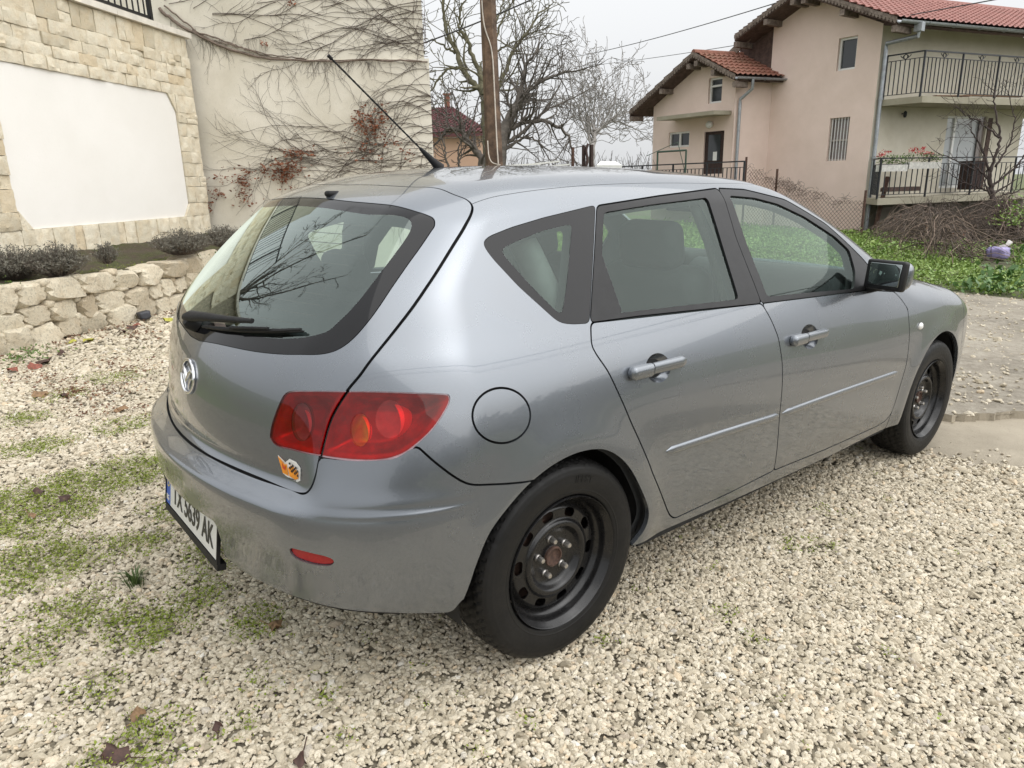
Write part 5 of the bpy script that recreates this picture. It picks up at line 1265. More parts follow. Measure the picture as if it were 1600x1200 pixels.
for px, r0, r1 in (([(248, 14), (275, 34), (310, 55), (355, 75), (400, 88), (440, 94), (520, 96), (600, 95), (668, 97)], .024, .010),
                   ([(300, 47), (345, 62), (380, 75), (430, 90), (520, 94), (660, 95)], .011, .008), ([(256, 8), (300, 44), (330, 62), (370, 72), (420, 85), (480, 93)], .012, .008)):
    P = smooth_path(wpath(px, .03), 40)+r7.normal(size=(40, 3))*.006; stem.tube(P, np.linspace(r0, r1, 40), 8)
parts.append(stem.build('main_stem', M_VINE, None, True))
tw = MB()
def grow(s, z, ang, L, r0, lev=0, wob=.22, drop=0.):
    n = max(4, int(L/.07)); P = [(s, z)]; a = ang
    for i in range(n):
        a += r7.normal()*wob+drop*math.cos(a)*(-.05); s += math.cos(a)*L/n; z += math.sin(a)*L/n
        if s > i1-.01: s = i1-.01
        if s < i0+.1: break
        P.append((s, z))
        if lev < 2 and r7.random() < (.30 if lev == 0 else .22): grow(s, z, a+r7.choice([-1, 1])*r7.uniform(.25, .8), L*r7.uniform(.14, .38)*(1-i/n*.5), r0*.6, lev+1, wob*1.1, drop)
    if len(P) < 3: return
    k = len(P); tw.tube([IW.at(a_, b_, .012+(-.05 if b_ > LEDZ else 0)+.004*math.sin(q_*1.7)) for q_, (a_, b_) in enumerate(P)], np.linspace(r0*.55, r0*.20, k), 4 if r0 > .005 else 3, False)
# upper tier: long runners from right and left
for u, v, ang, L in [(330, 20, 0, 2.6), (262, 5, .1, 2.2), (330, 22, .05, 1.6), (668, 60, 3.05, 2.4), (668, 66, 3.2, 1.6), (664, 45, 3.0, 2.6), (662, 30, 3.1, 2.3), (662, 22, 2.95, 2.8), (660, 8, 3.2, 2.6), (660, 2, 3.05, 2.2), (668, 80, 3.0, 1.4), (668, 88, 2.9, .9), (664, 50, 3.3, 1.4), (664, 72, 2.9, 1.8), (540, 0, .15, 1.2), (430, 2, 3.3, 1.2), (420, 24, .05, 1.8), (470, 66, .12, 1.9), (380, 62, .05, 1.4), (660, 15, 3.25, 2.), (300, 12, .3, .8), (255, 0, .5, .7), (500, 10, 0, 1.4), (400, 4, 0, 2.)]:
    s, z = IW.px(u, v); grow(s, z, ang, L, .0085, 0, .10)
for _ in range(16):
    s, z = IW.px(r7.uniform(645, 668), r7.uniform(-30, 92)); grow(s, z, r7.uniform(1.2, 1.9)*r7.choice([-1, 1]), r7.uniform(.5, 1.2), .007, 0, .3)
for _ in range(170):     # hanging rootlets
    u = r7.uniform(262, 668); s, z = IW.px(u, 96 if u > 440 else 60); z = r7.choice([z, IW.px(u, r7.uniform(0, 80))[1]]); grow(s, z, -1.57+r7.normal()*.12, r7.uniform(.08, .30), .0035, 1, .3)
for u, v, L in ((430, 97, .85), (330, 66, .55), (318, 60, .45), (352, 70, .4), (445, 97, .35), (488, 97, .4), (498, 97, .3), (505, 97, .75), (520, 97, .8), (545, 97, .35), (575, 97, .3)):
    for _ in range(3):
        s, z = IW.px(u+r7.normal()*2, v); grow(s, z, -1.55+r7.normal()*.12, L*r7.uniform(.6, 1.), .005, 1, .25)
# lower tier: a fan from the right-hand edge sweeping left and drooping
for _ in range(34):
    v = r7.uniform(110, 285); s, z = IW.px(677, v); grow(s-.01, z, math.pi+r7.uniform(-.75, .55), r7.uniform(.7, 1.9), .0075, 0, .17, r7.uniform(0, 3))
for _ in range(20):
    u0 = r7.uniform(560, 660); s, z = IW.px(u0, r7.uniform(215, 280)); grow(s, z, math.pi+r7.uniform(-.12, .30), r7.uniform(1.4, 2.5), .0070, 0, .13)
for _ in range(14):
    u0 = r7.uniform(430, 560); s, z = IW.px(u0, r7.uniform(205, 270)); grow(s, z, math.pi+r7.uniform(-.1, .25), r7.uniform(.9, 1.7), .0060, 0, .15)
for _ in range(26):
    s, z = IW.px(r7.uniform(560, 600), r7.uniform(150, 235)); grow(s, z, r7.uniform(-2.1, -1.2), r7.uniform(.2, .8), .005, 1, .25)
for _ in range(16):
    s, z = IW.px(r7.uniform(340, 520), r7.uniform(240, 300)); grow(s, z, r7.uniform(-2.0, -1.1), r7.uniform(.2, .5), .004, 1, .25)
parts.append(tw.build('twigs', M_VINED, None, True, 'stuff'))
rooted(vine, parts)
M_DRYL = m_leaf('dry_creeper_leaf', (.15, .055, .028), (.32, .12, .055), (.09, .04, .025), .75, 30)
lp = []
for u, v, ru, rv, n in ((382, 290, 14, 24, 90), (455, 262, 22, 12, 120), (470, 240, 26, 7, 60), (445, 278, 14, 10, 70), (568, 190, 14, 18, 80), (586, 200, 12, 26, 90), (600, 186, 6, 14, 30), (345, 302, 8, 6, 20), (350, 278, 20, 8, 26), (330, 320, 4, 18, 20), (420, 268, 18, 10, 40), (615, 222, 12, 8, 20), (455, 6, 4, 4, 8), (414, 68, 5, 3, 8), (640, 240, 10, 10, 14), (560, 235, 40, 20, 26), (395, 318, 10, 16, 12)):
    for _ in range(n):
        s, z = IW.px(u+r7.normal()*ru*.6, v+r7.normal()*rv*.6); lp.append(IW.at(s, z, .04+r7.uniform(0, .06)+(-.05 if v < 90 else 0)))
lv = leaf_cloud('leaves', np.array(lp), np.full(len(lp), .036), M_DRYL, 2, .3, sd=.5); lv.data.flip_normals()
lv.parent = vine; lv.matrix_parent_inverse = Matrix.Translation(vine.location).inverted()
# ---- lavender bushes in the bed
M_LAV = m_leaf('lavender_grey', (.105, .10, .075), (.215, .205, .165), (.10, .085, .072), .85, 30)
M_LAVS = m_bark('lavender_twig', (.09, .07, .055), (.18, .145, .12), 40)
def bed_at(u, v, q):
    A = LW.at(0, 0); d = dirs(u, v)
    z = .56+.16*q; t = (z-CP[2])/d[2]; return CP+d*t
def lavender(p, r_, h, label, n=260):
    root = empty('lavender_bush', p, label, 'shrub', 'lavender bushes in the flower bed'); st_ = MB(); C_ = []
    for _ in range(n):
        a = rng.uniform(0, 6.28); e = math.sqrt(rng.random())*1.0; tip_ = np.array(p)+np.array([math.cos(a)*r_*e, math.sin(a)*r_*e, h*.84*(1-.55*e**2)*rng.uniform(.75, 1.1)]); b = np.array(p)+np.array([math.cos(a), math.sin(a), 0])*r_*.25*e
        mid = (tip_+b)/2+rng.normal(size=3)*.02; st_.tube([b, mid, tip_], [.004, .003, .0016], 3, False)
        for t in np.linspace(.35, 1, 7): C_.append(b*(1-t)+tip_*t+rng.normal(size=3)*.010)
    C_ = np.array(C_); a = st_.build('stems', M_LAVS, None, True); b = leaf_cloud('foliage', C_, np.full(len(C_), .011), M_LAV, 4, 1.2, None, sd=.9, el=2.6); a['kind'] = b['kind'] = 'stuff'
    return rooted(root, [a, b])
lavender(bed_at(20, 436, .35), .34, .34, 'grey lavender bush in the bed at the left edge of the picture')
lavender(bed_at(92, 432, .4), .30, .36, 'grey lavender bush in the bed below the white panel, second from the left')
lavender(bed_at(168, 412, .7), .13, .24, 'smallest lavender bush, a thin sprig against the foot of the stone-clad wall', 70)
lavender(bed_at(284, 398, .6), .36, .34, 'rounded grey lavender bush below the right-hand end of the stone-clad wall')
lavender(bed_at(352, 385, .7), .36, .30, 'brownish lavender bush in front of the rendered wall, beside the car roof line', 200)
M_WEED = m_leaf('weed_green', (.05, .115, .02), (.11, .20, .035), (.13, .16, .04), .55, 40)
def weed(u, v, P, n, sz, label, r_=.08, h=.05, group=None):
    p = ground_at(u, v) if P is None else P; c = np.array(p)+np.c_[rng.normal(size=(n, 2))*r_, np.abs(rng.normal(size=n))*h]
    o = leaf_cloud('weed_clump', c, np.full(n, sz), M_WEED, 4, .8, None, sd=.7); o.data.name = 'weed_clump'; return tag(o, label, 'weed', group)
weed(0, 0, bed_at(22, 452, .05), 40, .016, 'bright green weed at the front of the bed under the leftmost lavender', .09, .03)
weed(0, 0, bed_at(345, 398, .3), 36, .016, 'green weed in the bed beside the brownish lavender', .12, .02)
weed(40, 560, None, 70, .018, 'green weed at the foot of the dry-stone wall, at the left edge of the picture', .14, .03)
leaf_cloud('bed_moss', np.array([bed_at(rng.uniform(100, 330), 0, 0)*0+LW.at(rng.uniform(-.4, 4.5), .58+.02*rng.random(), -.25-.5*rng.random()) for _ in range(900)]), np.full(900, .010), M_MOSS, 5, .5, sd=2.0)
k = 0
for u, v, s, m, l in ((205, 512, .075, M_LEAFD, 'dark purple-brown fallen leaf by the dry-stone wall, nearest the car'), (190, 518, .07, M_LEAFD, 'dark purple-brown fallen leaf at the foot of the dry-stone wall'), (214, 508, .05, M_LEAFR, 'pinkish red fallen leaf lying on the dark ones by the dry-stone wall'),
                      (228, 497, .055, M_LEAFY, 'yellow-green leaf leaning against the foot of the dry-stone wall'), (262, 500, .08, M_LEAFY, 'yellow fallen leaf between the dry-stone wall and the car'), (138, 532, .075, M_LEAFY, 'bright yellow-green leaf on the gravel below the wall, left of the middle boulder'), (113, 534, .05, M_LEAFY, 'pale yellow leaf flat on the gravel at the foot of the wall'),
                      (55, 572, .075, M_LEAFR, 'salmon-red fallen leaf next to the weed at the left edge'), (20, 578, .07, M_LEAFR, 'salmon-red fallen leaf nearest the left edge of the picture'), (68, 566, .08, M_LEAFD, 'dark fallen leaf beside the salmon-red one'), (95, 552, .06, M_LEAFD, 'small dark fallen leaf at the wall foot'),
                      (62, 616, .07, M_LEAFB, 'dark brown curled leaf on the gravel left of the car'), (100, 618, .05, M_LEAFD, 'small dark leaf on the gravel left of the car badge'), (190, 640, .06, M_LEAFB, 'russet leaf on the gravel left of the bumper'), (60, 770, .07, M_LEAFD, 'dark wet leaf beside the moss patch'), (100, 780, .06, M_LEAFD, 'dark wet leaf in the moss patch'), (50, 808, .045, M_LEAFB, 'small orange-brown leaf on the mossy gravel'),
                      (215, 1117, .045, M_LEAFB, 'tan leaf lying on pale gravel in the lower left corner'), (182, 1178, .08, M_LEAFD, 'large dark crumpled leaf at the bottom edge of the picture'), (468, 1190, .05, M_LEAFD, 'dark leaf at the bottom edge below the rear wheel'), (432, 978, .05, M_LEAFB, 'brown leaf on the shaded gravel under the bumper'), (340, 1137, .035, M_LEAFD, 'little dark green leaf on the gravel, lower left')):
    fallen_leaf(u, v, s*(.8 if v < 700 else .5), m, l, k*1.7); k += 1
VF = boulder((.055, .05, .04), 5, .8, .04, ICO3); p = ground_at(225, 492, .06); o = MB().add(VF[0]+p, VF[1]).build('dark_stone', plain('slate_dark', (.035, .037, .045), .5), None, True); tag(o, 'dark smooth round stone at the foot of the dry-stone wall near the car', 'stone')

# ---- leaf litter blown against the wall and over the gravel
LIT = []
for _ in range(420):
    s_ = rng.uniform(-1, 4.5); P = LW.at(s_, 0, .05+abs(rng.normal())*.14); LIT.append((P[0], P[1], gh(P[0], P[1])+.012))
for u, v, ru, rv, n in ((130, 610, 70, 14, 150), (200, 575, 50, 18, 110), (150, 640, 60, 14, 70), (210, 520, 40, 12, 90), (60, 590, 50, 12, 70)):
    for _ in range(n): LIT.append(ground_at(u+rng.normal()*ru*.6, v+rng.normal()*rv*.6, .012))
M_LITTER = m_leaf('leaf_litter_brown', (.10, .05, .03), (.25, .14, .075), (.16, .07, .045), .8, 20)
leaf_cloud('leaf_litter', np.array(LIT), rng.uniform(.010, .022, len(LIT)), M_LITTER, 2, .35, sd=.8)
# ---------------------------------------------------------------- the pink house on the right
V1 = dirs(0, 265)*np.array([1, 1, 0]); V1 /= np.linalg.norm(V1); V2 = dirs(3500, 265)*np.array([1, 1, 0]); V2 /= np.linalg.norm(V2)
HC = depth_at(1345, 360, 21.3)
PW = Plane(HC, V1); BW = Plane(HC, V2); ICp = PW.pxat(1198, 250); RW = Plane(ICp, V2); PCp = RW.pxat(1146, 262); PO = Plane(PCp, V1)
HG = gh(HC[0], HC[1])-.3
M_PINK = m_plaster('pink_render', (.78, .635, .56), .42)
M_BEIGE = m_plaster('grey_beige_render', (.62, .58, .49), .8)
M_SLAB = m_plaster('weathered_concrete', (.36, .335, .26), 1.)
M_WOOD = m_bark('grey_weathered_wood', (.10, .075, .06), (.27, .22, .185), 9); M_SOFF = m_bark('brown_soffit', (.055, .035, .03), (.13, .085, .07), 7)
M_PVC = plain('white_window_plastic', (.72, .72, .70), .4, 0, .05, 8); M_PANE = None
def pane_mat(name, c):
    m, nt = mat(name); v = coords(nt); bsdf(nt, c, .06, 0, None, Specular__IOR__Level=.6); return m
M_PANE = pane_mat('dark_window_pane', (.035, .04, .045)); M_BLIND = pane_mat('pale_blind_pane', (.42, .44, .45)); M_CURT = pane_mat('curtained_pane', (.20, .17, .155))
M_ZINC = plain('zinc_pipe', (.33, .35, .37), .42, .6, .2, 12); M_DOORW = m_bark('dark_brown_door', (.025, .015, .013), (.06, .035, .03), 14)
M_RAILB = plain('dark_railing_paint', (.025, .027, .032), .5, .2, .2, 10)
def m_tile(name, lo, hi, dirt):
    m, nt = mat(name); ge = N(nt, 'ShaderNodeNewGeometry'); v = ge.outputs['Position']; a = noise(nt, v, 1.3, 6, .7); b = noise(nt, v, 9, 5, .7)
    c = mixc(nt, ramp(nt, b, [(.35, (0, 0, 0)), (.65, (1,)*3)]), lo, hi); c = mixc(nt, ramp(nt, a, [(.48, (0, 0, 0)), (.7, (.8,)*3)]), c, dirt); bsdf(nt, c, .85); return m
M_TILE = m_tile('red_roof_tile', (.27, .125, .108), (.37, .185, .16), (.24, .13, .11)); M_TILEP = m_tile('orange_roof_tile', (.185, .078, .052), (.275, .115, .078), (.14, .085, .05)); M_TILEM = m_tile('maroon_roof_tile', (.105, .035, .04), (.16, .055, .055), (.085, .045, .045))
def wall_holes(mb, pl, s0, s1, z0, z1, holes=(), rev=.16):
    """wall face with openings and their reveals"""
    sg = -1 if np.cross(pl.h, [0, 0, 1]) @ pl.n < 0 else 1
    S = sorted({s0, s1, *[h[0] for h in holes], *[h[1] for h in holes]}); Z = sorted({z0, z1, *[h[2] for h in holes], *[h[3] for h in holes]})
    for a, b in zip(S[:-1], S[1:]):
        for c, d in zip(Z[:-1], Z[1:]):
            if any(h[0] <= (a+b)/2 <= h[1] and h[2] <= (c+d)/2 <= h[3] for h in holes): continue
            q = [pl.at(a, c), pl.at(b, c), pl.at(b, d), pl.at(a, d)]; mb.add(q, [(0, 1, 2, 3)[::sg]])
    for a, b, c, d in holes:
        for p, q in (((a, c), (b, c)), ((b, c), (b, d)), ((b, d), (a, d)), ((a, d), (a, c))):
            mb.add([pl.at(*p), pl.at(*p, -rev), pl.at(*q, -rev), pl.at(*q)], [(0, 1, 2, 3)[::sg]])
    return mb
def opening(pl, u0, v0, u1, v1):
    a, b = pl.px(u0, (v0+v1)/2)[0], pl.px(u1, (v0+v1)/2)[0]; um = (u0+u1)/2; c, d = pl.px(um, v1)[1], pl.px(um, v0)[1]
    return (min(a, b), max(a, b), c, d)
def ax_(pl): return [pl.h, pl.n, np.array([0, 0, 1.])]
def window(pl, op, off=-.11, mull=(), trans=(), pane=None, fw=.06, frame=None):
    """white frame bars with a pane behind; returns the frame with its pane as sub-part"""
    a, b, c, d = op; mb = MB()
    for s in (a+fw/2, b-fw/2): mb.box(pl.at(s, (c+d)/2, off), ax_(pl), (fw/2, .035, (d-c)/2))
    for z in (c+fw/2, d-fw/2): mb.box(pl.at((a+b)/2, z, off), ax_(pl), ((b-a)/2-fw, .034, fw/2))
    for m_ in mull: mb.box(pl.at(a+(b-a)*m_, (c+d)/2, off), ax_(pl), (fw*.6, .033, (d-c)/2-fw))
    for t in trans: mb.box(pl.at((a+b)/2, c+(d-c)*t, off), ax_(pl), ((b-a)/2-fw, .032, fw*.5))
    f = mb.build('window', frame or M_PVC)
    p = MB().box(pl.at((a+b)/2, (c+d)/2, off-.025), ax_(pl), ((b-a)/2-.01, .004, (d-c)/2-.01)).build('pane', pane or M_PANE, f); return f
house = empty('pink_house', (HC[0], HC[1], HG), 'two-storey pink and beige house with tiled roofs and balconies beyond the green verge', 'house'); hparts = []
oU = opening(PW, 1309, 58, 1338, 109); oL = opening(PW, 1294, 184, 1325, 251)
sC = PW.px(1366, 200)[0]*0; sI = PW.px(1198, 200)[0]; EZ = 5.42
pk_s, pk_z = PW.px(1242, -6); pk_z += .0
mb = wall_holes(MB(), PW, min(0, sI), max(0, sI), HG, EZ, [oU, oL])
sg = 1 if sI > 0 else -1
zin = PW.px(1198, 22)[1]
mb.add([PW.at(0, EZ), PW.at(sI, EZ), PW.at(sI, zin+.1), PW.at(pk_s, pk_z+.1)], [(0, 1, 2, 3)])
hparts.append(MB().prism([PW.at(sI, HG, -.04), PW.at(sI, zin, -.04), PW.at(sI+1.3*sg, zin-.45, -.04), PW.at(sI+1.3*sg, HG, -.04)], -PW.n*.2).build('dark_recess_block', M_SOFF)); hparts.append(MB().bar(PW.at(sI+.02*sg, zin-.15, .25), PW.at(sI+1.45*sg, zin-1.05, .25), .05, .26).build('lower_bargeboard', M_WOOD))  # dark block puts the shade of the recess under the eave into colour
hparts.append(mb.build('pink_wall', M_PINK))
hparts.append(window(PW, oU, -.12)); hparts.append(window(PW, oL, -.10, (), (.48,), M_CURT, .05, plain('beige_window_frame', (.36, .31, .27), .6)))
gr = MB()
for t in np.linspace(.12, .88, 6): gr.box(PW.at(oL[0]+(oL[1]-oL[0])*t, (oL[2]+oL[3])/2, -.04), ax_(PW), (.009, .009, (oL[3]-oL[2])/2))
hparts.append(gr.build('window_grille', M_PVC))
# beige side
dO = opening(BW, 1474, 181, 1535, 293); b1 = BW.px(1588, 250)[0]
lo_z = BW.px(1450, 305)[1]; up_z = BW.px(1420, 158)[1]
mb = wall_holes(MB(), BW, 0, b1, HG, EZ-.05, [dO]); wall_holes(mb, BW, b1, b1+5, up_z-.1, EZ-.05)
EB = Plane(BW.at(b1, 0), -BW.n); sgn = 1
mb.add([BW.at(b1, HG), BW.at(b1, up_z-.1), BW.at(b1, up_z-.1, -6), BW.at(b1, HG, -6)], [(0, 1, 2, 3)])
mb.add([BW.at(b1, up_z-.1), BW.at(b1+5, up_z-.1), BW.at(b1+5, up_z-.1, -6), BW.at(b1, up_z-.1, -6)], [(0, 1, 2, 3)])
hparts.append(mb.build('beige_wall', M_BEIGE))
d1 = dO[0]+(dO[1]-dO[0])*.24
bd_ = window(BW, (dO[0], dO[1], dO[2], dO[3]), -.10, (.26,), (), M_BLIND, .07); bd_.name = 'balcony_door'; hparts.append(bd_)
hparts.append(MB().box(BW.at(dO[1]-.12, (dO[2]+dO[3])/2, -.07), ax_(BW), (.11, .012, (dO[3]-dO[2])/2-.02)).build('side_blind', M_CURT))
hparts.append(MB().box(BW.at(dO[1]+.15, (dO[2]+dO[3])/2-.05, .012), ax_(BW), (.09, .012, (dO[3]-dO[2])/2)).build('door_board', M_SOFF))
lamp = MB().lathe([(.03, 0), (.05, .05), (.05, .14), (.02, .18), (.001, .18)], BW.pxat(1409, 184, .1), (0, 0, 1), 10).bar(BW.pxat(1409, 178, 0), BW.pxat(1409, 178, .1), .03); hparts.append(lamp.build('wall_lamp', M_RAILB, None, 40))
# balconies
def balcony(z, u_c, v_c, off, send, th, cham):
    s_ = BW.px(u_c, v_c)[0]; q = Plane(BW.at(0, 0, off), V2); sB = q.px(u_c, v_c)[0]
    top = [BW.at(cham, z, .002), BW.at(sB, z, off), BW.at(send, z, off), BW.at(send, z, .002)]
    return MB().prism(top, (0, 0, -th)).build('balcony_slab', M_SLAB), top
def railing(pts, z, h, posts, nb, name='balcony_railing', orn=True, wide=.022):
    """iron railing along the points: rails, posts (parts), slim bars"""
    r_ = MB(); out = []
    for a, b in zip(pts[:-1], pts[1:]):
        a, b = np.array(a), np.array(b)
        for zz, w in ((h, .045), (h-.16, .022), (.10, .022)): r_.bar(a+[0, 0, zz], b+[0, 0, zz], w, w*.8)
    root = r_.build(name, M_RAILB)
    for i, (a, b) in enumerate(zip(pts[:-1], pts[1:])):
        a, b = np.array(a), np.array(b); np_ = posts[i]; n_ = nb[i]
        for q in range(np_+1):
            if i and q == 0: continue
            P = a+(b-a)*q/np_; MB().bar(P-[0, 0, .02], P+[0, 0, h], .045).build('post', M_RAILB, root)
        for q in range(1, n_*np_):
            if q % n_ == 0: continue
            P = a+(b-a)*q/(n_*np_); MB().bar(P+[0, 0, .10], P+[0, 0, h-.16], wide).build('bar', M_RAILB, root)
        if orn:
            for q in range(np_):
                P = a+(b-a)*(q+.5)/np_+[0, 0, h-.085]; d = (b-a)/np.linalg.norm(b-a); mo = MB()
                for k_ in (-1, 1):
                    pts_ = [P+d*k_*(.02+.10*t+.03*math.sin(t*9))+np.array([0, 0, .045*math.cos(t*6.3)]) for t in np.linspace(0, 1, 12)]; mo.tube(pts_, .011, 4)
                mo.tube([P+np.array([0, 0, .06])*math.cos(a_)+d*.05*math.sin(a_) for a_ in np.linspace(0, 6.28, 13)], .011, 4); mo.build('scroll_ornament', M_RAILB, root)
    return root
ub, tu = balcony(up_z, 1441, 153, 1.15, b1+4.5, .17, .12); hparts.append(ub)
ins = lambda P, k=.08: np.array(P)-BW.n*k
hparts.append(railing([ins(tu[0], -.08)+V2*.08, ins(tu[1]), ins(tu[2])], up_z, 1.15, [1, 7], [8, 10]))
lb, tl_ = balcony(lo_z, 1372, 305, 1.10, b1+.4, .17, -.02); hparts.append(lb)
hparts.append(railing([ins(tl_[0], -.12)+V2*.1, ins(tl_[1])+V2*.06, ins(tl_[2])-V2*.1], lo_z, 1.08, [1, 4], [6, 9], orn=False))
mb = MB()
for q, (a, off, l) in enumerate(((.9, .55, 1.6), (1.5, .7, 1.2), (2.6, .8, 2.2))): mb.bar(BW.at(a, up_z+.04+.03*q, off), BW.at(a+l, up_z+.05+.02*q, off+.2), .14, .03)
hparts.append(mb.build('loose_boards', m_bark('loose_board_wood', (.16, .09, .055), (.30, .19, .12), 8)))
mb = wall_holes(MB(), Plane(BW.at(0, 0, .25), V2), .25, b1+.3, HG-.2, lo_z-.17); hparts.append(mb.build('basement_wall', m_plaster('basement_block', (.21, .195, .165), 1.)))
# roofs
def tile_field(A, B_, C_, D_, nt_, rows, m, name='roof_tiles', h=.045):
    """interlocking tiles on the quad eave A-B, ridge D-C: waves across, steps up the slope"""
    A, B_, C_, D_ = map(np.array, (A, B_, C_, D_)); nx = nt_*6; V = []; nrm = np.cross(B_-A, D_-A); nrm /= np.linalg.norm(nrm); nrm *= np.sign(nrm[2])
    for j in range(rows):
        for e in (0, 1):
            v = (j+e)/rows
            for i in range(nx+1):
                u = i/nx; P = (A*(1-u)+B_*u)*(1-v)+(D_*(1-u)+C_*u)*v
                w = .5+.5*math.cos(u*nt_*2*math.pi); V.append(P+nrm*(h*w**1.4+(.055 if e == 0 else .012)))
    n1 = nx+1; F_ = []
    for j in range(rows*2-1):
        F_ += [(j*n1+i, j*n1+i+1, (j+1)*n1+i+1, (j+1)*n1+i) for i in range(nx)]
    fn = np.cross(np.array(V[1])-V[0], np.array(V[n1])-V[0])
    if fn[2] < 0: F_ = [f[::-1] for f in F_]
    o = MB().add(V, F_).build(name, m, None, 35); return o
def roof(pl, speak, zpeak, left, right, over, back_, m, nt_, rows, vis):
    """gable roof whose gable lies in wall plane pl; ridge runs along V2"""
    K = pl.at(speak, zpeak, over); out = []; bk = V2*back_
    for (s, z), show in ((left, vis[0]), (right, vis[1])):
        E = pl.at(s, z, over); th = np.array([0, 0, -.13])
        out.append(MB().prism([E, K, K+bk, E+bk], th).build('roof_deck', M_SOFF))
        out.append(MB().prism([E-[0, 0, .03], K-[0, 0, .03], K+[0, 0, .06], E+[0, 0, .06]], pl.n*.035).build('bargeboard', M_WOOD))
        # scalloped lower edge of the bargeboard
        L = np.linalg.norm(K-E); n_ = int(L/.11); sc_ = MB()
        for q in range(n_):
            a = E+(K-E)*(q+.08)/n_; b = E+(K-E)*(q+.92)/n_; sc_.prism([a-[0, 0, .03], b-[0, 0, .03], b-[0, 0, .07], (a+b)/2-[0, 0, .115], a-[0, 0, .07]], pl.n*.03)
        out.append(sc_.build('scalloped_trim', M_WOOD))
        for t in (.02, .52, .93):
            P = E+(K-E)*t-np.array([0, 0, .24]); out.append(MB().bar(P-pl.n*.0, P-pl.n*(over+.02), .14, .16).build('purlin_end', M_WOOD))
        up_ = np.array([0, 0, .01])
        out.append(tile_field(E+up_-pl.n*-.05, E+up_+bk, K+up_+bk, K+up_, nt_, rows, m) if show else tile_field(E+up_, E+up_+bk, K+up_+bk, K+up_, max(6, nt_//3), rows, m))
    out.append(MB().tube([K+np.array([0, 0, .03])+bk*t for t in np.linspace(0, 1, 12)], .11, 8).build('ridge_tiles', m, None, 40)); return out
eR = PW.px(1399, 38); eLf = PW.px(1150, 60)
MO = .75
def onp(pl, over, u, v): return Plane(pl.at(0, 0, over), pl.h).px(u, v)
kp = onp(PW, MO, 1246, -14)
hparts += roof(PW, kp[0], kp[1]+.05, onp(PW, MO, 1148, 58), onp(PW, MO, 1402, 30), MO, 12., M_TILE, 52, 13, (0, 1))
kq = onp(PO, .55, 1083, 84)
hparts += roof(PO, kq[0], kq[1], onp(PO, .55, 984, 176), onp(PO, .55, 1149, 119), .55, 2.15, M_TILEP, 11, 7, (0, 1))
# porch wing
dw = opening(PO, 1099, 205, 1130, 272); w1 = opening(PO, 1045, 206, 1077, 230); w2 = opening(PO, 1107, 121, 1128, 161)
pL = PO.px(1020, 220)[0]; pz = PO.px(1143, 130)[1]; pzl = PO.px(1021, 178)[1]
lo, hi_ = min(0, pL), max(0, pL)
zt = min(w2[2]-.02, pz)
mb = wall_holes(MB(), PO, lo, hi_, HG, pzl-.05, [tuple(dw), tuple(w1)])
kz, ks = kq[1]-.15, kq[0]
w2h = w2
mb2 = MB(); S_ = sorted({lo, hi_, w2[0], w2[1], ks}); 
def rz_(s): # underside of the roof above the wall
    e0, e1 = onp(PO, .55, 984, 176), onp(PO, .55, 1149, 119); x = [e1[0], ks, e0[0]]; y = [e1[1]-.1, kz, e0[1]-.1]; o2 = np.argsort(x); return float(np.interp(s, np.array(x)[o2], np.array(y)[o2]))
for a, b in zip(S_[:-1], S_[1:]):
    if w2[0] <= (a+b)/2 <= w2[1]:
        mb2.add([PO.at(a, pzl-.05), PO.at(b, pzl-.05), PO.at(b, w2[2]), PO.at(a, w2[2])], [(0, 1, 2, 3)]); mb2.add([PO.at(a, w2[3]), PO.at(b, w2[3]), PO.at(b, max(w2[3]+.02, rz_(b))), PO.at(a, max(w2[3]+.02, rz_(a)))], [(0, 1, 2, 3)])
    else: mb2.add([PO.at(a, pzl-.05), PO.at(b, pzl-.05), PO.at(b, rz_(b)), PO.at(a, rz_(a))], [(0, 1, 2, 3)])
a, b, c, d = w2
for p, q in (((a, c), (b, c)), ((b, c), (b, d)), ((b, d), (a, d)), ((a, d), (a, c))): mb2.add([PO.at(*p), PO.at(*p, -.16), PO.at(*q, -.16), PO.at(*q)], [(0, 1, 2, 3)])
rl_ = RW.px(1146, 200)[0]; wall_holes(mb, RW, min(rl_, 0), max(rl_, 0), HG, pz+.02)
mb.add([PO.at(pL, HG), PO.at(pL, pzl+.3), PO.at(pL, pzl+.3, -5), PO.at(pL, HG, -5)], [(0, 1, 2, 3)])
hparts.append(mb.build('porch_wall', M_PINK)); hparts.append(mb2.build('porch_gable', M_PINK))
hparts.append(window(PO, w1, -.09, (.5,))); hparts.append(window(PO, w2, -.12, (), (.68,)))
dr = MB().box(PO.at((dw[0]+dw[1])/2, (dw[2]+dw[3])/2, -.08), ax_(PO), ((dw[1]-dw[0])/2-.01, .03, (dw[3]-dw[2])/2-.01)).build('front_door', M_DOORW); hparts.append(dr)
MB().box(PO.at((dw[0]+dw[1])/2, dw[2]+(dw[3]-dw[2])*.62, -.045), ax_(PO), ((dw[1]-dw[0])*.30, .008, (dw[3]-dw[2])*.30)).build('pane', M_PANE, dr)
MB().box(PO.at((dw[0]+dw[1])/2-.05, dw[2]+(dw[3]-dw[2])*.42, -.034), ax_(PO), (.08, .003, .14)).build('notice', M_PVC, dr)
ca = PO.px(1053, 188); cb = PO.px(1143, 180); cz = (ca[1]+cb[1])/2
hparts.append(MB().prism([PO.at(ca[0]-.05*sg, cz, .01), PO.at(cb[0], cz, .01), PO.at(cb[0], cz-.02, .85), PO.at(ca[0], cz-.02, .85)], (0, 0, .12)).build('door_canopy', M_SLAB))
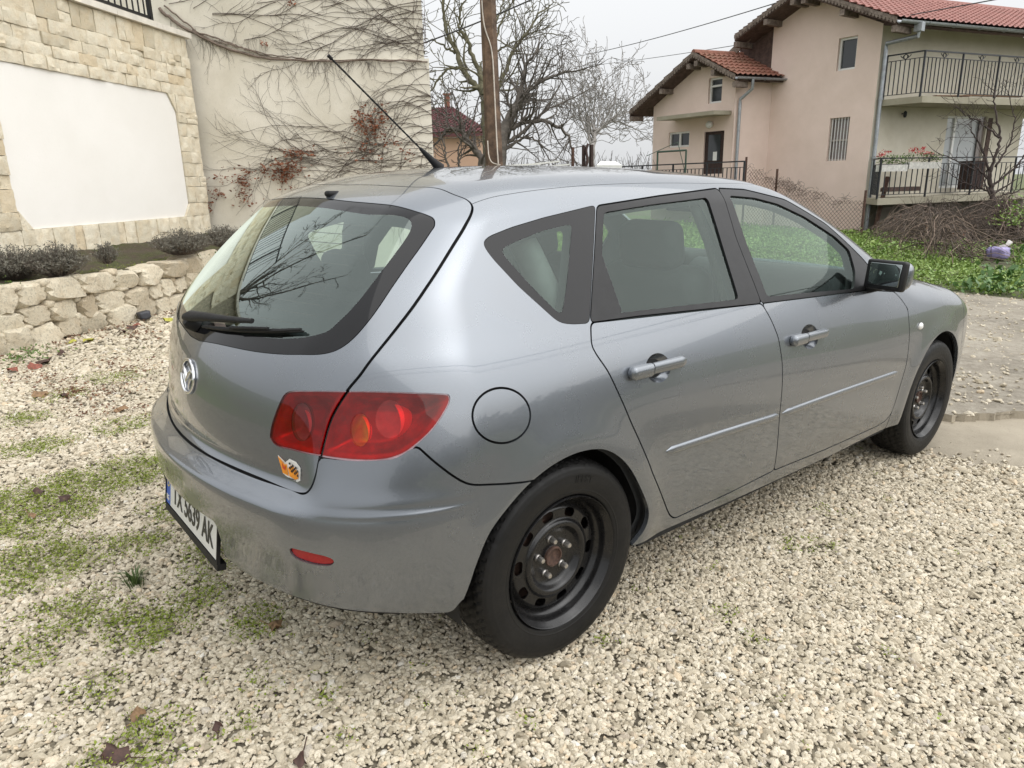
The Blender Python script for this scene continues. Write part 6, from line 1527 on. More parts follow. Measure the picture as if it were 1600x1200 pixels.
hparts.append(MB().add(*(lambda q: (q[0]*[.12, .12, .12]+PO.pxat(1112, 195, .12), q[1]))(ICO2)).build('porch_lamp', M_PVC, None, True))
# gutters and downpipes
def gutter(A, B_, name='gutter', r_=.075):
    A, B_ = np.array(A), np.array(B_); d = (B_-A)/np.linalg.norm(B_-A); x = np.cross(d, [0, 0, 1.]); V = []
    for P in (A, B_):
        for rr in (r_, r_*.86):
            for q in np.linspace(math.pi, 2*math.pi, 9): V.append(P+x*rr*math.cos(q)+np.array([0, 0, rr*math.sin(q)]))
    F_ = [(i, i+1, 19+i-1, 18+i) for i in range(8)]+[(9+i+1, 9+i, 27+i, 28+i) for i in range(8)]; mb = MB().add(V, F_)
    n_ = max(1, int(np.linalg.norm(B_-A)/1.0))
    for q in range(n_+1): P = A+(B_-A)*q/n_; mb.tube([P+x*r_*1.12*math.cos(a_)+np.array([0, 0, r_*1.12*math.sin(a_)]) for a_ in np.linspace(math.pi, 2*math.pi, 9)], .012, 4)
    return mb.build(name, M_ZINC, None, 40)
GR = Plane(BW.at(0, 0, MO*.55), V2); e0 = PW.at(*onp(PW, MO, 1402, 30), MO)
hparts.append(gutter(e0+BW.n*.09-[0, 0, .02], e0+BW.n*.09-[0, 0, .02]+V2*11.5))
pe = PO.at(*onp(PO, .55, 1149, 119), .55); hparts.append(gutter(pe+BW.n*.08-[0, 0, .02], pe+BW.n*.08-[0, 0, .02]+V2*2.2, r_=.065))
f0 = e0+BW.n*.09+V2*.75; q1 = BW.pxat(1379, 72, .10); q2 = BW.pxat(1350, 362, .10)
q1 = BW.at(.10, BW.px(1379, 76)[1], .09); q2 = BW.at(.10, HG, .09)
hparts.append(MB().prism([f0+[-.1, -.1, -.05], f0+[.1, -.1, -.05], f0+[.1, .1, -.05], f0+[-.1, .1, -.05]], (0, 0, -.22)).tube([f0-[0, 0, .22], f0-[0, 0, .38], q1+[0, 0, .12], q1-[0, 0, .06], q2], .055, 10).tube([q1-[0, 0, 1.3], q1-[0, 0, 1.36]], .068, 10).tube([q1-[0, 0, 2.9], q1-[0, 0, 2.96]], .068, 10).build('downpipe', M_ZINC, None, 40))
g0 = pe+BW.n*.08+V2*.62; g1 = RW.at(rl_+.12*np.sign(-rl_), 0, .10); g1[2] = RW.px(1152, 160)[1]; g2 = g1.copy(); g2[2] = HG
hparts.append(MB().tube([g0-[0, 0, .05], g0-[0, 0, .35], g1+[0, 0, .08], g1-[0, 0, .05], g2], .05, 10).build('downpipe', M_ZINC, None, 40))
fl_ = g1+V2*1.0
hparts.append(MB().prism([PO.at(0, kq[1]-.5, -1.55), PO.at(0, kq[1]-.5, -1.50), PO.at(ks, kq[1]+.06, -1.50), PO.at(ks, kq[1]+.06, -1.55)], (0, 0, .09)).build('flashing', M_ZINC))
rooted(house, hparts)
# ---- flowers and boxes on the lower balcony
M_TERRA = plain('white_planter', (.55, .54, .50), .6); M_FLR = plain('geranium_red', (.45, .03, .035), .6, 0, .4, 50); M_FLP = plain('geranium_pink', (.60, .17, .16), .6, 0, .3, 50)
M_GER = m_leaf('geranium_leaf', (.06, .12, .02), (.14, .21, .05), None, .6, 8)
def planter(u0, u1, v, label, cols):
    q = Plane(BW.at(0, 0, .95), V2); a, z = q.px(u0, v); b, _ = q.px(u1, v)
    root = empty('flower_box', q.at((a+b)/2, z-.2), label, 'flower box', 'flower boxes on the lower balcony')
    pts_ = np.array([q.at(rng.uniform(a, b), z+rng.uniform(-.02, .20), rng.normal()*.08) for _ in range(110)]); o = [MB().box(q.at((a+b)/2, z-.12, 0), ax_(q), ((b-a)/2, .10, .09)).build('planter', M_TERRA), leaf_cloud('leaves', pts_, np.full(len(pts_), .045), M_GER, 3, .7)]
    o[1]['kind'] = 'stuff'
    for uu, vv, m in cols:
        c = q.pxat(uu, vv, .03); o.append(leaf_cloud('flower_head', c+rng.normal(size=(14, 3))*.028, np.full(14, .035), m, 3, .6, None))
    return rooted(root, o)
planter(1374, 1414, 256, 'flower box with sparse red geraniums, nearest the downpipe', [(1379, 240, M_FLR), (1387, 237, M_FLR), (1376, 243, M_FLP)])
planter(1417, 1466, 252, 'fuller flower box with pink and red geraniums, left of the balcony door', [(1424, 236, M_FLR), (1430, 233, M_FLR), (1437, 238, M_FLP), (1445, 241, M_FLP), (1441, 233, M_FLR), (1452, 240, M_FLP)])
q = Plane(BW.at(0, 0, .6), V2); a, z = q.px(1514, 296)
tag(MB().box(q.at(a, z+.40, 0), ax_(q), (.24, .22, .40)).box(q.at(a, z+.82, 0), ax_(q), (.27, .25, .02)).build('cupboard', M_DOORW), 'dark cupboard standing on the lower balcony beside its door', 'cupboard')
a, z = q.px(1390, 302)
tag(MB().box(q.at(a+.3, z+.10, .1), ax_(q), (.62, .16, .05)).box(q.at(a+.3, z+.16, .1), ax_(q), (.6, .15, .012)).build('bench', M_SOFF), 'low dark bench behind the lower balcony railing by the downpipe', 'bench')
# ---- porch terrace railing and clothes frame
TR = Plane(PO.at(0, 0, 2.2), V1); zt_ = TR.px(1163, 252)[1]; zb_ = zt_-.95
tr0, tr1 = TR.px(1163, 262)[0], TR.px(960, 262)[0]
rt = railing([TR.at(tr0, zb_), TR.at(tr1, zb_)], zb_, .95, [4], [9], 'terrace_railing', False); rt.data.transform(Matrix.Translation((0, 0, 0)))
tag(rt, 'black iron terrace railing in front of the brown house door', 'railing')
tp = MB().prism([TR.at(tr0+.0, zb_, .05), TR.at(tr1, zb_, .05), PO.at(pL, zb_, -.1), PO.at(0, zb_, .0)], (0, 0, -.25)).build('terrace', M_SLAB); tag(tp, None, None, None, 'structure')
M_GRN = plain('green_pipe', (.05, .09, .065), .5)
ca_, cb_ = TR.px(1010, 258), TR.px(1054, 258); h1 = TR.px(1032, 236)[1]; h2 = TR.px(1037, 222)[1]
cf = MB()
for s in (ca_[0], cb_[0]): cf.tube([TR.at(s, zb_, -.5), TR.at(s, h1, -.5)], .03, 8)
cf.tube([TR.at(ca_[0], h1, -.5), TR.at(cb_[0], h1, -.5)], .03, 8).tube([TR.at(ca_[0]+(ca_[0]-cb_[0])*.4, h1-.1, -.5), TR.at((ca_[0]*.3+cb_[0]*.7), h2, -.5), TR.at(cb_[0]+(cb_[0]-ca_[0])*.15, zb_+.2, -.5)], .012, 6)
tag(cf.build('clothes_frame', M_GRN, None, 50), 'dark green metal clothes-line frame left of the terrace railing', 'clothes frame')
# ---- chain-link fence with dead creeper along its top
fpts = [(1166, 258), (1214, 276), (1262, 294), (1304, 306), (1352, 311)]
FP = Plane(PW.at(0, 0, 1.5), V1); fz = [FP.px(u, v) for u, v in fpts]; o2 = np.argsort([q[0] for q in fz]); fS = np.array([fz[i][0] for i in o2]); fZ = np.array([fz[i][1] for i in o2])
fence = empty('chain_link_fence', FP.at(fS.mean(), HG), 'sagging rusty chain-link fence with dead creeper in front of the pink wall', 'fence'); parts = []
M_WIRE = plain('rusty_wire', (.20, .13, .105), .8, 0, .3, 5)
mb = MB(); cell = .115; bz_ = HG+.15
n_ = int((fS[-1]-fS[0])/cell)
for k_ in (-1, 1):
    for i in range(-40, n_+40):
        s = fS[0]+i*cell; P = []
        for z in np.arange(bz_, 4.0, cell):
            ss = s+k_*(z-bz_)*.95
            if ss < fS[0] or ss > fS[-1]: continue
            if z > np.interp(ss, fS, fZ)+.04*math.sin(ss*5): break
            P.append(FP.at(ss, z, .006*k_+.05*math.sin(ss*1.7)))
        if len(P) > 1: mb.tube([P[0], P[len(P)//2], P[-1]] if len(P) > 2 else P, .0065, 3, False)
parts.append(mb.build('wire_mesh', M_WIRE, None, None, 'stuff'))
M_RUSTP = m_bark('rusty_post_metal', (.05, .028, .022), (.13, .07, .05), 18)
for u, v in ((1166, 253), (1214, 272), (1352, 306)):
    s, z = FP.px(u, v); parts.append(MB().tube([FP.at(s, HG), FP.at(s, z+.15)], .035, 7).build('post', M_RUSTP))
mb = MB(); r8 = np.random.default_rng(8)
for _ in range(150):
    s = fS[0]+(fS[-1]-fS[0])*(.5+.5*r8.uniform(-1, 1)**3); s = r8.uniform(fS[0], fS[-1]) if r8.random() < .5 else FP.px(r8.normal(1228, 16), 280)[0]; z = float(np.interp(s, fS, fZ)); P = [FP.at(s, z-r8.uniform(0, .3), .03)]; a = r8.uniform(-.6, 3.7)
    for i in range(7): a += r8.normal()*.8; P.append(P[-1]+FP.h*.05*math.cos(a)+np.array([0, 0, .035*math.sin(a)])+FP.n*r8.normal()*.02)
    mb.tube(P, .004, 3, False)
parts.append(mb.build('dead_creeper', M_VINED, None, None, 'stuff')); rooted(fence, parts)
p0 = ground_at(1365, 366); p1 = p0+AX[0]*np.array([1, 1, 0])*.22+np.array([0, 0, 1.62])
tag(MB().bar(p0, p1, .09, .09).build('rusty_post', M_RUSTP), 'leaning rusty square post between the downpipe and the bramble thicket', 'post')
# ---------------------------------------------------------------- pole, wires
M_POLE = m_bark('old_pole_wood', (.034, .020, .013), (.155, .100, .064), 5)
pb = depth_at(774, 300, 11.5); pt_ = depth_at(752, -260, 11.2); pg = np.array([pb[0], pb[1], gh(pb[0], pb[1])])
axis = (pt_-pb)/np.linalg.norm(pt_-pb); base = pb-axis*((pb[2]-pg[2])/axis[2])
pole = empty('utility_pole', base, 'weathered brown wooden utility pole standing behind the car roof', 'utility pole')
L_ = np.linalg.norm(pt_-base); pr = []
k = 6; V = []; xr = np.cross(axis, fh.tolist()+[0]); xr /= np.linalg.norm(xr); yr = np.cross(xr, axis)
for i in range(26):
    t = i/25; P = base+axis*L_*t; r_ = .141-.028*t
    for j in range(k):
        a = 2*math.pi*j/k+.10; q = r_*(1.03+.03*math.sin(t*11+j*2.)); V.append(P+(xr*math.cos(a)+yr*math.sin(a))*q)
shaft = MB().add(V, [(i*k+j, i*k+(j+1) % k, (i+1)*k+(j+1) % k, (i+1)*k+j) for i in range(25) for j in range(k)]).build('shaft', M_POLE)
def on_pole(u, v): return depth_at(u, v, 11.25-.0)
cab = MB().tube(smooth_path([on_pole(752, -40), on_pole(754, 20), on_pole(760, 52), on_pole(768, 78), on_pole(772, 130), on_pole(776, 215), on_pole(779, 262)], 24), .011, 6)
cab.tube(smooth_path([on_pole(762, 220), on_pole(765, 248), on_pole(774, 256), on_pole(782, 258)], 10), .009, 6)
cable = cab.build('cable', plain('pale_cable', (.42, .38, .33), .6), None, True)
rooted(pole, [shaft, cable])
M_WIREB = plain('black_wire', (.03, .03, .032), .6)
def wire(a, b, r_, label, sag=.0, name='overhead_wire'):
    a, b = np.array(a), np.array(b); P = [a+(b-a)*t-np.array([0, 0, sag*4*t*(1-t)]) for t in np.linspace(0, 1, 26)]
    tag(MB().tube(P, r_, 5).build(name, M_WIREB, None, True), label, 'wire', 'overhead wires')
wire(depth_at(560, 100, 16), depth_at(905, -35, 13.5), .016, 'thick black overhead wire passing just behind the wooden pole', .1)
wire(depth_at(880, 92, 60), depth_at(1420, -62, 22), .022, 'upper of the two long overhead wires rising over the pink house', .3)
wire(depth_at(886, 105, 60), depth_at(1800, -46, 13), .014, 'lower long overhead wire crossing in front of the pink house gable', .25)
for q, (v0, v1) in enumerate(((42, -18), (30, -40), (20, -66))):
    wire(depth_at(600, v0+20, 40), depth_at(800, v1, 38), .012, ('lowest', 'middle', 'highest')[q]+' of the three faint wires left of the wooden pole', .1)
# ---------------------------------------------------------------- bare trees
M_BARK = m_bark('bare_tree_bark', (.06, .052, .045), (.16, .14, .12), 6); M_BARK_HAZE = m_bark('hazed_far_bark', (.20, .19, .175), (.32, .30, .28), 6); M_BARKM = m_bark('mossy_bark', (.07, .065, .035), (.17, .155, .095), 5)  # the far bark is lightened: distance haze put into its colour
def bare_tree(root, limbs, m, label, seed, twig=1., depth=4, r_min=.006, group=None, dens=1., droop=0., cat='tree', name='bare_tree'):
    """trunk and limbs drawn as given polylines; branches and twigs grow from them"""
    rr = np.random.default_rng(seed); big = MB(); fine = MB()
    def grow(p, d, L, r_, lev):
        n = max(3, int(L/(.22 if lev < 2 else .14))); P = [p]; d = d/np.linalg.norm(d)
        for i in range(n):
            d = d+rr.normal(size=3)*(.16+.03*lev)+np.array([0, 0, .05-droop*(lev > 1)]); d /= np.linalg.norm(d); p = p+d*L/n; P.append(p)
            if lev < depth and rr.random() < (.55 if lev < 3 else .42)*dens and i > 0:
                q = rr.normal(size=3); q -= d*(q @ d); q /= np.linalg.norm(q); nd = d*rr.uniform(.5, .9)+q*rr.uniform(.5, 1.); grow(p, nd, L*rr.uniform(.35, .65), r_*(1-i/n*.6)*.6, lev+1)
        (big if lev < 2 else fine).tube(P, np.maximum(np.linspace(r_, r_*.35, len(P)), r_min), 6 if lev < 2 else 3, False)
    for pts, r0, r1, sprout in limbs:
        P = smooth_path(pts, max(8, len(pts)*5)); P = P+rr.normal(size=P.shape)*.02; rad = np.linspace(r0, r1, len(P)); big.tube(P, rad, 8)
        for i in range(2, len(P)):
            if rr.random() < sprout:
                d = P[i]-P[i-1]; d /= np.linalg.norm(d); q = rr.normal(size=3); q -= d*(q @ d); q /= np.linalg.norm(q)
                grow(P[i], d*.7+q*rr.uniform(.6, 1.1)+np.array([0, 0, .2]), twig*rr.uniform(.6, 1.3), rad[i]*.5, 1)
        d = P[-1]-P[-2]; grow(P[-1], d, twig*.9, r1, 1)
    t = empty(name, root, label, cat, group); a = big.build('trunk', m, None, True); b = fine.build('twigs', m, None, True, 'stuff'); return rooted(t, [a, b])
D = 24.
def T(u, v, d=D, dd=0.): return depth_at(u, v, d+dd)
def ground_below(P): return np.array([P[0], P[1], gh(P[0], P[1])-.3])
b0 = ground_below(T(766, 262))
bare_tree(b0, [([b0, T(766, 262), T(762, 190), T(759, 150)], .26, .17, 0.),
    ([T(759, 150), T(745, 135), T(725, 112), T(712, 80), T(700, 52), T(693, 20), T(694, -20)], .12, .035, .55),
    ([T(725, 112), T(700, 108), T(680, 132), T(668, 150)], .05, .02, .5), ([T(712, 82), T(690, 70), T(672, 62)], .045, .015, .5),
    ([T(757, 135), T(742, 95), T(728, 60), T(717, 38), T(722, 8)], .09, .03, .5),
    ([T(765, 160), T(782, 130), T(796, 95), T(805, 75), T(828, 45), T(842, 20)], .09, .03, .55), ([T(772, 85), T(790, 72), T(808, 64), T(830, 58)], .04, .015, .5), ([T(775, 60), T(785, 30), T(800, 5)], .04, .02, .5), ([T(770, 40), T(782, 20), T(790, -20)], .04, .02, .5)],
    M_BARKM, 'tall bare walnut tree with thick spreading limbs behind the wooden pole', 3, 1.15, 4, .012)
b0 = ground_below(T(778, 262, D, -2))
bare_tree(b0, [([b0, T(780, 255, D, -2), T(790, 200, D, -2), T(805, 170, D, -2)], .24, .15, 0.),
    ([T(790, 200, D, -2), T(812, 160, D, -2), T(830, 138, D, -2), T(856, 122, D, -2), T(885, 112, D, -2)], .10, .03, .95), ([T(805, 170, D, -2), T(815, 130, D, -2), T(820, 105, D, -2), T(833, 88, D, -2)], .09, .03, .9),
    ([T(788, 210, D, -2), T(810, 195, D, -2), T(845, 190, D, -2), T(880, 205, D, -2), T(893, 232, D, -2)], .09, .03, .95), ([T(785, 225, D, -2), T(815, 208, D, -2), T(845, 178, D, -2), T(880, 160, D, -2)], .07, .025, .95),
    ([T(800, 175, D, -2), T(790, 150, D, -2), T(785, 128, D, -2)], .05, .02, .8), ([T(785, 240, D, -2), T(800, 225, D, -2), T(830, 215, D, -2), T(850, 235, D, -2)], .05, .02, .9)],
    M_BARK, 'dense bushy bare fruit tree right of the wooden pole, behind the car roof', 5, 1.35, 4, .0075, None, .9, .04)
D3 = 32.
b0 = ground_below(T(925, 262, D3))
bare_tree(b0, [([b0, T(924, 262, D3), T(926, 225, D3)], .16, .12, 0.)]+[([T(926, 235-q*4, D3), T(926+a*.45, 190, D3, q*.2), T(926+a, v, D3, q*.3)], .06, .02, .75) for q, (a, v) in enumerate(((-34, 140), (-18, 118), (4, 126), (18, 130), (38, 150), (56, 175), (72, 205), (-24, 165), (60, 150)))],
    M_BARK_HAZE, 'thin-branched bare tree, haze painted into its bark, between the fruit tree and the pink house', 9, 1.5, 4, .012, None, 1.0)
b0 = ground_below(T(715, 262, 22))
bare_tree(b0, [([b0, T(752, 262, 22), T(742, 235, 22), T(726, 212, 22), T(705, 200, 22), T(690, 212, 22)], .13, .04, .8), ([T(735, 225, 22), T(715, 190, 22), T(700, 175, 22)], .05, .02, .8), ([T(700, 262, 22), T(695, 235, 22), T(688, 205, 22)], .04, .015, .8), ([T(720, 262, 22), T(716, 240, 22), T(724, 212, 22)], .04, .015, .8)],
    M_BARK, 'low crooked bare tree in front of the maroon-roofed house', 12, 1.0, 4, .010, None, 1.2)
# brush along the far boundary
rr = np.random.default_rng(4); br = MB()
for _ in range(420):
    u = rr.uniform(775, 1016); d = rr.uniform(25, 29); p = depth_at(u, 266, d); p[2] -= .6; h = rr.uniform(.5, 1.5); P = [p]; dr_ = np.array([rr.normal()*.4, rr.normal()*.4, 1.])
    for i in range(5): dr_ = dr_+rr.normal(size=3)*.25; P.append(P[-1]+dr_/np.linalg.norm(dr_)*h/5)
    br.tube(P, np.linspace(.012, .006, 6), 3, False)
tag(br.build('brushwood', M_BARK, None, True, 'stuff'), 'thin bare brushwood behind the boundary posts')
for u, v0, w, lab in ((895, 230, .06, 'rusty boundary post furthest left, behind the car roof'), (912, 227, .07, 'dark boundary post in the middle of the three behind the car roof'), (924, 226, .08, 'dark thick boundary post furthest right of the three behind the car roof')):
    p = depth_at(u, v0, 19.); g = np.array([p[0], p[1], gh(p[0], p[1])-.2]); tag(MB().bar(g, p, w*1.0, w*1.0).build('boundary_post', M_RUSTP if w < .065 else M_DOORW), lab, 'post', 'boundary posts')
tag(MB().tube(smooth_path([depth_at(919, 225, 19), depth_at(916, 236, 19), depth_at(918, 250, 19), depth_at(914, 262, 19)], 10), [.035]*10, 6).build('dead_stump', M_DOORW, None, True), 'crooked dead stem between the two dark boundary posts', 'stump')
for (u0, v0, u1, v1), l in (((790, 261, 875, 252), 'upper white plank lying at the boundary beyond the car roof'), ((790, 259, 845, 256), 'shorter white plank beside the longer one beyond the car roof'), ((820, 263, 890, 257), 'lower white plank lying at the boundary beyond the car roof')):
    tag(MB().bar(depth_at(u0, v0, 17), depth_at(u1, v1, 17), .06, .03).build('white_plank', M_PVC), l, 'plank', 'white planks')
tag(MB().prism([depth_at(932, 258, 20), depth_at(972, 258, 20), depth_at(962, 252, 20.6), depth_at(938, 252, 20.6)], (0, 0, -.8)).build('white_sheeting', M_PVC), 'white sheeting over a low heap left of the clothes-line frame', 'sheeting')
# ---------------------------------------------------------------- maroon-roofed house far behind
FO = depth_at(757, 262, 36.); FV = AX[0]*np.array([1, 1, 0]); FV /= np.linalg.norm(FV); FW = Plane(FO, FV)
fh_ = empty('far_house', FO, 'peach house with a maroon hipped roof behind the bare trees, left of the wooden pole', 'house')
fs0, fs1 = FW.px(640, 240)[0], FW.px(750, 240)[0]; fe = FW.px(750, 205)[1]; fr_ = FW.px(710, 157)[1]; fgz = gh(*FO[:2])-1
w_ = MB().prism([FW.at(fs0-4, fgz), FW.at(fs1, fgz), FW.at(fs1, fgz, -7), FW.at(fs0-4, fgz, -7)], (0, 0, fe-fgz)).build('wall', m_plaster('peach_render', (.60, .40, .29), .3))
a, b, c, d = FW.at(fs0-5, fe-.1, .5), FW.at(fs1+.5, fe-.1, .5), FW.at(fs1-1.6, fr_, -3.5), FW.at(fs0-2, fr_, -3.5); e = FW.at(fs1+.5, fe-.1, -7.5); g = FW.at(fs0-5, fe-.1, -7.5)
r1 = tile_field(a, b, c, d, 34, 15, M_TILEM, 'roof_tiles', .06); r2 = MB().add([b, e, c, d, g, a, a-[0, 0, .15], b-[0, 0, .15]], [(0, 1, 2), (2, 1, 4, 3), (3, 4, 5), (5, 6, 7, 0)]).build('roof', M_TILEM)
cm = FW.px(689, 150)[0]; ch = MB().box(FW.at(cm, fr_+.35, -3.5), ax_(FW), (.14, .14, .3)).box(FW.at(cm, fr_+.68, -3.5), ax_(FW), (.2, .2, .04)).build('chimney', M_TILEP)
rooted(fh_, [w_, r1, r2, ch])
# ---------------------------------------------------------------- verge: greens, thicket, small tree, bag
def verge_mask(P): return sdf(P, VERGE) < 0
VERGE = np.array([(9.27, .40), (9.35, 1.55), (10.0, 3.1), (10.4, 5.5), (9.5, 7.5), (9, 10), (12, 14.5), (19.5, 15.5), (20.5, 8.2), (27, 6.5), (26, -3), (9.8, -4)])
sheet('verge', VERGE, .030, plain('verge_soil', (.07, .075, .03), .95, 0, .5, 3, .8), .4, .05, 4)
P = np.array([(rng.uniform(9, 21), rng.uniform(-2.5, 14.)) for _ in range(64000)]); P = P[(sdf(P, VERGE) < -.02) & in_view(P)]
keepw = fbm(np.c_[P, P[:, 0]*0], 1.3, 31) > -.75; P = P[keepw]; bgp = ground_at(1557, 411)[:2]; dv_ = (bgp-CP[:2])/np.linalg.norm(bgp-CP[:2]); q_ = P-bgp; al = q_ @ dv_; P = P[~((al > -1.6) & (al < .25) & (np.abs(q_ @ np.array([-dv_[1], dv_[0]])) < .26))]; hgt = .06+.10*np.clip(fbm(np.c_[P, P[:, 0]*0], .9, 32), -.3, 1)
C3 = np.c_[P, gh(P[:, 0], P[:, 1])+np.abs(rng.normal(size=len(P)))*hgt]
M_VRG = m_leaf('verge_leaf', (.10, .195, .026), (.22, .33, .065), (.25, .29, .09), .5, 2.)
leaf_cloud('verge_greens', C3, rng.uniform(.022, .052, len(C3)), M_VRG, 4, .9, sd=.8)
M_DOCK = m_leaf('dock_leaf', (.05, .12, .025), (.10, .19, .05), None, .45, 4)
for q, (u, v, l) in enumerate(((1575, 440, 'large-leaved dark green dock plant nearest the road at the right edge'), (1545, 452, 'large-leaved dock plant at the road edge of the verge, left of the biggest one'), (1365, 388, 'light green leafy plant at the foot of the wall behind the wing mirror'), (1595, 395, 'leafy dock plant beside the purple bag at the right edge'))):
    p = ground_at(u, v+8); c = p+np.c_[rng.normal(size=(60, 2))*.17, np.abs(rng.normal(size=60))*.12]; dk = leaf_cloud('leaves', c, rng.uniform(.05, .11, 60), M_DOCK if q != 2 else M_VRG, 2, .8, 'stuff', sd=.6); rooted(empty('dock_plant', p, l, 'plant', 'leafy plants on the verge'), [dk, MB().tube([p, p+[0, 0, .12], p+[.02, .01, .2]], .008, 5).build('stem', M_DOCK)])
M_BRM = m_bark('bramble_stem', (.12, .085, .065), (.32, .245, .19), 12); M_BRM2 = m_bark('dark_bramble_stem', (.05, .036, .03), (.13, .10, .08), 12)
rr = np.random.default_rng(15); t1, t2 = MB(), MB()
def thick_pt():
    u = 1385+230*rr.random()**.8; v = rr.uniform(352, 405) if u > 1440 else rr.uniform(352, 382); v = min(v, 376) if 1505 < u < 1612 else v; return u, v
for i in range(1500):
    u, v = thick_pt(); p = ground_at(u, v+6); q = min(1, (u-1375)/60); top_ = .58*q*rr.uniform(.3, 1.3)*(.75+.5*math.sin(u*.045)+.35*math.sin(u*.13))+.12; a = rr.uniform(0, 6.28); L = rr.uniform(.5, 1.4)
    h = np.array([math.cos(a), math.sin(a), 0])*L; m1 = p+h*.2+np.array([0, 0, top_]); P = smooth_path([p+[0, 0, top_*rr.uniform(0, .5)], m1, p+h*.75+np.array([0, 0, top_*rr.uniform(.5, .9)])+rr.normal(size=3)*.1, p+h+np.array([0, 0, max(.02, top_*rr.uniform(-.1, .5))])], 8)+rr.normal(size=(8, 3))*.04
    (t1 if rr.random() < .35 else t2).tube(P, rr.uniform(.004, .009), 3, False)
for i in range(170):     # upright shoots
    u, v = 1420+190*rr.random(), rr.uniform(360, 392); P = [ground_at(u, v)]; d_ = np.array([rr.normal()*.25, rr.normal()*.25, 1.]); h_ = rr.uniform(.5, 1.35)
    for j in range(6): d_ = d_+rr.normal(size=3)*.16; P.append(P[-1]+d_/np.linalg.norm(d_)*h_/6)
    t2.tube(P, np.linspace(.008, .003, 7), 3, False)
    for j in (2, 3, 4):
        q = P[j]; w_ = rr.normal(size=3)*.12+[0, 0, .12]; t2.tube([q, q+w_, q+w_*1.8+rr.normal(size=3)*.03], [.004, .003, .002], 3, False)
tk = empty('bramble_thicket', ground_at(1490, 385), 'tangled brown bramble thicket below the lower balcony', 'bush')
lc = np.array([ground_at(*thick_pt())+np.array([0, 0, rr.uniform(.05, .7)]) for _ in range(700)])
tp_ = [t1.build('stems', M_BRM, None, True, 'stuff'), t2.build('dark_stems', M_BRM2, None, True, 'stuff'), leaf_cloud('dead_leaves', lc, np.full(len(lc), .03), M_DRYL, 1, .6), leaf_cloud('ivy_leaves', np.array([ground_at(rr.normal(1578, 18), 392)+np.array([0, 0, abs(rr.normal()*.3)+.55]) for _ in range(160)]), np.full(160, .05), M_VRG, 2, .7)]
rooted(tk, tp_)
Dt = float((ground_at(1556, 372)-CP) @ AX[2]); Q = lambda u, v, dd=0.: depth_at(u, v, Dt+dd)
b0 = ground_at(1556, 372)
bare_tree(b0, [([b0, Q(1556, 350), Q(1553, 318), Q(1548, 290), Q(1546, 270)], .085, .055, .2), ([Q(1548, 288), Q(1535, 270), Q(1515, 262), Q(1490, 250), Q(1465, 238)], .03, .01, .8), ([Q(1546, 272), Q(1558, 235), Q(1562, 205), Q(1553, 165), Q(1556, 140)], .045, .012, .6),
    ([Q(1560, 215), Q(1530, 190), Q(1510, 180), Q(1492, 165)], .025, .009, .7), ([Q(1554, 260), Q(1575, 230), Q(1585, 190), Q(1575, 150)], .03, .01, .7), ([Q(1550, 290), Q(1580, 268), Q(1600, 245), Q(1625, 220)], .035, .012, .7), ([Q(1551, 300), Q(1520, 290), Q(1500, 282), Q(1482, 270)], .025, .008, .7), ([Q(1553, 310), Q(1585, 300), Q(1610, 290)], .03, .01, .7), ([Q(1546, 265), Q(1530, 225), Q(1518, 205), Q(1515, 190)], .025, .008, .7)],
    plain('dark_twig_bark', (.05, .036, .032), .9, 0, .4, 10), 'small dark bare tree growing out of the thicket in front of the balconies', 21, .55, 4, .0045, None, .9)
p = ground_at(1557, 409)+np.array([0, 0, .08]); VF = boulder((.19, .15, .10), 8, .9, .16, ICO3); bagm = plain('lilac_plastic', (.30, .26, .48), .35, 0, .3, 5)
bag = empty('plastic_bag', p, 'crumpled lilac plastic bag lying on the green verge below the thicket', 'bag')
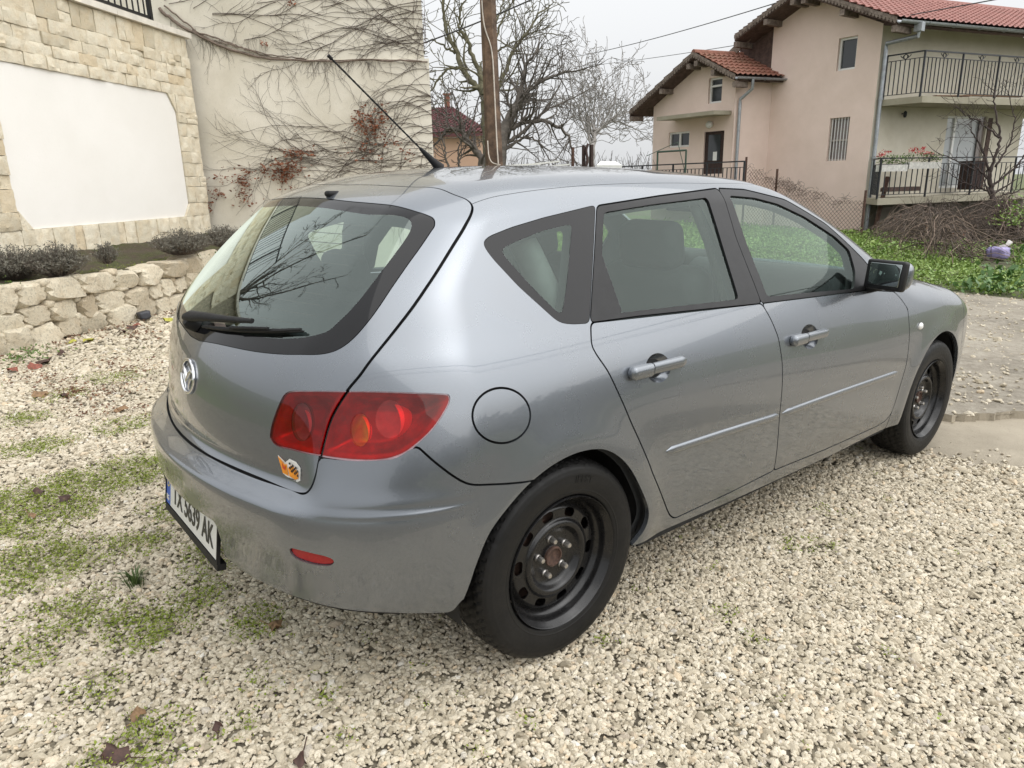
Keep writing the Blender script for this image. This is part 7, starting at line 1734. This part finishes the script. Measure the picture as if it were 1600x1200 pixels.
rooted(bag, [MB().add(VF[0]+p+[0, 0, .10], VF[1]).build('bag_body', bagm, None, True), MB().tube([p+[0, 0, .15], p+AX[0]*.14+[0, 0, .22], p+AX[0]*.20+[0, 0, .30]], [.07, .035, .05], 7).build('bag_neck', plain('pale_plastic', (.55, .52, .50), .35), None, True)])
# ---------------------------------------------------------------- what stands behind the photographer and shows only in the paint and glass
def crown_box(name, c, rx, ry, h, m, label, n=900, sz=.28):
    P = rng.normal(size=(n, 3)); P /= np.linalg.norm(P, axis=1)[:, None]; P *= rng.random((n, 1))**.4; P = P*[rx, ry, h/2]+c+[0, 0, h/2]
    o = leaf_cloud(name, P, np.full(n, sz), m, 3, .8, 'stuff'); return tag(o, label, 'hedge', 'hedges across the lane')
M_HEDGE = m_leaf('hedge_leaf', (.035, .05, .018), (.07, .075, .035), (.08, .06, .04), .8, 2)
for q, (x, y, l) in enumerate(((-1, -15, 'dark hedge across the lane opposite the rear doors'), (6, -16, 'dark hedge across the lane opposite the front doors'), (13, -15, 'dark hedge across the lane ahead of the car'), (-8, -14, 'dark hedge across the lane behind the photographer'))): crown_box('hedge', np.array([x, y, -.3]), 4.2, 1.2, 2.3+.5*(q % 2), M_HEDGE, l)
for q, (x, y, l) in enumerate(((-3.2, 10.8, 'bare tree on the terrace above the stone-clad wall, reflected in the rear window'),)):
    b0 = np.array([x, y, 3.4]); bare_tree(b0, [([b0, b0+[.1, 0, 1.5], b0+[.2, .1, 2.8]], .2, .14, 0)]+[([b0+[.15, 0, 1.8+.2*i], b0+[math.cos(a)*.9, math.sin(a)*.9, 3.6], b0+[math.cos(a)*2.6, math.sin(a)*2.6, 6.2+.6*i]], .08, .02, .6) for i, a in enumerate((0, 1.3, 2.5, 3.8, 5.1))], M_BARK, l, 40+q, 1.3, 3, .012)
for i, (y, z) in enumerate(((-5.5, 5.2), (-5.9, 5.5), (-6.3, 5.2), (-7.2, 6.0), (-7.6, 6.1))):
    wire((-14, y+1.5, z), (26, y-3, z+.3), .018 if i else .03, ('thick overhead wire along the lane behind the photographer, lowest on the near side', 'second overhead wire along the lane behind the photographer', 'third overhead wire along the lane, low and farther out', 'fourth overhead wire along the lane, high up', 'farthest overhead wire along the lane behind the photographer')[i], .5)
